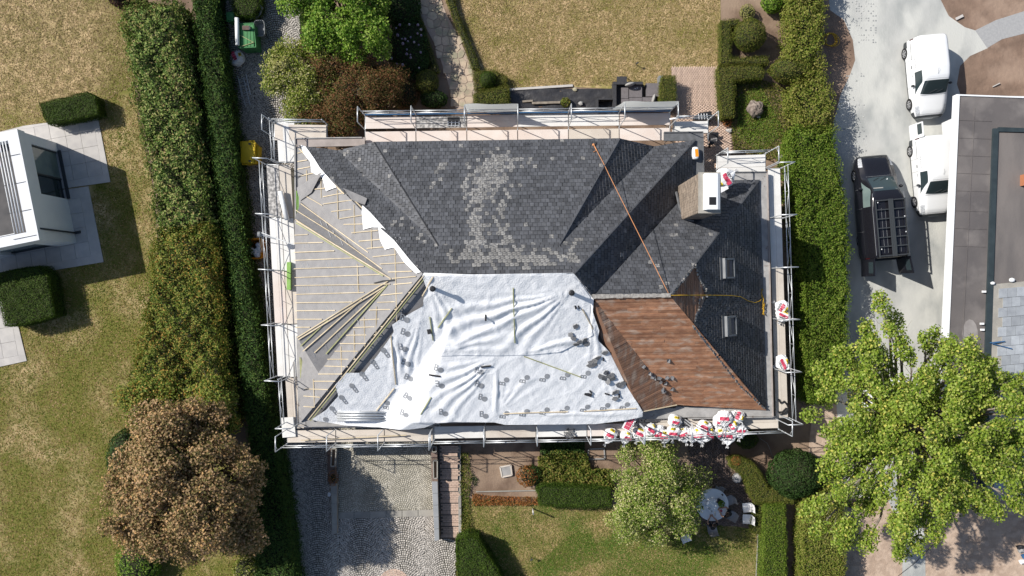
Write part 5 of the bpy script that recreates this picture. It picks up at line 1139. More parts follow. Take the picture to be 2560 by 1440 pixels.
# tear flap of the sheet that hangs over the south gutter
# ---------------------------------------------------------------- scaffold
ZD, ZT = 2.8, 4.8
def scaffold(label, A, B, nb, out, decks, inner=None, rails=True, tops=None, toe=None, zd=ZD, zt=ZT, in_off=0.80, in_w=0.45, skip=(), wd=0.61, stub=None):
    A, B, out = Vector(A), Vector(B), Vector(out).normalized(); d = (B - A) / nb; t = d.normalized()
    root = thing('scaffold', label, 'scaffold', (A.x, A.y, 0))
    V3 = lambda p, z: Vector((p.x, p.y, z))
    for i in range(nb + 1):
        p = A + d * i; q = p - out * 0.73; top = zt if (tops is None or i in tops) else zd + 1.1
        def fr(b):
            b.tube([V3(p, 0), V3(p, top)], .024, 6); b.tube([V3(q, 0), V3(q, top if (tops is None or i in tops) else zd - .02)], .024, 6)
            if top == zt:
                b.tube([V3(p, zt), V3(q, zt)], .03, 6)
                b.tube([V3(p - out * .02, zt - .35), V3(p - out * .3, zt)], .015, 5)
            b.tube([V3(p + out * .02, zd - .05), V3(q - out * .55, zd - .05)], .024, 6)
            for z in (zd + .05, zd + .55, zd + 1.0): b.tube([V3(p, z - .03), V3(p, z + .03)], .038, 7)
        one('frame', M['galv'], fr, root, True)
    for i in range(nb):
        p, q = A + d * i, A + d * (i + 1)
        if rails and i not in skip:
            def gr(b):
                o = out * .0
                b.tube([V3(p, zd + 1.0), V3(q, zd + 1.0)], .022, 6); b.tube([V3(p, zd + .5), V3(q, zd + .5)], .022, 6)
                m1, m2, m3 = p.lerp(q, .25), p.lerp(q, .5), p.lerp(q, .75)
                b.tube([V3(p, zd + .5), V3(m2, zd + 1.0)], .013, 5); b.tube([V3(m2, zd + 1.0), V3(q, zd + .5)], .013, 5); b.tube([V3(m2, zd + .5), V3(m2, zd + 1.0)], .011, 5)
            one('guard_rail', M['galv'], gr, root, True)
        ml = decks[i % len(decks)]
        if ml:
            for k in range(2):
                c = (p + q) / 2 - out * (.06 + (k + .5) * wd / 2); dz = random.uniform(-.006, .006)
                b = MB(); b.box((c.x, c.y, zd + dz), (d.length - .05, wd / 2 - .008, .06), rz=math.atan2(t.y, t.x))
                dk = b.build('deck_board', M[ml], root)
        if inner and inner[i % len(inner)]:
            c = (p + q) / 2 - out * (in_off + in_w / 2)
            one('deck_board', M[inner[i % len(inner)]], lambda b: b.box((c.x, c.y, zd + random.uniform(-.01, .01)), (d.length - .05, in_w, .06), rz=math.atan2(t.y, t.x)), root)
        if toe:
            c = (p + q) / 2 - out * .0; one('toe_board', M[toe], lambda b: b.box((c.x, c.y, zd + .14), (d.length - .06, .035, .2), rz=math.atan2(t.y, t.x)), root)
    return root
SCN = scaffold('long north scaffold with blue toe boards and two netting screens', (-7.41, 8.70), (7.98, 8.90), 6, (0, 1), ['deck_p', 'deck_d', 'deck_p', 'deck_w', 'deck_w', 'deck_p'], ['deck_p', 'deck_p', 'deck_p', 'deck_p', 'deck', 'deck_p'], toe='blue', in_off=.82, in_w=.62)
# hatch with ladder in the second bay
hp = P(1134, 308, ZD + .05)
one('hatch', M['black'], lambda b: b.box((hp.x, hp.y + .08, ZD + .04), (.62, .46, .02)), SCN)
one('ladder', M['galv'], lambda b: [b.bar((hp.x - .28, hp.y - .12, ZD + .08), (hp.x + .28, hp.y - .12, ZD + .08), .03, .03), b.bar((hp.x - .28, hp.y + .02, ZD + .08), (hp.x + .28, hp.y + .02, ZD + .08), .03, .03)] + [b.bar((hp.x + x, hp.y - .16, ZD + .09), (hp.x + x, hp.y + .1, ZD + .09), .03, .03) for x in (-.28, -.09, .09, .28)], SCN)
def screen(x0, x1, yb, label, slant=0.0):
    n, m = 14, 6; V = []
    for j in range(m + 1):
        s = j / m
        for i in range(n + 1):
            t = i / n; x = x0 + (x1 - x0) * t + slant * (1 - s) * (1 - t); sg = math.sin(math.pi * t)
            V.append((x, yb + .05 + .10 * sg * s + .02 * math.sin(9 * t + j), ZD + .2 + (ZT - ZD - .22) * s - .42 * sg * s + .03 * math.sin(13 * t)))
    T = [(j * (n + 1) + i, j * (n + 1) + i + 1, (j + 1) * (n + 1) + i + 1, (j + 1) * (n + 1) + i) for j in range(m) for i in range(n)]
    o = link('netting_screen', mesh_np('netting_screen', V, T, M['awning'], smooth=True)); tag(o, label, 'screen')
screen(-2.27, 0.29, 8.78, 'sagging pale blue netting screen on the left half of the north scaffold')
screen(5.36, 8.02, 8.90, 'sagging pale blue netting screen at the right end of the north scaffold', -.35)
scaffold('low side platform at the northeast corner above the brick path', (8.2, 8.52), (9.98, 8.55), 1, (0, 1), ['deck_w'], zd=2.5, zt=4.5, tops=(1,), rails=True)
one('pole', M['white'], lambda b: b.tube([P(1674, 298, 3.2), P(1718, 290, 3.2)], .045, 8), SCN, True)
SCW = scaffold('long west scaffold with pinkish and white decks along the grey underlay', (-12.45, 6.25), (-11.88, -4.45), 4, (-1, 0.05), ['deck_d', 'deck_w', 'deck_p', 'deck_w'], ['deck', 'deck_w', 'deck', 'deck_w'], in_off=.70, in_w=.58)
scaffold('short northwest scaffold bay with white decks at the roof corner', (-11.95, 8.35), (-11.83, 6.35), 1, (-1, 0), ['deck_w'], ['deck_w'], tops=(), in_off=.66, in_w=.3)
scaffold('narrow platform over the northwest corner reaching into the rusty shrub', (-12.0, 8.32), (-9.35, 8.28), 1, (0, 1), ['deck'], ['deck'], tops=(0,), in_off=.66, in_w=.2)
scaffold('southwest scaffold bay with a mottled deck', (-11.5, -4.5), (-11.36, -6.75), 1, (-1, 0), ['deck'], ['deck'], tops=(1,), in_off=.66, in_w=.3)
one('deck_sheet', M['deck_w'], lambda b: b.box((*P(721, 1068, ZD + .1).xy, ZD + .1), (.66, 1.0, .04), rz=.08), None)
bpy.data.objects['deck_sheet']['label'] = 'white deck sheet laid across the southwest scaffold corner'; bpy.data.objects['deck_sheet']['category'] = 'deck sheet'
scaffold('southwest scaffold run above the garage forecourt', (-11.35, -7.86), (-3.98, -7.78), 3, (0, -1), ['deck', 'deck', 'deck'], ['deck', 'deck', 'deck'], in_off=.78, in_w=.48)
scaffold('middle south scaffold run below the white sheet', (-3.92, -7.66), (6.35, -7.50), 4, (0, -1), ['deck_w', 'deck', 'deck_w', 'deck_p'], [None, None, None, 'deck'], in_off=.78, in_w=.45)
scaffold('south scaffold bay loaded with white waste bags', (6.38, -7.48), (8.62, -7.42), 1, (0, -1), ['deck'], ['deck'], in_off=.70, in_w=.80)
scaffold('southeast scaffold end bay with bags and an empty pale deck', (8.66, -7.30), (13.45, -7.12), 2, (0, -1), ['deck', 'deck'], None)
SCE = scaffold('long east scaffold with one row of pale decks', (13.58, 6.05), (13.98, -6.55), 5, (1, 0.03), ['deck_w', 'deck_w', 'deck', 'deck', 'deck'])
scaffold('short northeast scaffold over the weedy patch', (10.35, 6.72), (12.80, 6.80), 1, (0, 1), ['deck_w'], ['deck_w'], in_off=.68, in_w=.25)
# things lying on the scaffold decks
def roll(label, p, q, r, m, name='roll', cat='roll'):
    root = thing(name, label, cat, p); p, q = Vector(p), Vector(q)
    one('sheet_roll', M[m], lambda b: b.tube([p, q], r, 14), root, True); d = (q - p).normalized()
    one('core', M['grey_p'], lambda b: b.tube([p - d * .004, q + d * .006], r * .35, 10), root, True)
roll('white roll of membrane leaning on the west scaffold deck', P(700, 478, 3.1), P(718, 550, 3.0), .125, 'white')
tag(one('batten_bundle', M['green_l'], lambda b: [b.bar(P(739 + k * 3.2, 477, 3.15 + .03 * (k % 2)), P(740 + k * 3, 540, 3.15), .045, .05) for k in range(4)]), 'bundle of green battens at the west eave', 'battens')
gi = thing('insulation_bundle', 'lime green insulation pack on the west scaffold', 'insulation', P(723, 690, 2.9))
for k in range(4): one('pack', M['green_l'], lambda b: b.box((*P(723, 664 + k * 17.3, 2.95).xy, 2.95), (.19, .345, .2)), gi)
tag(one('batten_bundle', M['batten_g'], lambda b: [b.bar(P(750 + k * 2.6, 893 + k * 4, 3.3), P(752 + k * 2.4, 945, 3.2), .04, .04) for k in range(4)]), 'yellowish battens leaning at the southwest eave', 'battens')
tag(one('long_batten', M['batten'], lambda b: b.bar(P(752, 1101, 3.0), P(1016, 1088, 3.0), .05, .05)), 'long pale batten lying on the south scaffold deck', 'batten')
def junk(label, u, v, z, n, r, m, name, cat, s=(.03, .12)):
    c = P(u, v, z); b = MB()
    for _ in range(n):
        x, y = random.gauss(0, r), random.gauss(0, r); b.box((c.x + x, c.y + y, z + random.uniform(0, .08)), (random.uniform(*s), random.uniform(*s), .03), rz=random.uniform(0, 3))
    tag(b.build(name, m), label, cat)
tag(one('safety_harness', M['black'], lambda b: b.tube([P(u, v, 2.9) for u, v in ((1946, 998), (1952, 1008), (1960, 1003), (1968, 1012), (1972, 1024), (1962, 1034), (1950, 1036), (1946, 1030), (1956, 1030), (1966, 1020))], .045, 6)), 'black safety harness dropped on the east scaffold deck', 'harness')
junk('black scraps on the loaded south deck', 1615, 1045, 2.95, 7, .12, M['black'], 'plastic_scraps', 'scraps')
junk('patch of grey rubble on the south scaffold deck', 1423, 1084, 2.9, 60, .13, M['slate_loose'], 'rubble', 'rubble', (.03, .1))
# hoist head on the west side with its ropes
ho = thing('hoist', 'small rope hoist hanging off the west scaffold above the yellow tub', 'hoist', P(650, 590, 3.9))
hc = P(648, 586, 4.0)
one('pulley', M['grey_p'], lambda b: b.tube([hc - Vector((.06, 0, 0)), hc + Vector((.06, 0, 0))], .14, 12), ho)
one('arm', M['galv'], lambda b: b.tube([hc, P(690, 598, 3.9)], .03, 6), ho); one('arm', M['galv'], lambda b: b.tube([hc + Vector((0, .12, 0)), P(735, 612, 4.1)], .024, 6), ho)
one('rope', M['cushion_l'], lambda b: [b.tube([hc, P(652, 625, .9)], .015, 5), b.tube([hc + Vector((.1, 0, 0)), P(656, 630, .9)], .015, 5)], ho)

# ---------------------------------------------------------------- vehicles
class Car:
    """smooth body from stations along its length: s, roof z, roof half-width, belt z, belt half-width, sill z, sill half-width"""
    def __init__(s, st): s.st = np.array(st, float)
    def sec(s, x):
        st = s.st; zr, wr, zb, wb, zs, ws = [float(np.interp(x, st[:, 0], st[:, k])) for k in range(1, 7)]
        return [(0, 0, zr + .03), (.2, wr * .5, zr + .022), (.40, wr * .9, zr), (.45, wr, zr - .05), (.62, wb, zb), (.72, wb + .01, zb - .2), (.9, (wb + ws) / 2 + .01, zs + .15), (1, ws, zs)]
    def p(s, x, a, off=0.0):
        # smoothed along the length
        pts = []
        for dx in (-.08, 0, .08):
            q = s.sec(min(max(x + dx, s.st[0, 0]), s.st[-1, 0])); A = [k[0] for k in q]
            pts.append((np.interp(abs(a), A, [k[1] for k in q]), np.interp(abs(a), A, [k[2] for k in q])))
        y = (pts[0][0] + 2 * pts[1][0] + pts[2][0]) / 4; z = (pts[0][1] + 2 * pts[1][1] + pts[2][1]) / 4
        P0 = Vector((math.copysign(y, a) if a else 0, x, z))
        if off:
            e = .02; u = s.p(min(x + e, s.st[-1, 0]), a) - s.p(max(x - e, s.st[0, 0]), a); v = s.p(x, min(a + e, 1)) - s.p(x, max(a - e, -1)); n = v.cross(u)
            if n.length > 1e-9: n.normalize()
            if n.z < -.3 or n.dot(Vector((math.copysign(1, a) if abs(a) > .3 else 0, 0, 1))) < 0: n = -n
            P0 = P0 + n * off
        return P0
    def body(s, m, parent, n=48, k=33):
        b = MB(); L0, L1 = s.st[0, 0], s.st[-1, 0]; As = np.linspace(-1, 1, k)
        xs = sorted(set(list(np.linspace(L0, L1, n)) + [float(z) for z in s.st[:, 0]]))
        for x in xs:
            for a in As: b.v.append(tuple(s.p(x, a)))
        for i in range(len(xs) - 1):
            for j in range(k - 1): b.f.append((i * k + j, i * k + j + 1, (i + 1) * k + j + 1, (i + 1) * k + j)); b.m.append(0)
        b.f.append(tuple(range(k - 1, -1, -1))); b.m.append(0); o = (len(xs) - 1) * k; b.f.append(tuple(o + j for j in range(k))); b.m.append(0)
        fl = len(b.f); b.f.append(tuple(i * k for i in range(len(xs))) + tuple(i * k + k - 1 for i in range(len(xs) - 1, -1, -1))); b.m.append(0)
        o = b.build('body', m, parent, True, False); o.data.polygons[len(b.f) - 1].use_smooth = False
        return o
    def patch(s, name, m, parent, x0, x1, a0, a1, off=.008, nx=8, na=8, fx=None):
        b = MB()
        for i in range(nx + 1):
            for j in range(na + 1):
                u, v = i / nx, j / na; a = a0 + (a1 - a0) * v
                X0 = x0(a) if callable(x0) else x0; X1 = x1(a) if callable(x1) else x1
                b.v.append(tuple(s.p(X0 + (X1 - X0) * u, a, off)))
        for i in range(nx):
            for j in range(na): b.f.append((i * (na + 1) + j, i * (na + 1) + j + 1, (i + 1) * (na + 1) + j + 1, (i + 1) * (na + 1) + j)); b.m.append(0)
        return b.build(name, m, parent, True, False)
def wheel(root, x, y, r=.31, wdt=.2, spokes=5):
    sg = math.copysign(1, x)
    b = MB(); b.tube([(x - sg * wdt / 2, y, r), (x + sg * wdt / 2, y, r)], r, 22); w_ = b.build('wheel', M['rubber'], root, False, False)
    b = MB(); xo = x + sg * (wdt / 2 + .004)
    n = 20; b.add([(xo, y + r * .64 * math.cos(2 * math.pi * i / n), r + r * .64 * math.sin(2 * math.pi * i / n)) for i in range(n)] + [(xo, y + r * .55 * math.cos(2 * math.pi * i / n), r + r * .55 * math.sin(2 * math.pi * i / n)) for i in range(n)], [(i, (i + 1) % n, n + (i + 1) % n, n + i) for i in range(n)])
    for i in range(spokes):
        a = 2 * math.pi * i / spokes; c = Vector((xo, y + r * .32 * math.cos(a), r + r * .32 * math.sin(a)))
        b.box(c, (.02, r * .56, .065), M=Matrix.Rotation(a, 3, 'X'))
    b.build('rim', M['rim'], w_, False, False)

VAN = [(0, .58, .50, .50, .62, .30, .58), (.06, .72, .58, .58, .72, .26, .70), (.3, .88, .64, .70, .82, .24, .80), (.75, 1.02, .70, .82, .86, .22, .84), (1.05, 1.10, .72, .92, .87, .22, .85), (1.72, 1.66, .66, 1.02, .88, .22, .86), (1.95, 1.74, .68, 1.04, .88, .22, .86), (2.4, 1.78, .71, 1.05, .88, .22, .86), (3.7, 1.77, .71, 1.05, .87, .22, .86), (4.02, 1.74, .69, 1.02, .86, .24, .85), (4.10, 1.55, .66, .95, .84, .28, .82)]
def white_van(label, loc, rz, open_rear=False, group=None):
    root = thing('parked_van', label, 'van', loc, group, rz); c = Car(VAN)
    c.body(M['carwhite'], root)
    c.patch('windscreen', M['glass'], root, lambda a: 1.10 + .25 * abs(a) ** 2, lambda a: 1.72, -.43, .43, .01, 8, 12)
    for sg in (-1, 1):
        c.patch('side_window', M['glass'], root, lambda a: 1.72 - 0.55 * (abs(a) - .47) / .13, lambda a: 2.30, sg * .475, sg * .60, .01)
        c.patch('headlight', M['lamp'], root, .10, .58, sg * .44, sg * .60, .008)
        c.patch('side_strip', M['dkmetal'], root, .85, 3.3, sg * .93, sg * .99, .012)
        c.patch('bumper_corner', M['dkmetal'], root, 0.0, .32, sg * .66, sg * 1.0, .012)
        c.patch('door_rail', M['dkmetal'], root, 3.0, 3.95, sg * .64, sg * .655, .012)
        c.patch('door_handle', M['dkmetal'], root, 2.55, 2.72, sg * .66, sg * .69, .02); c.patch('door_handle', M['grey_p'], root, 2.1, 2.25, sg * .665, sg * .68, .02)
        c.patch('rear_bumper', M['dkmetal'], root, 3.75, 4.09, sg * .80, sg * 1.0, .012)
        c.patch('tail_light', M['redlamp'], root, 4.03, 4.09, sg * .56, sg * .66, .008)
        one('wing_mirror', M['dkmetal'], lambda b: b.ball((sg * .99, 1.62, 1.08), (.10, .07, .08), 10, 7), root, True, False)
        for y in (.80, 3.53): wheel(root, sg * .79, y)
    for y in (1.62, 2.36, 3.02):
        for sg in (-1, 1): c.patch('panel_seam', M['grey_p'], root, y, y + .012, sg * .62, sg * .95, .006, 1, 8)
    c.patch('panel_seam', M['grey_p'], root, 1.06, 1.075, -.42, .42, .007, 1, 10); c.patch('panel_seam', M['grey_p'], root, .14, .15, -.44, .44, .007, 1, 10); c.patch('panel_seam', M['grey_p'], root, 1.78, 1.79, -.42, .42, .005, 1, 10)
    for x in (-.3, .12): one('wiper', M['dkmetal'], lambda b: b.bar(tuple(c.p(1.16, x * .5, .03)), tuple(c.p(1.30, x * .5 + .2, .03)), .018, .012), root, False, False)
    c.patch('front_grille', M['dkmetal'], root, 0.0, .07, -.6, .6, .012); c.patch('bumper', M['dkmetal'], root, 0.0, .10, -1, 1, .02, 4, 20)
    one('number_plate', M['white'], lambda b: b.box((0, -.035, .40), (.5, .02, .11)), root, False, False)
    one('roof_aerial', M['dkmetal'], lambda b: b.tube([(0, 2.0, 1.8), (0, 2.28, 1.93)], .006, 5), root, False, False)
    for x in (-.3, 0, .3): c.patch('roof_seam', M['white'], root, 1.9, 3.95, x - .006, x + .006, .006, 10, 1)
    one('dashboard', M['grey_p'], lambda b: b.box((0.05, 1.35, 1.36), (.18, .10, .01), M=Matrix.Rotation(.72, 3, 'X')), root, False, False)
    tx = bpy.data.curves.new('lettering', 'FONT'); tx.body = 'MATUHX'; tx.size = .14; tx.extrude = .002; tx.space_character = 1.15; tx.materials.append(M['print'])
    tmp = bpy.data.objects.new('lettering', tx); COL.objects.link(tmp); tme = bpy.data.meshes.new_from_object(tmp.evaluated_get(bpy.context.evaluated_depsgraph_get())); bpy.data.objects.remove(tmp)
    if not tme.materials: tme.materials.append(M['print'])
    for sg in (-1, 1):
        t = bpy.data.objects.new('lettering', tme); COL.objects.link(t); t.parent = root
        y0, y1 = (3.15, 2.6) if sg < 0 else (2.45, 3.0)
        o = c.p(3.12 if sg < 0 else 2.45, sg * .585, .014); up = (c.p(2.8, sg * .5, .014) - c.p(2.8, sg * .585, .014)).normalized(); xd = Vector((0, -1 if sg < 0 else 1, 0)); nn = xd.cross(up)
        t.matrix_basis = Matrix(((xd.x, up.x, nn.x, o.x), (xd.y, up.y, nn.y, o.y), (xd.z, up.z, nn.z, o.z), (0, 0, 0, 1)))
    if open_rear:
        for sg, an in ((-1, .25), (1, .25)):
            b = MB(); b.box((0, 0, 0), (.05, .78, 1.15)); d_ = b.build('rear_door', M['carwhite'], root, False, False); d_.location = (sg * (.80 + .02), 4.08 + .40, 1.05); d_.rotation_euler = (0, sg * -.10, 0)
            b = MB(); b.box((sg * .03, 0.05, .32), (.01, .55, .38)); b.build('door_window', M['glass'], d_, False, False)
    return root
# the body grows from the front (s = 0) to the rear (s = 4.1); photograph-down is the front
def put(x_px, y_px, ang): 
    p = P(x_px, y_px, 0); return (p.x, p.y, 0)
a1 = P(2268, 133, .3); a2 = P(2280, 262, .3); hd = math.atan2((a1 - a2).y, (a1 - a2).x) - math.pi / 2
def place(front_left_axle, ang, half=.79, sfront=.80):
    R_ = Matrix.Rotation(ang, 3, 'Z'); o = Vector((front_left_axle.x, front_left_axle.y, 0)) - R_ @ Vector((-half - .1, sfront, 0)); return (o.x - .17, o.y, 0)
white_van('white van with all doors shut, upper one beside the bare earth', place(a2, hd), hd)
b1 = P(2282, 379, .3); hd2 = hd - .005; R_ = Matrix.Rotation(hd2, 3, 'Z'); off = R_ @ Vector((0, 2.73, 0))
white_van('white van with its rear doors open, half under the flat roof', place(b1 - Vector((off.x, off.y, 0)), hd2), hd2, True)
white_van('white van mostly hidden under the huge tree', tuple(P(2175, 1128, 0)), -.1)

BV = [(0, .62, .60, .55, .72, .30, .70), (.08, .82, .68, .62, .84, .25, .82), (.45, .98, .72, .78, .93, .22, .90), (1.0, 1.12, .74, .95, .97, .22, .95), (1.15, 1.18, .74, 1.02, .97, .22, .95), (1.95, 1.82, .68, 1.12, .98, .22, .96), (2.3, 1.95, .82, 1.15, 1.01, .22, .99), (2.8, 1.98, .87, 1.16, 1.02, .22, 1.0), (5.1, 1.97, .87, 1.16, 1.02, .22, 1.0), (5.40, 1.94, .85, 1.12, 1.0, .25, .98), (5.46, 1.8, .82, 1.05, .95, .3, .93)]
def black_van():
    fa = P(2136, 440, .33); ra = P(2144, 603, .33); ang = math.atan2((ra - fa).y, (ra - fa).x) - math.pi / 2 + math.radians(2.0)
    R_ = Matrix.Rotation(ang, 3, 'Z'); o = Vector((fa.x, fa.y, 0)) - R_ @ Vector((.93, .95, 0))
    root = thing('parked_van', 'black panel van with a ladder roof rack and open rear doors', 'van', (o.x, o.y, 0), None, ang); c = Car(BV)
    c.body(M['carblack'], root)
    c.patch('windscreen', M['glass'], root, lambda a: 1.2 + .3 * abs(a) ** 2, 1.98, -.41, .41, .01, 8, 10)
    one('paper', M['white'], lambda b: b.box((-.18, 1.32, 1.345), (.30, .15, .01), M=Matrix.Rotation(.70, 3, 'X')), root, False, False)
    one('paper', M['cushion_l'], lambda b: b.box((.38, 1.82, 1.76), (.5, .06, .01), M=Matrix.Rotation(.70, 3, 'X')), root, False, False)
    for sg in (-1, 1):
        c.patch('side_window', M['glass_g'], root, lambda a: 1.85 - .45 * (abs(a) - .47) / .13, 2.75, sg * .475, sg * .60, .01)
        c.patch('headlight', M['lamp'], root, .10, .60, sg * .46, sg * .60, .008)
        c.patch('side_crease', M['dkmetal'], root, 2.9, 5.2, sg * .64, sg * .648, .01)
        c.patch('tail_light', M['redlamp'], root, 5.40, 5.45, sg * .56, sg * .70, .008)
        one('wing_mirror', M['carblack'], lambda b: b.ball((sg * 1.08, 1.75, 1.2), (.11, .09, .12), 10, 7), root, True, False)
        for y in (.95, 4.43): wheel(root, sg * .86, y, .33, .22)
        one('roof_edge_rail', M['rim'], lambda b: b.tube([(sg * .80, 2.1, 1.95), (sg * .865, 2.8, 1.985), (sg * .86, 5.3, 1.98)], .014, 6), root, False, False)
    for y in (1.75, 2.78, 4.0):
        for sg in (-1, 1): c.patch('panel_seam', M['grey_p'], root, y, y + .01, sg * .62, sg * .95, .005, 1, 8)
    c.patch('panel_seam', M['grey_p'], root, 1.14, 1.15, -.42, .42, .006, 1, 10)
    for x in (-.3, .12): one('wiper', M['black'], lambda b: b.bar(tuple(c.p(1.26, x * .5, .03)), tuple(c.p(1.42, x * .5 + .2, .03)), .018, .012), root, False, False)
    c.patch('front_grille', M['dkmetal'], root, 0, .08, -.6, .6, .012)
    rk = one('roof_rack', M['dkmetal'], lambda b: [b.bar((x, 2.45, 2.13), (x, 5.42, 2.13), .05, .05) for x in (-.76, .76)], root, False, False)
    for k in range(7): one('cross_bar', M['dkmetal'], lambda b: [b.bar((-.78, 2.5 + k * .475, 2.13), (.78, 2.5 + k * .475, 2.13), .05, .04), b.tube([(-.66, 2.5 + k * .475, 1.95), (-.66, 2.5 + k * .475, 2.12)], .02, 5), b.tube([(.66, 2.5 + k * .475, 1.95), (.66, 2.5 + k * .475, 2.12)], .02, 5)], rk, False, False)
    one('walkway', M['dkmetal'], lambda b: [b.box((x, 3.93, 2.175), (.075, 2.95, .025)) for x in (-.085, 0, .085)], rk, False, False)
    for x in (-.45, -.25, .25, .45): c.patch('roof_rib', M['grey_p'], root, 2.8 + random.uniform(0, .4), 5.2, x * .44 - .003, x * .44 + .003, .004, 8, 1)
    for k in range(4): one('bolt', M['white'], lambda b: b.box((random.choice((-.66, .66)), 2.6 + k * .8, 2.17), (.04, .05, .03)), rk, False, False)
    # rear doors swung open
    for sg, an, sz in ((1, -.06, .90), (-1, .12, .90)):
        b = MB(); b.box((0, sz / 2, 0), (.05, sz, 1.55)); d_ = b.build('rear_door', M['carblack'], root, False, False); d_.location = (sg * .93, 5.46, 1.10); d_.rotation_euler = (0, 0, an if sg > 0 else an)
        b = MB(); b.box((0.03, sz / 2, .40), (.012, sz * .65, .5)); b.box((-0.03, sz / 2, .40), (.012, sz * .65, .5)); b.build('door_window', M['glass'], d_, False, False)
    tl = one('bumper', M['dkmetal'], lambda b: b.box((0, 5.52, .5), (1.7, .14, .2)), root, False, False)
black_van()

# ---------------------------------------------------------------- white house on the left
ZH = 3.5
def white_house():
    A, B_ = P(41, 325, ZH), P(96, 598, ZH); d = (B_ - A).normalized(); n = Vector((d.y, -d.x, 0)); n = -n if n.x < 0 else n; L = (B_ - A).length; Wd = 9.0
    at = lambda s, t, z=0.0: Vector((A.x + d.x * s + n.x * t, A.y + d.y * s + n.y * t, z))
    root = thing('house', 'white rendered flat roof house with parapet rails, cut by the left edge', 'house', (A.x, A.y, 0))
    rz = math.atan2(d.y, d.x)
    def wallp(b):
        th = .3
        def seg(s0, s1, z0, z1, t0=-th, t1=0.0): b.prism([at(s0, t0), at(s1, t0), at(s1, t1), at(s0, t1)], z0, z1, bottom=True)
        # east wall with a tall opening near the north end
        seg(0, .5, 0, ZH - .1); seg(.5, 3.1, 2.45, ZH - .1); seg(3.1, L, 0, ZH - .1)
        b.prism([at(L - th, -Wd), at(L - th, -th), at(L, -th), at(L, -Wd)], 2.3, ZH - .1); b.prism([at(L - th, -.9), at(L - th, -th), at(L, -th), at(L, -.9)], 0, 2.3); b.prism([at(L - th, -Wd), at(L - th, -3.4), at(L, -3.4), at(L, -Wd)], 0, 2.3)
        b.prism([at(0, -Wd), at(0, -th), at(th, -th), at(th, -Wd)], 0, ZH - .1)
    one('wall', M['render_w'], wallp, root)
    rf = one('roof', M['roof_dk'], lambda b: b.prism([at(.3, -Wd), at(.3, -.5), at(L - .3, -.5), at(L - .3, -Wd)], ZH - .7, ZH - .55), root)
    one('parapet', M['render_w'], lambda b: [b.prism([at(-.04, -.52), at(L + .04, -.52), at(L + .04, .04), at(-.04, .04)], ZH - .6, ZH), b.prism([at(L - .46, -Wd), at(L - .46, -.52), at(L + .04, -.52), at(L + .04, -Wd)], ZH - .6, ZH - .002), b.prism([at(-.04, -Wd), at(-.04, -.52), at(.42, -.52), at(.42, -Wd)], ZH - .6, ZH - .003)], root)
    for k in range(4):
        t = -.62 - .16 * k; one('roof_rail', M['white'], lambda b: b.tube([at(.45, t, ZH + .06 - .02 * k), at(L - .5, t, ZH + .06 - .02 * k), at(L - .5, -Wd, ZH + .06 - .02 * k)][:(3 if k == 3 else 2)], .028, 7), root, True)
    for s in (1.2, 2.6, 4.0, 5.3): one('rail_bracket', M['dkmetal'], lambda b: b.tube([at(s, -.05, ZH + .015), at(s, -1.2, ZH + .03)], .012, 5), root)
    w_ = one('window', M['dkmetal'], lambda b: [b.prism([at(.5, -.22), at(3.1, -.22), at(3.1, -.14), at(.5, -.14)], 0, .06), b.prism([at(1.95, -.2), at(2.03, -.2), at(2.03, -.1), at(1.95, -.1)], 0, 2.45), b.prism([at(.5, -.2), at(.56, -.2), at(.56, -.1), at(.5, -.1)], 0, 2.45)], root)
    one('pane', M['glass_g'], lambda b: b.prism([at(.56, -.17), at(1.95, -.17), at(1.95, -.14), at(.56, -.14)], .06, 2.45), w_)
    one('pane', M['glass'], lambda b: b.prism([at(2.03, -.22), at(3.1, -.22), at(3.1, -.19), at(2.03, -.19)], .06, 2.45), w_)
    one('door_track', M['dkmetal'], lambda b: b.prism([at(.45, .0), at(3.1, .0), at(3.1, .16), at(.45, .16)], 0, .12), root)
    one('downpipe', M['dkmetal'], lambda b: b.tube([at(L - .55, .06, 0), at(L - .55, .06, ZH - .25)], .045, 8), root, True)
    one('downpipe_shoe', M['dkmetal'], lambda b: b.box(at(L - .55, .2, .06), (.14, .3, .12), rz=rz), root)
    w2 = one('window', M['dkmetal'], lambda b: b.prism([at(L - .22, -3.4), at(L - .22, -.9), at(L - .1, -.9), at(L - .1, -3.4)], 0, .3), root)
    one('pane', M['glass_g'], lambda b: b.prism([at(L - .18, -3.35), at(L - .18, -.95), at(L - .15, -.95), at(L - .15, -3.35)], .3, 2.3), w2)
white_house()
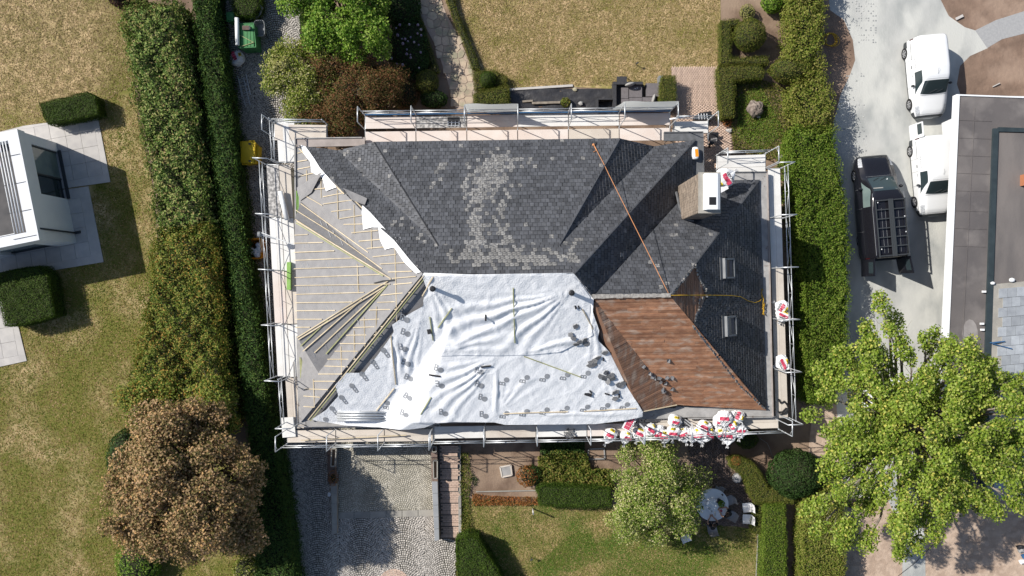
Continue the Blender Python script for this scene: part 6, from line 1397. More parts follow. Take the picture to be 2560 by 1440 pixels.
# ---------------------------------------------------------------- flat roofed building on the right
def flat_building():
    zr = 2.9; k = lambda u, v, z=zr: P(u, v, z)
    root = thing('building', 'flat roofed outbuilding with white fascia and worn bitumen felt', 'building', k(2395, 240, 0))
    one('roof', M['bitumen'], lambda b: b.prism([k(2396, 241), k(2700, 252), k(2700, 1250), k(2350, 1250)], zr - .25, zr), root)
    one('fascia', M['white'], lambda b: [b.prism([k(2391, 238), k(2398, 238), k(2375, 760), k(2352, 1252), k(2342, 1252), k(2366, 760)], zr - .35, zr + .06), b.prism([k(2391, 236), k(2700, 247), k(2700, 250.5), k(2391, 239.5)], zr - .35, zr + .05)], root)
    one('gutter_channel', M['teal'], lambda b: [b.prism([k(2480, 322), k(2493, 322), k(2478, 760), k(2462, 1250), k(2449, 1250), k(2464, 760)], zr, zr + .13), b.prism([k(2493, 319), k(2700, 326), k(2700, 334), k(2493, 330)], zr, zr + .128)], root)
    one('felt_panel', M['bitumen2'], lambda b: b.prism([k(2493, 332), k(2700, 336), k(2700, 700), k(2479, 715)], zr, zr + .05), root)
    for i in range(8):                       # overlaps between the felt sheets
        v = 300 + i * 44 + (i > 4) * 6; u0 = 2396 - (v - 240) * .046; one('felt_seam', M['bitumen'], lambda b: b.bar(k(u0 + 4, v, zr + .012), k(u0 + 86, v + 3, zr + .012), .035, .02), root)
    one('felt_seam', M['bitumen'], lambda b: b.bar(k(2437, 270, zr + .01), k(2405, 880, zr + .01), .03, .018), root)
    one('pale_patch', mat('pale_felt', (0.30, 0.28, 0.27), (0.22, 0.2, 0.195), scale=2), lambda b: b.prism([k(2425 + 20 * math.cos(a), 838 + 40 * math.sin(a)) for a in np.linspace(0, 6.0, 14)], zr, zr + .006), root)  # paler oval patch on the felt
    one('wall', M['render_w'], lambda b: b.prism([P(2520, 300), P(2800, 300), P(2800, 1180), P(2490, 1180)], 0, zr - .26), root)
    for v in (330, 600, 870): one('post', M['dkmetal'], lambda b: b.box((*P(2412 - (v - 300) * .04, v, 1.3).xy, 1.3), (.1, .1, 2.6)), root)
    tr = one('slab_roof', M['kerb'], lambda b: b.prism([k(2468, 712), k(2700, 690), k(2700, 1250), k(2452, 1250)], zr, zr + .09), root)
    for i in range(9):
        for j in range(21):
            u = 2494 + i * 22 + (11 if j % 2 else 0) - j * .6; v = 722 + j * 24 - (u - 2494) * .09
            one('roof_slab', M['tilegrey'], lambda b: b.prism([k(u, v), k(u + 21.2, v - 1.7), k(u + 20.8, v + 21.5), k(u - .4, v + 23.2)], zr + .09, zr + .125 + random.uniform(0, .012)), tr)
    for u, v in ((2457, 729), (2452, 809), (2453, 824)): one('clamp', M['white'], lambda b: b.box((*k(u, v).xy, zr + .1), (.16, .1, .12)), root)
    one('chimney_stub', M['terra'], lambda b: b.box((*P(2568, 450, 3.2).xy, 3.2), (.4, .55, .5)), root)
    for u, v, s in ((2482, 708, .12), (2530, 700, .16)): tag(one('rubble_lump', M['white'], lambda b: b.ball((*P(u, v, 3.08).xy, 3.08), (s, s * .7, .07), 8, 6)), 'white lump at the upper rim of the grey slab roof', 'lump', 'white lumps on the slab roof')
flat_building()
tag(one('clamp_tool', M['blue'], lambda b: b.tube([P(2475, 857, 3.12), P(2512, 853, 3.14), P(2480, 859, 3.12), P(2530, 872, 3.1)], .025, 6)), 'blue bar tool lying on the grey slab roof', 'tool')
# ---------------------------------------------------------------- waste bags with red and yellow print
def bag(label, u, v, z, rot=0.0, sx=.30, sy=.24, sz=.24, face='up', group='white waste bags', tilt=0.0, yel=True):
    base = P(u, v, z); root = thing('waste_bag', label, 'bag', (base.x, base.y, z - .02), group)
    ph = random.uniform(0, 9); Mx = Matrix.Rotation(rot, 3, 'Z') @ Matrix.Rotation(tilt, 3, 'X'); c = base + Vector((0, 0, sz * .95))
    def S_(th, p, off=0.0):            # th from the tied end (0) round to the bottom
        k = (1 + .10 * math.sin(3 * p + ph) * math.sin(2 * th) + .09 * math.sin(5 * p + 2 * ph + 4 * th) + .07 * math.sin(9 * p - 7 * th + ph)) / (abs(math.cos(p)) ** 3 + abs(math.sin(p)) ** 3) ** .33 * (1 + .22 * max(0, th - 1.6) * math.cos(2 * p) ** 2)
        r = max(math.sin(th), 0.0) ** .8 * k
        y = math.cos(th); neck = max(0, 1 - th / .5)
        q = Vector((r * math.cos(p) * sx, (y + neck * .35) * sy * 1.15, r * math.sin(p) * sz)); nn = q.normalized()
        w_ = c + Mx @ (q + nn * off); w_.z = max(w_.z, z + .005); return w_
    b = MB(); nu, nv = 18, 13
    for i in range(nv + 1):
        for j in range(nu): b.v.append(tuple(S_(math.pi * i / nv, 2 * math.pi * j / nu)))
    for i in range(nv):
        for j in range(nu): b.f.append((i * nu + j, (i + 1) * nu + j, (i + 1) * nu + (j + 1) % nu, i * nu + (j + 1) % nu)); b.m.append(0)
    b.v = [tuple(Vector(q) + Vector((random.gauss(0, .012), random.gauss(0, .012), random.gauss(0, .012)))) for q in b.v]
    o = b.build('sack', M['bag'], root, False)
    b = MB(); t0 = S_(0, 0); dr = Mx @ Vector((0, 1, .1)); 
    for k in range(5):
        a = k * 1.256; sd = Mx @ Vector((math.cos(a), 0, math.sin(a))); b.add([tuple(t0 - dr * .02 + sd * .03), tuple(t0 + dr * .16 + sd * .10), tuple(t0 + dr * .12 + sd.cross(dr) * .08 + sd * .05)], [(0, 1, 2), (2, 1, 0)])
    b.build('tied_neck', M['bag'], root)
    def pt(name, m, t0_, t1, p0, p1, off, n=4):
        b = MB()
        for i in range(n + 1):
            for j in range(n + 1): b.v.append(tuple(S_(t0_ + (t1 - t0_) * i / n, p0 + (p1 - p0) * j / n, off)))
        for i in range(n):
            for j in range(n): b.f.append((i * (n + 1) + j, i * (n + 1) + j + 1, (i + 1) * (n + 1) + j + 1, (i + 1) * (n + 1) + j)); b.m.append(0)
        return b.build(name, M[m], root)
    pc = math.pi / 2 + random.uniform(-.25, .25)
    for k in range(4):
        p0 = pc - .60 + k * .30; pt('red_print', 'red', 1.22, 1.70, p0, p0 + .27, .022, 3)
        b = MB(); n = 10
        ring = [S_(.98 + .17 * math.cos(2 * math.pi * i / n), p0 + .165 + .15 * math.sin(2 * math.pi * i / n), .022) for i in range(n)]; rin = [S_(.98 + .10 * math.cos(2 * math.pi * i / n), p0 + .165 + .09 * math.sin(2 * math.pi * i / n), .022) for i in range(n)]
        b.add(ring + rin, [(i, (i + 1) % n, n + (i + 1) % n, n + i) for i in range(n)]); b.build('ring_print', M['ink'], root)
    if yel:
        pt('yellow_print', 'yel_print', 2.05, 2.5, pc - .45, pc + .35, .022, 3)
        b = MB(); n = 10; ce = (2.28, pc - .05)
        ring = [S_(ce[0] + .13 * math.cos(2 * math.pi * i / n), ce[1] + .2 * math.sin(2 * math.pi * i / n), .030) for i in range(n)]; rin = [S_(ce[0] + .06 * math.cos(2 * math.pi * i / n), ce[1] + .1 * math.sin(2 * math.pi * i / n), .030) for i in range(n)]
        b.add(ring + rin, [(i, (i + 1) % n, n + (i + 1) % n, n + i) for i in range(n)]); q = [S_(ce[0] - .16, ce[1] + .16, .030), S_(ce[0] - .16, ce[1] + .26, .030), S_(ce[0] + .16, ce[1] + .30, .030), S_(ce[0] + .16, ce[1] + .20, .030)]; b.add(q, [(0, 1, 2, 3)]); b.build('letter_print', M['ink'], root)
    return root
Z = ZD + .05
BAGS = [(1525, 1086, 2.6, 0, 'leftmost white waste bag on the south scaffold, alone on the pinkish deck'), (1564, 1090, 2.9, 0, 'second white waste bag from the left, hanging over the deck rim'), (1598, 1083, 2.7, 0, 'third white waste bag from the left on the south scaffold'), (1624, 1072, 2.5, 0, 'white waste bag with yellow mark nearest the house, left cluster'), (1644, 1080, 3.6, 0, 'white waste bag squeezed right of the yellow marked one'), (1660, 1088, 3.1, 0, 'white waste bag low in the left part of the big pile'), (1684, 1050, 2.9, .2, 'white waste bag on top of the pile nearest the eave, left pile'), (1681, 1078, 3.1, .1, 'white waste bag in the middle of the left pile, large red print'), (1705, 1083, 3.5, 0, 'white waste bag at the right end of the left pile'), (1731, 1084, 3.0, 0, 'white waste bag between the two piles, beside the frame end'),
        (1757, 1064, 2.7, .1, 'white waste bag at the upper left of the right pile'), (1748, 1083, 3.3, 0, 'white waste bag low left in the right pile'), (1768, 1082, 2.6, .05, 'white waste bag with a big red band in the right pile'), (1795, 1052, 2.9, .25, 'white waste bag high in the middle of the right pile'), (1808, 1042, 3.1, .35, 'white waste bag lying on the gutter, top of the right pile'), (1840, 1040, 1.2, .2, 'white waste bag at the gutter, farthest from the scaffold rim'), (1800, 1080, 3.4, .1, 'white waste bag with yellow triangle, front of the right pile'), (1825, 1062, 2.2, .15, 'white waste bag with an open dark mouth, right pile'), (1818, 1086, 3.0, 0, 'small white waste bag squeezed at the deck rim'), (1846, 1074, 3.0, .05, 'rightmost white waste bag on the south scaffold')]
for i, (u, v, r, dz, lab) in enumerate(BAGS):
    bag(lab, u, v, Z + dz, r + math.pi * 0, random.uniform(.27, .38), random.uniform(.25, .34), random.uniform(.18, .26), tilt=random.uniform(-.2, .2), yel=(i % 5 != 4))
bag('upper white waste bag of the pair on the east scaffold', 1952, 768, Z, 1.0, .34, .26, .18, group='bags on the east scaffold')
bag('lower white waste bag of the pair on the east scaffold', 1954, 788, Z, 2.7, .36, .22, .18, group='bags on the east scaffold')
bag('flat white waste bag near the south end of the east scaffold', 1955, 906, Z, 2.0, .40, .26, .12, group='bags on the east scaffold')
bag('white waste bag with red and yellow print behind the chimney', 1806, 448, 4.3, -1.0, .45, .42, .22, group='bags on the roof')
bag('white waste bag in the shade below the green crate', 597, 150, .02, 2.0, .36, .34, .26, group='bags on the drive')
# folded empty bag showing its whole print
fl = thing('folded_bag', 'flat folded bag with a big red print over the scaffold tube', 'bag', P(1574, 1057, 3.5))
ang = math.radians(62); ex = Vector((math.cos(ang), math.sin(ang), 0)); ey = Vector((-ex.y, ex.x, 0)); fc = P(1574, 1057, 3.55)
one('sack', M['bag'], lambda b: b.box(fc, (.80, .46, .03), rz=ang), fl)
for i in range(4):
    for j in range(3): one('red_print', M['red'], lambda b: b.box(fc + ex * (-.27 + .18 * i) + ey * (-.13 + .10 * j + .04) + Vector((0, 0, .018)), (.168, .09, .006), rz=ang), fl)
    b = MB(); n = 12; o = fc + ex * (-.27 + .18 * i) - ey * .17 + Vector((0, 0, .02)); b.add([tuple(o + ex * (r * math.cos(2 * math.pi * k / n)) + ey * (r * .8 * math.sin(2 * math.pi * k / n))) for r in (.075, .045) for k in range(n)], [(k, n + k, n + (k + 1) % n, (k + 1) % n) for k in range(n)]); b.build('ring_print', M['ink'], fl)
wb = thing('paper_bag', 'white sack with an orange print lying on the dark east slope', 'bag', RP(1738, 384, .12)); wc = RP(1738, 383, .16)
one('sack', M['bag'], lambda b: b.ball(wc, (.20, .34, .13), 14, 9, fn=lambda d: 1 / max(abs(d.x) ** 4 + abs(d.y) ** 4 + d.z ** 4, .1) ** .25 * .92), wb, True)
one('orange_print', M['orange'], lambda b: b.box(wc + Vector((.05, 0, .118)), (.16, .38, .012), rz=.1), wb)
one('sheet_piece', M['bag'], lambda b: b.box(P(1806, 470, 4.6), (.5, .34, .03), rz=.5), None)
tag(bpy.data.objects['sheet_piece'], 'white plastic sheet beside the bag behind the chimney', 'plastic sheet')

# ---------------------------------------------------------------- drive and yard clutter
def bin_box(label, pts_px, z, m, inner, name, cat, wall_t=.05, z0=0.0, flare=.85, lip=.05):
    top = W2(pts_px, z); c = sum(top, Vector((0, 0, 0))) / 4; root = thing(name, label, cat, (c.x, c.y, 0))
    bot = [Vector((c.x + (p.x - c.x) * flare, c.y + (p.y - c.y) * flare, z0)) for p in top]; inn = [Vector((c.x + (p.x - c.x) * .9, c.y + (p.y - c.y) * .9, z)) for p in top]; flo = [Vector((p.x * .95 + c.x * .05, p.y * .95 + c.y * .05, z * .35)) for p in bot]
    b = MB()
    if (top[1] - top[0]).cross(top[2] - top[0]).z < 0: top.reverse(); bot.reverse(); inn.reverse(); flo.reverse()
    b.add(bot + top + inn + flo, [(i, (i + 1) % 4, 4 + (i + 1) % 4, 4 + i) for i in range(4)] + [(4 + i, 4 + (i + 1) % 4, 8 + (i + 1) % 4, 8 + i) for i in range(4)] + [(8 + i, 8 + (i + 1) % 4, 12 + (i + 1) % 4, 12 + i) for i in range(4)] + [(12, 13, 14, 15)]); b.build('tub', m, root)
    b = MB()
    for p, q in zip(top, top[1:] + top[:1]): b.tube([p, q], lip * .6, 6)
    b.build('rim', m, root)
    return root, c
r_, c_ = bin_box('yellow lidded skip on the shaded drive', [(601, 355), (636, 352), (640, 408), (606, 412)], 1.0, M['yellow'], None, 'skip', 'skip')
one('lid', M['yellow'], lambda b: b.box((c_.x, c_.y, 1.03), (.72, 1.12, .06), rz=-.05), r_)
for k in (-1, 1): one('lifting_lug', M['dkmetal'], lambda b: b.box((c_.x + .1, c_.y + .45 * k, 1.08), (.12, .08, .05)), r_)
one('side_pocket', M['yellow'], lambda b: b.box((c_.x + .42, c_.y - .05, .62), (.18, .85, .45), rz=-.05), r_)
r_, c_ = bin_box('orange tub filled with white rags below the hoist', [(618, 597), (652, 596), (653, 646), (621, 647)], .95, M['orange'], None, 'tub', 'tub')
for i in range(7): one('rag', M['bag'], lambda b: b.ball((c_.x + random.uniform(-.25, .25), c_.y + random.uniform(-.35, .35), .85 + random.uniform(-.08, .12)), (.17, .2, .13), 9, 7, fn=lambda d: 1 + .2 * math.sin(6 * d.x + i) * math.sin(5 * d.y)), r_, True)
r_, c_ = bin_box('green crate with planked lid beside the conifer hedge', [(596, 60), (634, 58), (640, 118), (598, 120)], 1.1, M['green'], None, 'crate', 'crate', flare=.95)
for k in range(5):
    a, q = P(597.5 + k * 8, 62, 1.12), P(598.5 + k * 8.2, 117, 1.12); one('lid_board', M['green'], lambda b: b.bar(a, q, .15, .03), r_)
one('cross_batten', M['batten_g'], lambda b: [b.bar(P(600, 88, 1.16), P(634, 106, 1.16), .03, .02), b.bar(P(634, 106, 1.165), P(600, 117, 1.165), .03, .02)], r_)
roll('long white membrane roll lying along the green crate', P(592, 45, 1.25), P(594, 113, 1.25), .11, 'white')
tl = thing('tool_case', 'small brown tool case on the green crate lid', 'case', P(617, 70, 1.15)); one('body', M['brick_dk'], lambda b: b.box((*P(615, 70, 1.2).xy, 1.2), (.36, .22, .1)), tl); one('handle', M['dkmetal'], lambda b: b.box((*P(624, 70, 1.27).xy, 1.27), (.08, .16, .03)), tl)
def trough(label, u, v, w_, l_, rz, m, z=.75):
    c = P(u, v, z); root = thing('mortar_tub', label, 'tub', (c.x, c.y, 0), rz=rz)
    n = 20; f = lambda i, s, zz: (s * w_ / 2 * math.copysign(abs(math.cos(2 * math.pi * i / n)) ** .5, math.cos(2 * math.pi * i / n)), s * l_ / 2 * math.copysign(abs(math.sin(2 * math.pi * i / n)) ** .5, math.sin(2 * math.pi * i / n)), zz)
    b = MB(); b.add([f(i, .8, z - .4) for i in range(n)] + [f(i, 1, z) for i in range(n)] + [f(i, .92, z) for i in range(n)] + [f(i, .74, z - .35) for i in range(n)], [(i, (i + 1) % n, n + (i + 1) % n, n + i) for i in range(n)] + [(n + i, n + (i + 1) % n, 2 * n + (i + 1) % n, 2 * n + i) for i in range(n)] + [(2 * n + i, 2 * n + (i + 1) % n, 3 * n + (i + 1) % n, 3 * n + i) for i in range(n)] + [tuple(3 * n + i for i in range(n))]); b.build('tray', m, root, False, False)
    return root
t_ = trough('grey wheelbarrow tray standing right of the green crate', 648, 70, .58, .88, 0.05, M['grey_p']); one('leg', M['dkmetal'], lambda b: b.tube([(-.2, -.2, .4), (-.25, -.3, 0)], .02, 5), t_, False, False); one('leg', M['dkmetal'], lambda b: b.tube([(.2, -.2, .4), (.25, -.3, 0)], .02, 5), t_, False, False); one('wheel', M['rubber'], lambda b: b.tube([(-.05, .45, .2), (.05, .45, .2)], .2, 14), t_, False, False)
tag(one('folded_chair', M['grey_p'], lambda b: [b.tube([P(646, 10, .8), P(655, 20, .8), P(650, 35, .6), P(640, 46, .5)], .06, 6), b.bar(P(624, 46, .5), P(640, 40, .5), .2, .04)]), 'folded grey chair frame behind the wheelbarrow tray', 'chair frame')
r_, c_ = bin_box('small dark green compost bin beside the hedge end', [(566, 32), (584, 30), (586, 52), (568, 54)], .8, M['green'], None, 'compost_bin', 'bin'); one('lid', M['green'], lambda b: b.box((c_.x, c_.y, .82), (.36, .42, .05)), r_)
def ladder(label, p, q, wd, n, z0, z1, group=None):
    a, c = P(p[0], p[1], z0), P(q[0], q[1], z1); root = thing('ladder', label, 'ladder', a); d = (c - a).normalized(); s = Vector((-d.y, d.x, 0)).normalized() * wd / 2
    for k in (-1, 1): one('rail', M['galv'], lambda b: b.bar(a + s * k, c + s * k, .035, .06), root)
    for i in range(n): t = (i + .5) / n; one('rung', M['galv'], lambda b: b.tube([a.lerp(c, t) - s, a.lerp(c, t) + s], .016, 6), root)
ladder('short aluminium ladder piece lying on the shaded drive', (605, 188), (616, 240), .46, 3, .1, .25)
ladder('second aluminium ladder end below the first, by the hedge', (603, 195), (620, 265), .26, 4, .04, .06)
for i in range(4): tag(one('batten', M['batten'], lambda b: b.bar(P(730 + i * 3, 1322 + i * 6, .05), P(738 + i * 3.5, 1375 + i * 9, .06 + .02 * i), .05, .04)), 'loose batten in the small pile at the drive edge', 'batten', 'battens at the drive edge')
sp = thing('shovel', 'white bladed hand shovel lying by the low forecourt wall', 'shovel', P(823, 1235)); one('blade', M['white'], lambda b: b.ball(P(823, 1236, .06), (.09, .13, .02), 10, 6), sp); one('handle', M['batten'], lambda b: b.tube([P(824, 1232, .06), P(828, 1215, .08)], .014, 6), sp)

# low walls, planters and steps round the forecourt
def low_wall(label, pts, h, m, cap, name='low_wall', n=5):
    root = thing(name, label, 'wall', P(*pts[0]))
    one('wall', M[m], lambda b: b.prism(W2(pts), 0, h - .06), root)
    a, b_, c, d = [Vector((p.x, p.y, 0)) for p in W2(pts)]
    for i in range(n):
        q = [a.lerp(d, i / n + .003), b_.lerp(c, i / n + .003), b_.lerp(c, (i + 1) / n - .003), a.lerp(d, (i + 1) / n - .003)]
        one('coping_stone', M[cap], lambda b: b.prism(q, h - .06, h + random.uniform(-.004, .004)), root)
low_wall('low stone wall left of the garage forecourt', [(831, 1205), (846, 1205), (846, 1330), (834, 1330)], .35, 'wallbrick', 'kerb')
low_wall('grey capped wall between forecourt and brick steps', [(1083, 1195), (1097, 1195), (1101, 1340), (1090, 1342)], .75, 'wallbrick', 'bluestone')
low_wall('brick planter wall at the head of the forecourt wall', [(822, 1112), (842, 1112), (842, 1205), (824, 1205)], .40, 'brick_dk', 'brick_dk', n=8)
low_wall('brick stub wall under the scaffold beside the steps', [(1080, 1112), (1095, 1112), (1097, 1195), (1082, 1195)], .6, 'brick_dk', 'brick_dk', n=6)
def planter(label, pts, z):
    pw = W2(pts, z); root = thing('planter', label, 'planter', (pw[0].x, pw[0].y, z)); t = .05
    for a, c in zip(pw, pw[1:] + pw[:1]): one('side', M['kerb'], lambda b: b.bar(a + Vector((0, 0, -.14)), c + Vector((0, 0, -.14)), t, .28), root)
    one('soil', M['soil'], lambda b: b.prism(pw, z - .25, z - .16), root)
planter('narrow stone planter left of the forecourt', [(829, 1122), (840, 1122), (837, 1166), (827, 1166)], .7)
planter('narrow stone planter right of the forecourt, lower', [(1083, 1152), (1093, 1152), (1093, 1196), (1084, 1196)], .9)
planter('short stone planter at the top right of the forecourt', [(1080, 1117), (1090, 1117), (1090, 1130), (1081, 1130)], .9)
bush('small straggling plant on the forecourt wall', 833, 1195, 13, .75, 'orange', .06, 350, zc=.5, core=.5, ry=20)
st = thing('steps', 'flight of brick steps beside the forecourt wall', 'steps', P(1120, 1230))
for k in range(8):
    v0 = 1112 + k * 29; h = .30 - .035 * k
    tr_ = one('step', M['mortar_dk'], lambda b: b.prism(W2([(1097 + k * .6, v0), (1144, v0), (1145, v0 + 29), (1098 + k * .6, v0 + 29)]), 0, h), st)
    nb = 14
    for r in range(4):
        for i in range(5): 
            u = 1101 + k * .5 + i * 9 + (4 if r % 2 else 0); vv = v0 + 2.2 + r * 4.3
            one('brick', M['brick'], lambda b: b.box((*P(u + 3.5, vv + 2, h).xy, h + .008 + random.uniform(-.003, .003)), (.185, .078, .03)), tr_)
    for i in range(nb): one('brick', M['brick'], lambda b: b.box((*P(1101 + k * .5 + i * 3.15, v0 + 24, h).xy, h + .012), (.058, .18, .04)), tr_)
low_wall('narrow concrete kerb wall right of the brick steps', [(1145, 1112), (1152, 1112), (1154, 1345), (1147, 1345)], .18, 'kerb', 'kerb', n=6)

# --- south bed and lawn pieces
def frame(label, pts, z, inner, fr):
    pw = W2(pts, z); root = thing('inspection_cover', label, 'cover', (pw[0].x, pw[0].y, 0)); one('plate', M[inner], lambda b: b.prism(pw, 0, z - .02), root)
    for a, c in zip(pw, pw[1:] + pw[:1]): one('frame_bar', M[fr], lambda b: b.bar(a - Vector((0, 0, .03)), c - Vector((0, 0, .03)), .07, .08), root)
frame('square cover with a pale frame in the brown bed', [(1250, 1168), (1277, 1163), (1280, 1188), (1255, 1193)], .12, 'gutter', 'deck')
frame('rectangular cover with a thin frame below the scaffold', [(1472, 1123), (1510, 1121), (1512, 1147), (1468, 1148)], .06, 'soil', 'gutter')
lp = thing('garden_lamp', 'slim white lamp post standing alone on the south lawn', 'lamp', P(1332, 1271))
p0 = P(1332, 1271, 0); one('post', M['white'], lambda b: b.tube([p0, p0 + Vector((0, 0, .95))], .035, 10), lp, True); one('lamp_head', M['grey_p'], lambda b: b.tube([p0 + Vector((0, 0, .95)), p0 + Vector((0, 0, 1.08))], .045, 10), lp, True)
for i, (u, v) in enumerate(((1328, 1393), (1590, 163))):
    p = P(u, v); sp_ = thing('garden_spike', ('small dark sprinkler spike on the south lawn', 'small sprinkler standing on the north lawn')[i], 'sprinkler', p); one('stake', M['dkmetal'], lambda b: b.tube([p, p + Vector((0, 0, .4))], .018, 6), sp_); one('head', M['dkmetal'], lambda b: b.box(p + Vector((0, 0, .42)), (.14, .06, .06), rz=.5), sp_)
st_ = P(1240, 1225); tag(one('edging', M['kerb'], lambda b: [b.bar(P(1190, 1229, .03), P(1340, 1226, .03), .05, .08), b.bar(P(1895, 1335, .03), P(1890, 1440, .03), .04, .06)]), 'thin garden edging strip', 'edging')

# --- north terrace: ground sheet, sofa
def wavy(name, label, pts, z, m, cat, amp=.05):
    poly = [(p.x, p.y) for p in W2(pts)]; xs = [p[0] for p in poly]; ys = [p[1] for p in poly]; c = .12
    X, Y = np.meshgrid(np.arange(min(xs), max(xs) + c, c), np.arange(min(ys), max(ys) + c, c)); sh = X.shape; x, y = X.ravel(), Y.ravel(); ins = inpoly(x, y, poly)
    zz = z + amp * (wob(x, y * 2.2, 1.6) * .6 + .5 * wob(x * .6, y * 3, 3.1, 2) + .5); idx = -np.ones(len(x), int); idx[ins] = np.arange(ins.sum()); I = idx.reshape(sh)
    T = np.stack([I[:-1, :-1].ravel(), I[:-1, 1:].ravel(), I[1:, 1:].ravel(), I[1:, :-1].ravel()], 1); T = T[(T >= 0).all(1)]
    return tag(link(name, mesh_np(name, np.stack([x, y, zz], 1)[ins], T, M[m], smooth=True)), label, cat)
wavy('ground_sheet', 'black creased plastic sheet spread along the north wall', [(1272, 222), (1430, 218), (1530, 220), (1530, 300), (1240, 300), (1262, 262)], .01, 'plastic_sheet', 'plastic sheet', .09)
tag(one('stone_edge', M['slab'], lambda b: b.bar(P(1273, 224, .04), P(1432, 214, .04), .12, .1)), 'pale stone edge between north lawn and black sheet', 'edging')
for u, v, lab in ((1438, 223, 'pale square stone holding the black sheet at the lawn'), (1452, 258, 'flat grey stone on the black sheet near the scaffold')):
    c = P(u, v, .14); tag(one('stone', M['flag'] if u < 1445 else M['gutter'], lambda b: b.ball(c, (.14, .12, .07), 8, 6, fn=lambda d: 1 + .15 * math.sin(5 * d.x + 4 * d.y))), lab, 'stone')
tag(one('timber', M['bark_p'], lambda b: [b.bar(P(1306, 254, .12), P(1332, 252, .12), .1, .08), b.bar(P(1330, 258, .14), P(1400, 256, .14), .12, .1)]), 'weathered timbers lying on the black sheet', 'timber')
bush('small spiky plant growing through the black sheet', 1414, 256, 12, .45, 'peren', .1, 350, zc=.25, core=.3)
so_ = thing('garden_sofa', 'dark rattan corner sofa with taupe cushions on the north terrace', 'sofa', P(1590, 235))
def bx(name, m, u0, v0, u1, v1, z0, z1, par=so_, rz=0): a, c = P(u0, v0, z1), P(u1, v1, z1); return one(name, M[m], lambda b: b.prism([a, Vector((c.x, a.y, 0)), c, Vector((a.x, c.y, 0))], z0, z1), par)
bx('base', 'sofa', 1538, 208, 1608, 272, .05, .30); bx('backrest', 'sofa', 1533, 204, 1607, 211, .05, .68); bx('armrest', 'sofa', 1533, 211, 1541, 272, .05, .66)
for (u0, v0, u1, v1) in ((1553, 219, 1571, 246), (1573, 214, 1605, 243), (1573, 244, 1605, 272), (1553, 247, 1572, 272)): bx('seat_cushion', 'cushion', u0, v0, u1, v1, .30, .44)
ot = thing('ottoman', 'square taupe upholstered pouf right of the sofa', 'ottoman', P(1632, 225)); bx('base', 'sofa', 1614, 210, 1648, 242, .04, .28, ot); bx('cushion', 'cushion', 1616, 208, 1649, 241, .28, .44, ot)
o2 = thing('ottoman', 'second taupe pouf partly under the netting screen', 'ottoman', P(1622, 258)); bx('base', 'sofa', 1608, 246, 1640, 275, .04, .28, o2); bx('cushion', 'cushion', 1606, 243, 1640, 276, .28, .42, o2)
for u, v, z, s, rz, lab in ((1575, 211, .72, (.27, .10, .22), .2, 'pale oval cushion leaning on the sofa back'), (1634, 247, .62, (.09, .26, .22), -.25, 'pale cushion standing on the pouf edge')):
    c = P(u, v, z); b = MB(); Mx = Matrix.Rotation(rz, 3, 'Z'); b.ball((0, 0, 0), s, 14, 10); b.v = [tuple(c + Mx @ Vector(q)) for q in b.v]; tag(b.build('cushion', M['cushion_l'], None, True), lab, 'cushion')
stl = thing('side_table', 'dark side table behind the sofa back', 'table', P(1555, 197)); bx('top', 'sofa', 1542, 191, 1567, 206, .42, .48, stl)
for k, (u, v) in enumerate(((1544, 193), (1565, 193), (1544, 204), (1565, 204))): one('leg', M['sofa'], lambda b: b.tube([P(u, v, 0), Vector((*P(u, v, .42).xy, .42))], .02, 5), stl)
pt_ = thing('planter', 'square grey planter pot beside the clipped block', 'planter', P(1652, 198)); bx('pot', 'grey_p', 1647, 189, 1657, 206, 0, .5, pt_)
for k, (u, v) in enumerate(((1585, 223), (1588, 221), (1590, 224), (1593, 220))): tag(one('petals', M['white'] if k % 2 else M['cushion_l'], lambda b: b.box((*P(u, v, .46 + .005 * k).xy, .46 + .005 * k), (.06, .05, .012), rz=k)), 'scrap of pinkish paper on the sofa cushion', 'paper', 'paper scraps on the sofa')
lb_ = thing('log_box', 'dark open storage box by the scaffold under the sofa', 'box', P(1510, 260)); 
for (u0, v0, u1, v1) in ((1492, 246, 1496, 290), (1534, 246, 1538, 290), (1496, 246, 1534, 249)): bx('panel', 'sofa', u0, v0, u1, v1, 0, .6, lb_)
# black sheets and box on the brick path
wavy('black_sheet', 'crumpled black plastic below the low northeast platform', [(1765, 332), (1792, 326), (1796, 345), (1780, 368), (1765, 378), (1760, 350)], .1, 'plastic_sheet', 'plastic sheet', .5)
tq = thing('black_crate', 'black tool crate on the brick path', 'crate', P(1757, 290)); one('tray', M['black'], lambda b: b.prism(W2([(1736, 290), (1752, 281), (1779, 278), (1780, 300), (1737, 301)], .5), 0, .5), tq)
for k in range(4): one('tool', M['white'], lambda b: b.tube([P(1746 + k * 7, 284, .56), P(1748 + k * 7, 298, .54)], .02, 5), tq)
# rock and small stones in the weeds
rk_ = P(1888, 272, .3); tag(one('rock', M['stone'], lambda b: b.ball(rk_, (.44, .44, .36), 18, 12, fn=lambda d: 1 + .14 * math.sin(5 * d.x + 3 * d.z) * math.cos(4 * d.y) + .06 * math.sin(13 * d.x + 9 * d.y), ), smooth=False), 'mottled round rock in the weedy patch', 'rock')
for u, v, s, lab in ((1896, 292, .13, 'pale stone touching the round rock'), (1822, 326, .2, 'stone at the corner of the brick path'), (1955, 392, .22, 'broken white block beside the northeast scaffold')): c = P(u, v, .08); tag(one('stone', M['slab'], lambda b: b.ball(c, (s, s * .6, .1), 8, 6, fn=lambda d: 1 + .2 * math.sin(6 * d.x + 5 * d.y))), lab, 'stone')

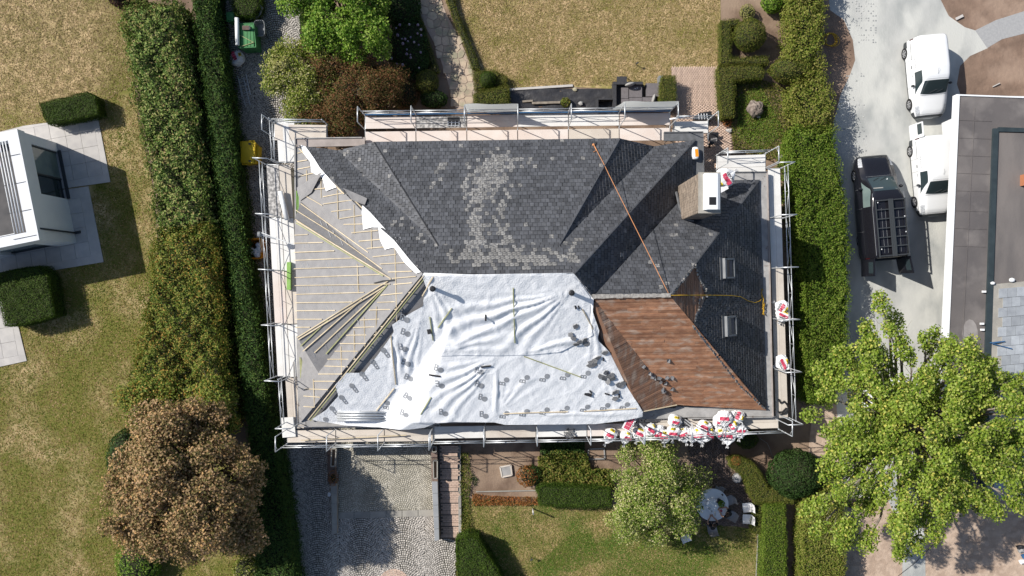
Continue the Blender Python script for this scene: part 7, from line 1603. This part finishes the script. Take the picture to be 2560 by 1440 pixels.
# --- ropes and cables
def rope(name, label, cat, pts, r, m): return tag(one(name, M[m], lambda b: b.tube(pts, r, 6), smooth=True), label, cat)
a, c = RP(1484, 360, .12), RP(1672, 735, .12); ml = a.lerp(c, .5)
n_ = 14; rp = []
for i in range(n_ + 1):
    q = a.lerp(c, i / n_); q.z = max(q.z, float(roof_z(q.x, q.y)) + .05); rp.append(q)
rope('safety_rope', 'taut orange rope crossing the dark roof from north eave to wing ridge', 'rope', rp, .016, 'rope_o')
tag(one('rope_knot', M['rope_o'], lambda b: [b.ball(RP(1484, 362, .08), .07, 8, 6), b.tube([RP(1486, 366, .08), RP(1491, 376, .06), RP(1484, 380, .06)], .018, 5)]), 'orange knot of the rope at the north roof hook', 'knot')
rope('yellow_rope', 'yellow line running from the wing ridge to the east gutter', 'rope', [RP(u, v, .07) for u, v in ((1678, 738), (1720, 738), (1780, 738), (1830, 739), (1852, 742), (1870, 752), (1888, 757), (1900, 752), (1906, 745))], .016, 'rope_y')
rope('yellow_rope', 'coiled end of the yellow rope hanging at the east gutter', 'rope', [P(u, v, 3.3) for u, v in ((1906, 745), (1900, 735), (1902, 725), (1907, 722), (1903, 732), (1909, 748), (1907, 760), (1911, 766), (1906, 772), (1912, 775), (1906, 765), (1912, 757), (1908, 780), (1912, 788), (1907, 785), (1911, 776))], .02, 'rope_y')
pts = []
for i in range(110):
    t = i / 110; an = t * 2 * math.pi * 6 + .3; r = .34 + .08 * math.sin(5 * t * 6.28) + .03 * math.sin(i); p = P(2075 + 5 * math.sin(t * 9), 99 + 4 * math.cos(t * 7), .04 + .08 * t); pts.append(p + Vector((r * 1.05 * math.cos(an), r * math.sin(an), 0)))
rope('cable_coil', 'yellow cable coil lying by the hornbeam hedge', 'cable', pts, .014, 'rope_y')
hc_ = P(2109, 262, .5); hp_ = thing('hose_hoop', 'white wire hoop with two legs at the edge of the drive', 'hoop', (hc_.x, hc_.y, 0))
one('hoop', M['white'], lambda b: b.tube([hc_ + Vector((.26 * math.cos(t), .19 * math.sin(t), .06 * math.cos(t))) for t in np.linspace(0, 6.28, 22)], .016, 6), hp_, True); one('leg', M['white'], lambda b: b.tube([hc_ + Vector((.24, .05, 0)), Vector((hc_.x + .1, hc_.y - .1, 0))], .014, 5), hp_); one('leg', M['white'], lambda b: b.tube([hc_ + Vector((-.24, .05, 0)), Vector((hc_.x - .1, hc_.y - .1, 0))], .014, 5), hp_); one('spoke', M['white'], lambda b: b.tube([hc_ + Vector((-.2, -.1, 0)), hc_ + Vector((0, .05, 0)), hc_ + Vector((.05, .19, 0))], .012, 5), hp_)
rope('ground_wire', 'thin dark wire across the sandy plot', 'wire', [P(u, v, .03) for u, v in ((2245, 1440), (2290, 1405), (2330, 1365), (2356, 1342))], .012, 'ink')
rope('garden_hose', 'pale hose on the bare soil below the scaffold end', 'hose', [P(u, v, .03) for u, v in ((1900, 1096), (1918, 1108), (1926, 1125), (1932, 1145))], .012, 'cushion_l')
for u, v, lab in ((2398, 44, 'white scrap on the upper bare earth'), (2490, 213, 'pale stick bundle on the bare earth')): c = P(u, v, .06); tag(one('debris_piece', M['slab'], lambda b: b.bar(c + Vector((-.18, -.08, 0)), c + Vector((.18, .1, .04)), .05 if u > 2450 else .14, .05)), lab, 'debris')
tag(one('log', M['bark'], lambda b: b.tube([P(2125, 1262, .15), P(2185, 1266, .15)], .18, 10), smooth=True), 'dark log on the sandy plot beside the broad hedge', 'log')
rb = thing('rubble_heap', 'small heap with blue scrap at the right edge of the sandy plot', 'rubble', P(2556, 1386))
for k, (u, v, m) in enumerate(((2553, 1376, 'gutter'), (2562, 1390, 'blue'), (2556, 1404, 'white'), (2550, 1368, 'ink'))): c = P(u, v, .12); one('lump', M[m], lambda b: b.ball(c, (.2, .15, .12), 9, 6, fn=lambda d: 1 + .2 * math.sin(7 * d.x + 3 * d.y)), rb)

# ---------------------------------------------------------------- garden table, chairs, people
TC = P(1781, 1262, .75); tb = thing('garden_table', 'round white garden table with a turning tray, half under the tree', 'table', (TC.x, TC.y, 0))
one('tabletop', M['white'], lambda b: b.tube([TC - Vector((0, 0, .04)), TC], .86, 40), tb); one('turntable', M['white'], lambda b: b.lathe(TC, [(.34, .03), (.36, .045), (.34, .055)], 28), tb); one('pedestal', M['grey_p'], lambda b: b.tube([Vector((TC.x, TC.y, 0)), TC - Vector((0, 0, .04))], .09, 12), tb)
hb = P(1801, 1257, .85); hbx = thing('herb_pot', 'dark box with a leafy green plant on the white table', 'pot plant', (hb.x, hb.y, .75)); one('box', M['black'], lambda b: b.box((hb.x - .03, hb.y + .06, .83), (.30, .24, .16), rz=-.5), hbx)
q, nn_ = ball_pts((hb.x + .02, hb.y - .02, .98), (.17, .17, .09), 400); leaf_mesh('leaves', q, nn_, .06, LF['bright'], hbx)
for u, v, m, s, lab in ((1773, 1271, 'print', .055, 'mug on the white table near the people'), (1803, 1277, 'red', .05, 'red cup on the white table near the right person'), (1806, 1237, 'ink', .04, 'dark phone on the upper side of the white table'), (1756, 1267, 'ink', .04, 'dark box near the tree side of the white table'), (1779, 1278, 'ink', .03, 'small dark tin in front of the lower person')):
    p = P(u, v, .80); r_ = thing('cup' if m in ('print', 'red') else 'small_item', lab, 'cup' if m in ('print', 'red') else 'item', (p.x, p.y, .75)); one('body', M[m], lambda b: b.lathe((p.x, p.y, .75), [(s, 0), (s * 1.1, .09), (s * .9, .09), (s * .8, .03)], 12), r_); one('handle' if m in ('print', 'red') else 'cap', M['white'], lambda b: b.box((p.x + s, p.y, .80), (s, .02, .04)), r_)
tag(one('flat_ruler', M['batten'], lambda b: b.bar(P(1786, 1266, .76), P(1788, 1289, .76), .035, .012)), 'pale wooden spatula lying on the white table', 'spatula')
tag(one('paper_sheet', M['white'], lambda b: b.box((*P(1762, 1281, .762).xy, .762), (.26, .2, .008), rz=.4)), 'white paper wrapping on the white table edge', 'paper')
def chair(label, u, v, rz, m, z=.0, tip=0.0, group='garden chairs'):
    p = P(u, v, .45); root = thing('garden_chair', label, 'chair', (p.x, p.y, z), group, rz); root.rotation_euler = (tip, 0, rz)
    # shell: seat and curved back in one piece, facing local -y
    b = MB(); n = 12
    def sh(i, j):
        s = i / n * 2 - 1; t = j / 9
        if t < .55: y = -.24 + t / .55 * .44; z_ = .44 + .035 * s * s * 1.2 - .015 * math.sin(t * 5)
        else: q = (t - .55) / .45; y = .20 + .10 * q; z_ = .44 + .40 * q + .04 * s * s
        wdt = .25 - .05 * max(0, t - .6) * 2; return (s * wdt, y - .10 * s * s * max(0, t - .5), z_ + .10 * max(0, abs(s) - .75) * 4 * (0.3 + t))
    for j in range(10):
        for i in range(n + 1): b.v.append(sh(i, j))
    for j in range(9):
        for i in range(n): b.f.append((j * (n + 1) + i, j * (n + 1) + i + 1, (j + 1) * (n + 1) + i + 1, (j + 1) * (n + 1) + i)); b.m.append(0)
    k = len(b.v); b.v += [(x, y - .0, z_ - .018) for x, y, z_ in b.v]; b.f += [tuple(k + q for q in reversed(f)) for f in b.f[:]]; b.m += [0] * (len(b.f) - len(b.m))
    b.build('shell', M[m], root, True, False)
    for sx in (-1, 1):
        for sy in (-1, 1): one('leg', M['grey_p'], lambda b: b.tube([(sx * .16, sy * .14, .43), (sx * .23, sy * .22, 0)], .015, 6), root, False, False)
    return root
M['chair_w'] = mat('white_chair_shell', (0.72, 0.71, 0.70), None, rough=0.5); M['chair_g'] = mat('grey_chair_shell', (0.36, 0.355, 0.36), None, rough=0.6)
chair('upper of the two empty white chairs by the hedge', 1868, 1268, -1.45, 'chair_w'); chair('lower of the two empty white chairs by the hedge', 1868, 1297, -1.60, 'chair_w')
chair('grey chair pushed in at the upper side of the table', 1797, 1226, -.35, 'chair_g'); chair('grey chair tucked in at the right side of the table', 1823, 1250, -1.15, 'chair_g')
chair('grey chair carrying the person at the lower right', 1826, 1287, -2.05, 'chair_g'); chair('grey chair carrying the person at the lower left', 1780, 1322, -2.98, 'chair_g')
chair('pale chair alone under the edge of the cream tree', 1714, 1345, .4, 'chair_w')
po = P(1845, 1197, .4); pf = thing('pouf', 'round grey knitted pouf beside the curved hedge', 'pouf', (po.x, po.y, 0)); one('body', M['chair_g'], lambda b: b.ball((po.x, po.y, .22), (.27, .27, .22), 22, 12, fn=lambda d: 1 + .035 * math.sin(14 * math.atan2(d.y, d.x))), pf, True); one('top_button', M['grey_p'], lambda b: b.ball((po.x, po.y, .44), (.05, .05, .02), 10, 6), pf)

def skin_obj(name, joints, edges, m, parent, root_i=0, levels=1):
    me = bpy.data.meshes.new(name); me.from_pydata([j[:3] for j in joints], edges, []); me.materials.append(m)
    o = bpy.data.objects.new(name, me); COL.objects.link(o)
    if parent: o.parent = parent
    sk = o.modifiers.new('skin', 'SKIN'); sk.use_smooth_shade = True
    L = me.skin_vertices[0].data if me.skin_vertices else None
    if L is None: me.skin_vertices.new() if hasattr(me.skin_vertices, 'new') else None
    for i, j in enumerate(joints):
        r = j[3]; me.skin_vertices[0].data[i].radius = (r, r) if not hasattr(r, '__len__') else r
    me.skin_vertices[0].data[root_i].use_root = True
    if levels: o.modifiers.new('sub', 'SUBSURF').levels = levels; o.modifiers['sub'].render_levels = levels
    return o
def person(label, u, v, rz, lean=.22, reach=.1):
    p = P(u, v, .5); root = thing('person', label, 'person', (p.x, p.y, 0), None, rz)
    # facing local -y, seated: hips on a .46 m seat
    sh_y = -.02 - lean; J = [(0, .06, .54, .13), (0, .03 - lean * .35, .74, .115), (0, sh_y, .98, .125), (0, sh_y - .03, 1.08, .055), (0, sh_y - .07, 1.16, .075), (0, sh_y - .09, 1.25, .095), (0, sh_y - .085, 1.33, .06)]
    E = [(0, 1), (1, 2), (2, 3), (3, 4), (4, 5), (5, 6)]
    def add(pt, par): J.append(pt); E.append((par, len(J) - 1)); return len(J) - 1
    hands = []
    for s in (-1, 1):
        a = add((s * .17, sh_y, 1.00, .065), 2); e = add((s * .27, sh_y - .14, .82, .045), a); w_ = add((s * (.12 - reach * .3), sh_y - .36, .80, .030), e); h = add((s * (.08 - reach * .3), sh_y - .43, .80, .034), w_)
        hands.append((s, h))
        for k in range(4): f1 = add((s * (.08 - reach * .3) + (k - 1.5) * .021, sh_y - .485 + .006 * abs(k - 1.2), .797, .010), h); add((s * (.08 - reach * .3) + (k - 1.5) * .021, sh_y - .525 + .012 * abs(k - 1.2), .782, .008), f1)
        t1 = add((s * (.08 - reach * .3) - s * .045, sh_y - .43, .80, .011), w_); add((s * (.08 - reach * .3) - s * .06, sh_y - .47, .79, .009), t1)
        k1 = add((s * .10, -.10, .55, .085), 0); k2 = add((s * .13, -.36, .54, .06), k1); k3 = add((s * .13, -.36, .10, .04), k2); add((s * .14, -.48, .045, .035), k3)
    b_ = skin_obj('body', J, E, M['skin'], root)
    # clothes
    Js = [(0, .06, .54, .155), (0, .03 - lean * .35, .74, .14), (0, sh_y, .97, .15)]; Es = [(0, 1), (1, 2)]
    for s in (-1, 1): Js.append((s * .17, sh_y, 1.00, .085)); Es.append((2, len(Js) - 1)); Js.append((s * .235, sh_y - .085, .90, .062)); Es.append((len(Js) - 2, len(Js) - 1))
    skin_obj('t_shirt', Js, Es, M['shirt'], root)
    Jt = [(0, .06, .53, .15)]; Et = []
    for s in (-1, 1):
        Jt.append((s * .10, -.10, .55, .10)); i = len(Jt) - 1; Et.append((0, i)); Jt.append((s * .13, -.37, .54, .075)); Et.append((i, i + 1)); Jt.append((s * .13, -.36, .12, .055)); Et.append((i + 1, i + 2))
    skin_obj('trousers', Jt, Et, M['jeans'], root)
    hc2 = Vector((0, sh_y - .075, 1.285)); one('hair', M['hair'], lambda b: b.ball(hc2, (.098, .115, .115), 14, 10, fn=lambda d: 1.0 if (d.y > -.55 or d.z > .35) else .80), root, True, False)
    fy = sh_y - .09
    one('nose', M['skin'], lambda b: b.ball((0, fy - .115, 1.235), (.016, .022, .022), 8, 6), root, True, False)
    for s in (-1, 1): one('eye', M['white'], lambda b: b.ball((s * .034, fy - .092, 1.262), .013, 8, 6), root, True, False); one('ear', M['skin'], lambda b: b.ball((s * .098, fy + .01, 1.245), (.012, .022, .034), 8, 6), root, True, False)
    one('mouth', M['red'], lambda b: b.box((0, fy - .096, 1.195), (.045, .01, .01)), root, False, False)
    for s in (-1, 1): one('shoe', M['black'], lambda b: b.ball((s * .14, -.44, .05), (.05, .14, .05), 10, 7), root, True, False)
    return root
person('person in black with bare arms, seated at the lower left of the table', 1780, 1317, -2.98)
person('person in black with bare arms, seated at the lower right of the table', 1822, 1283, -2.05)
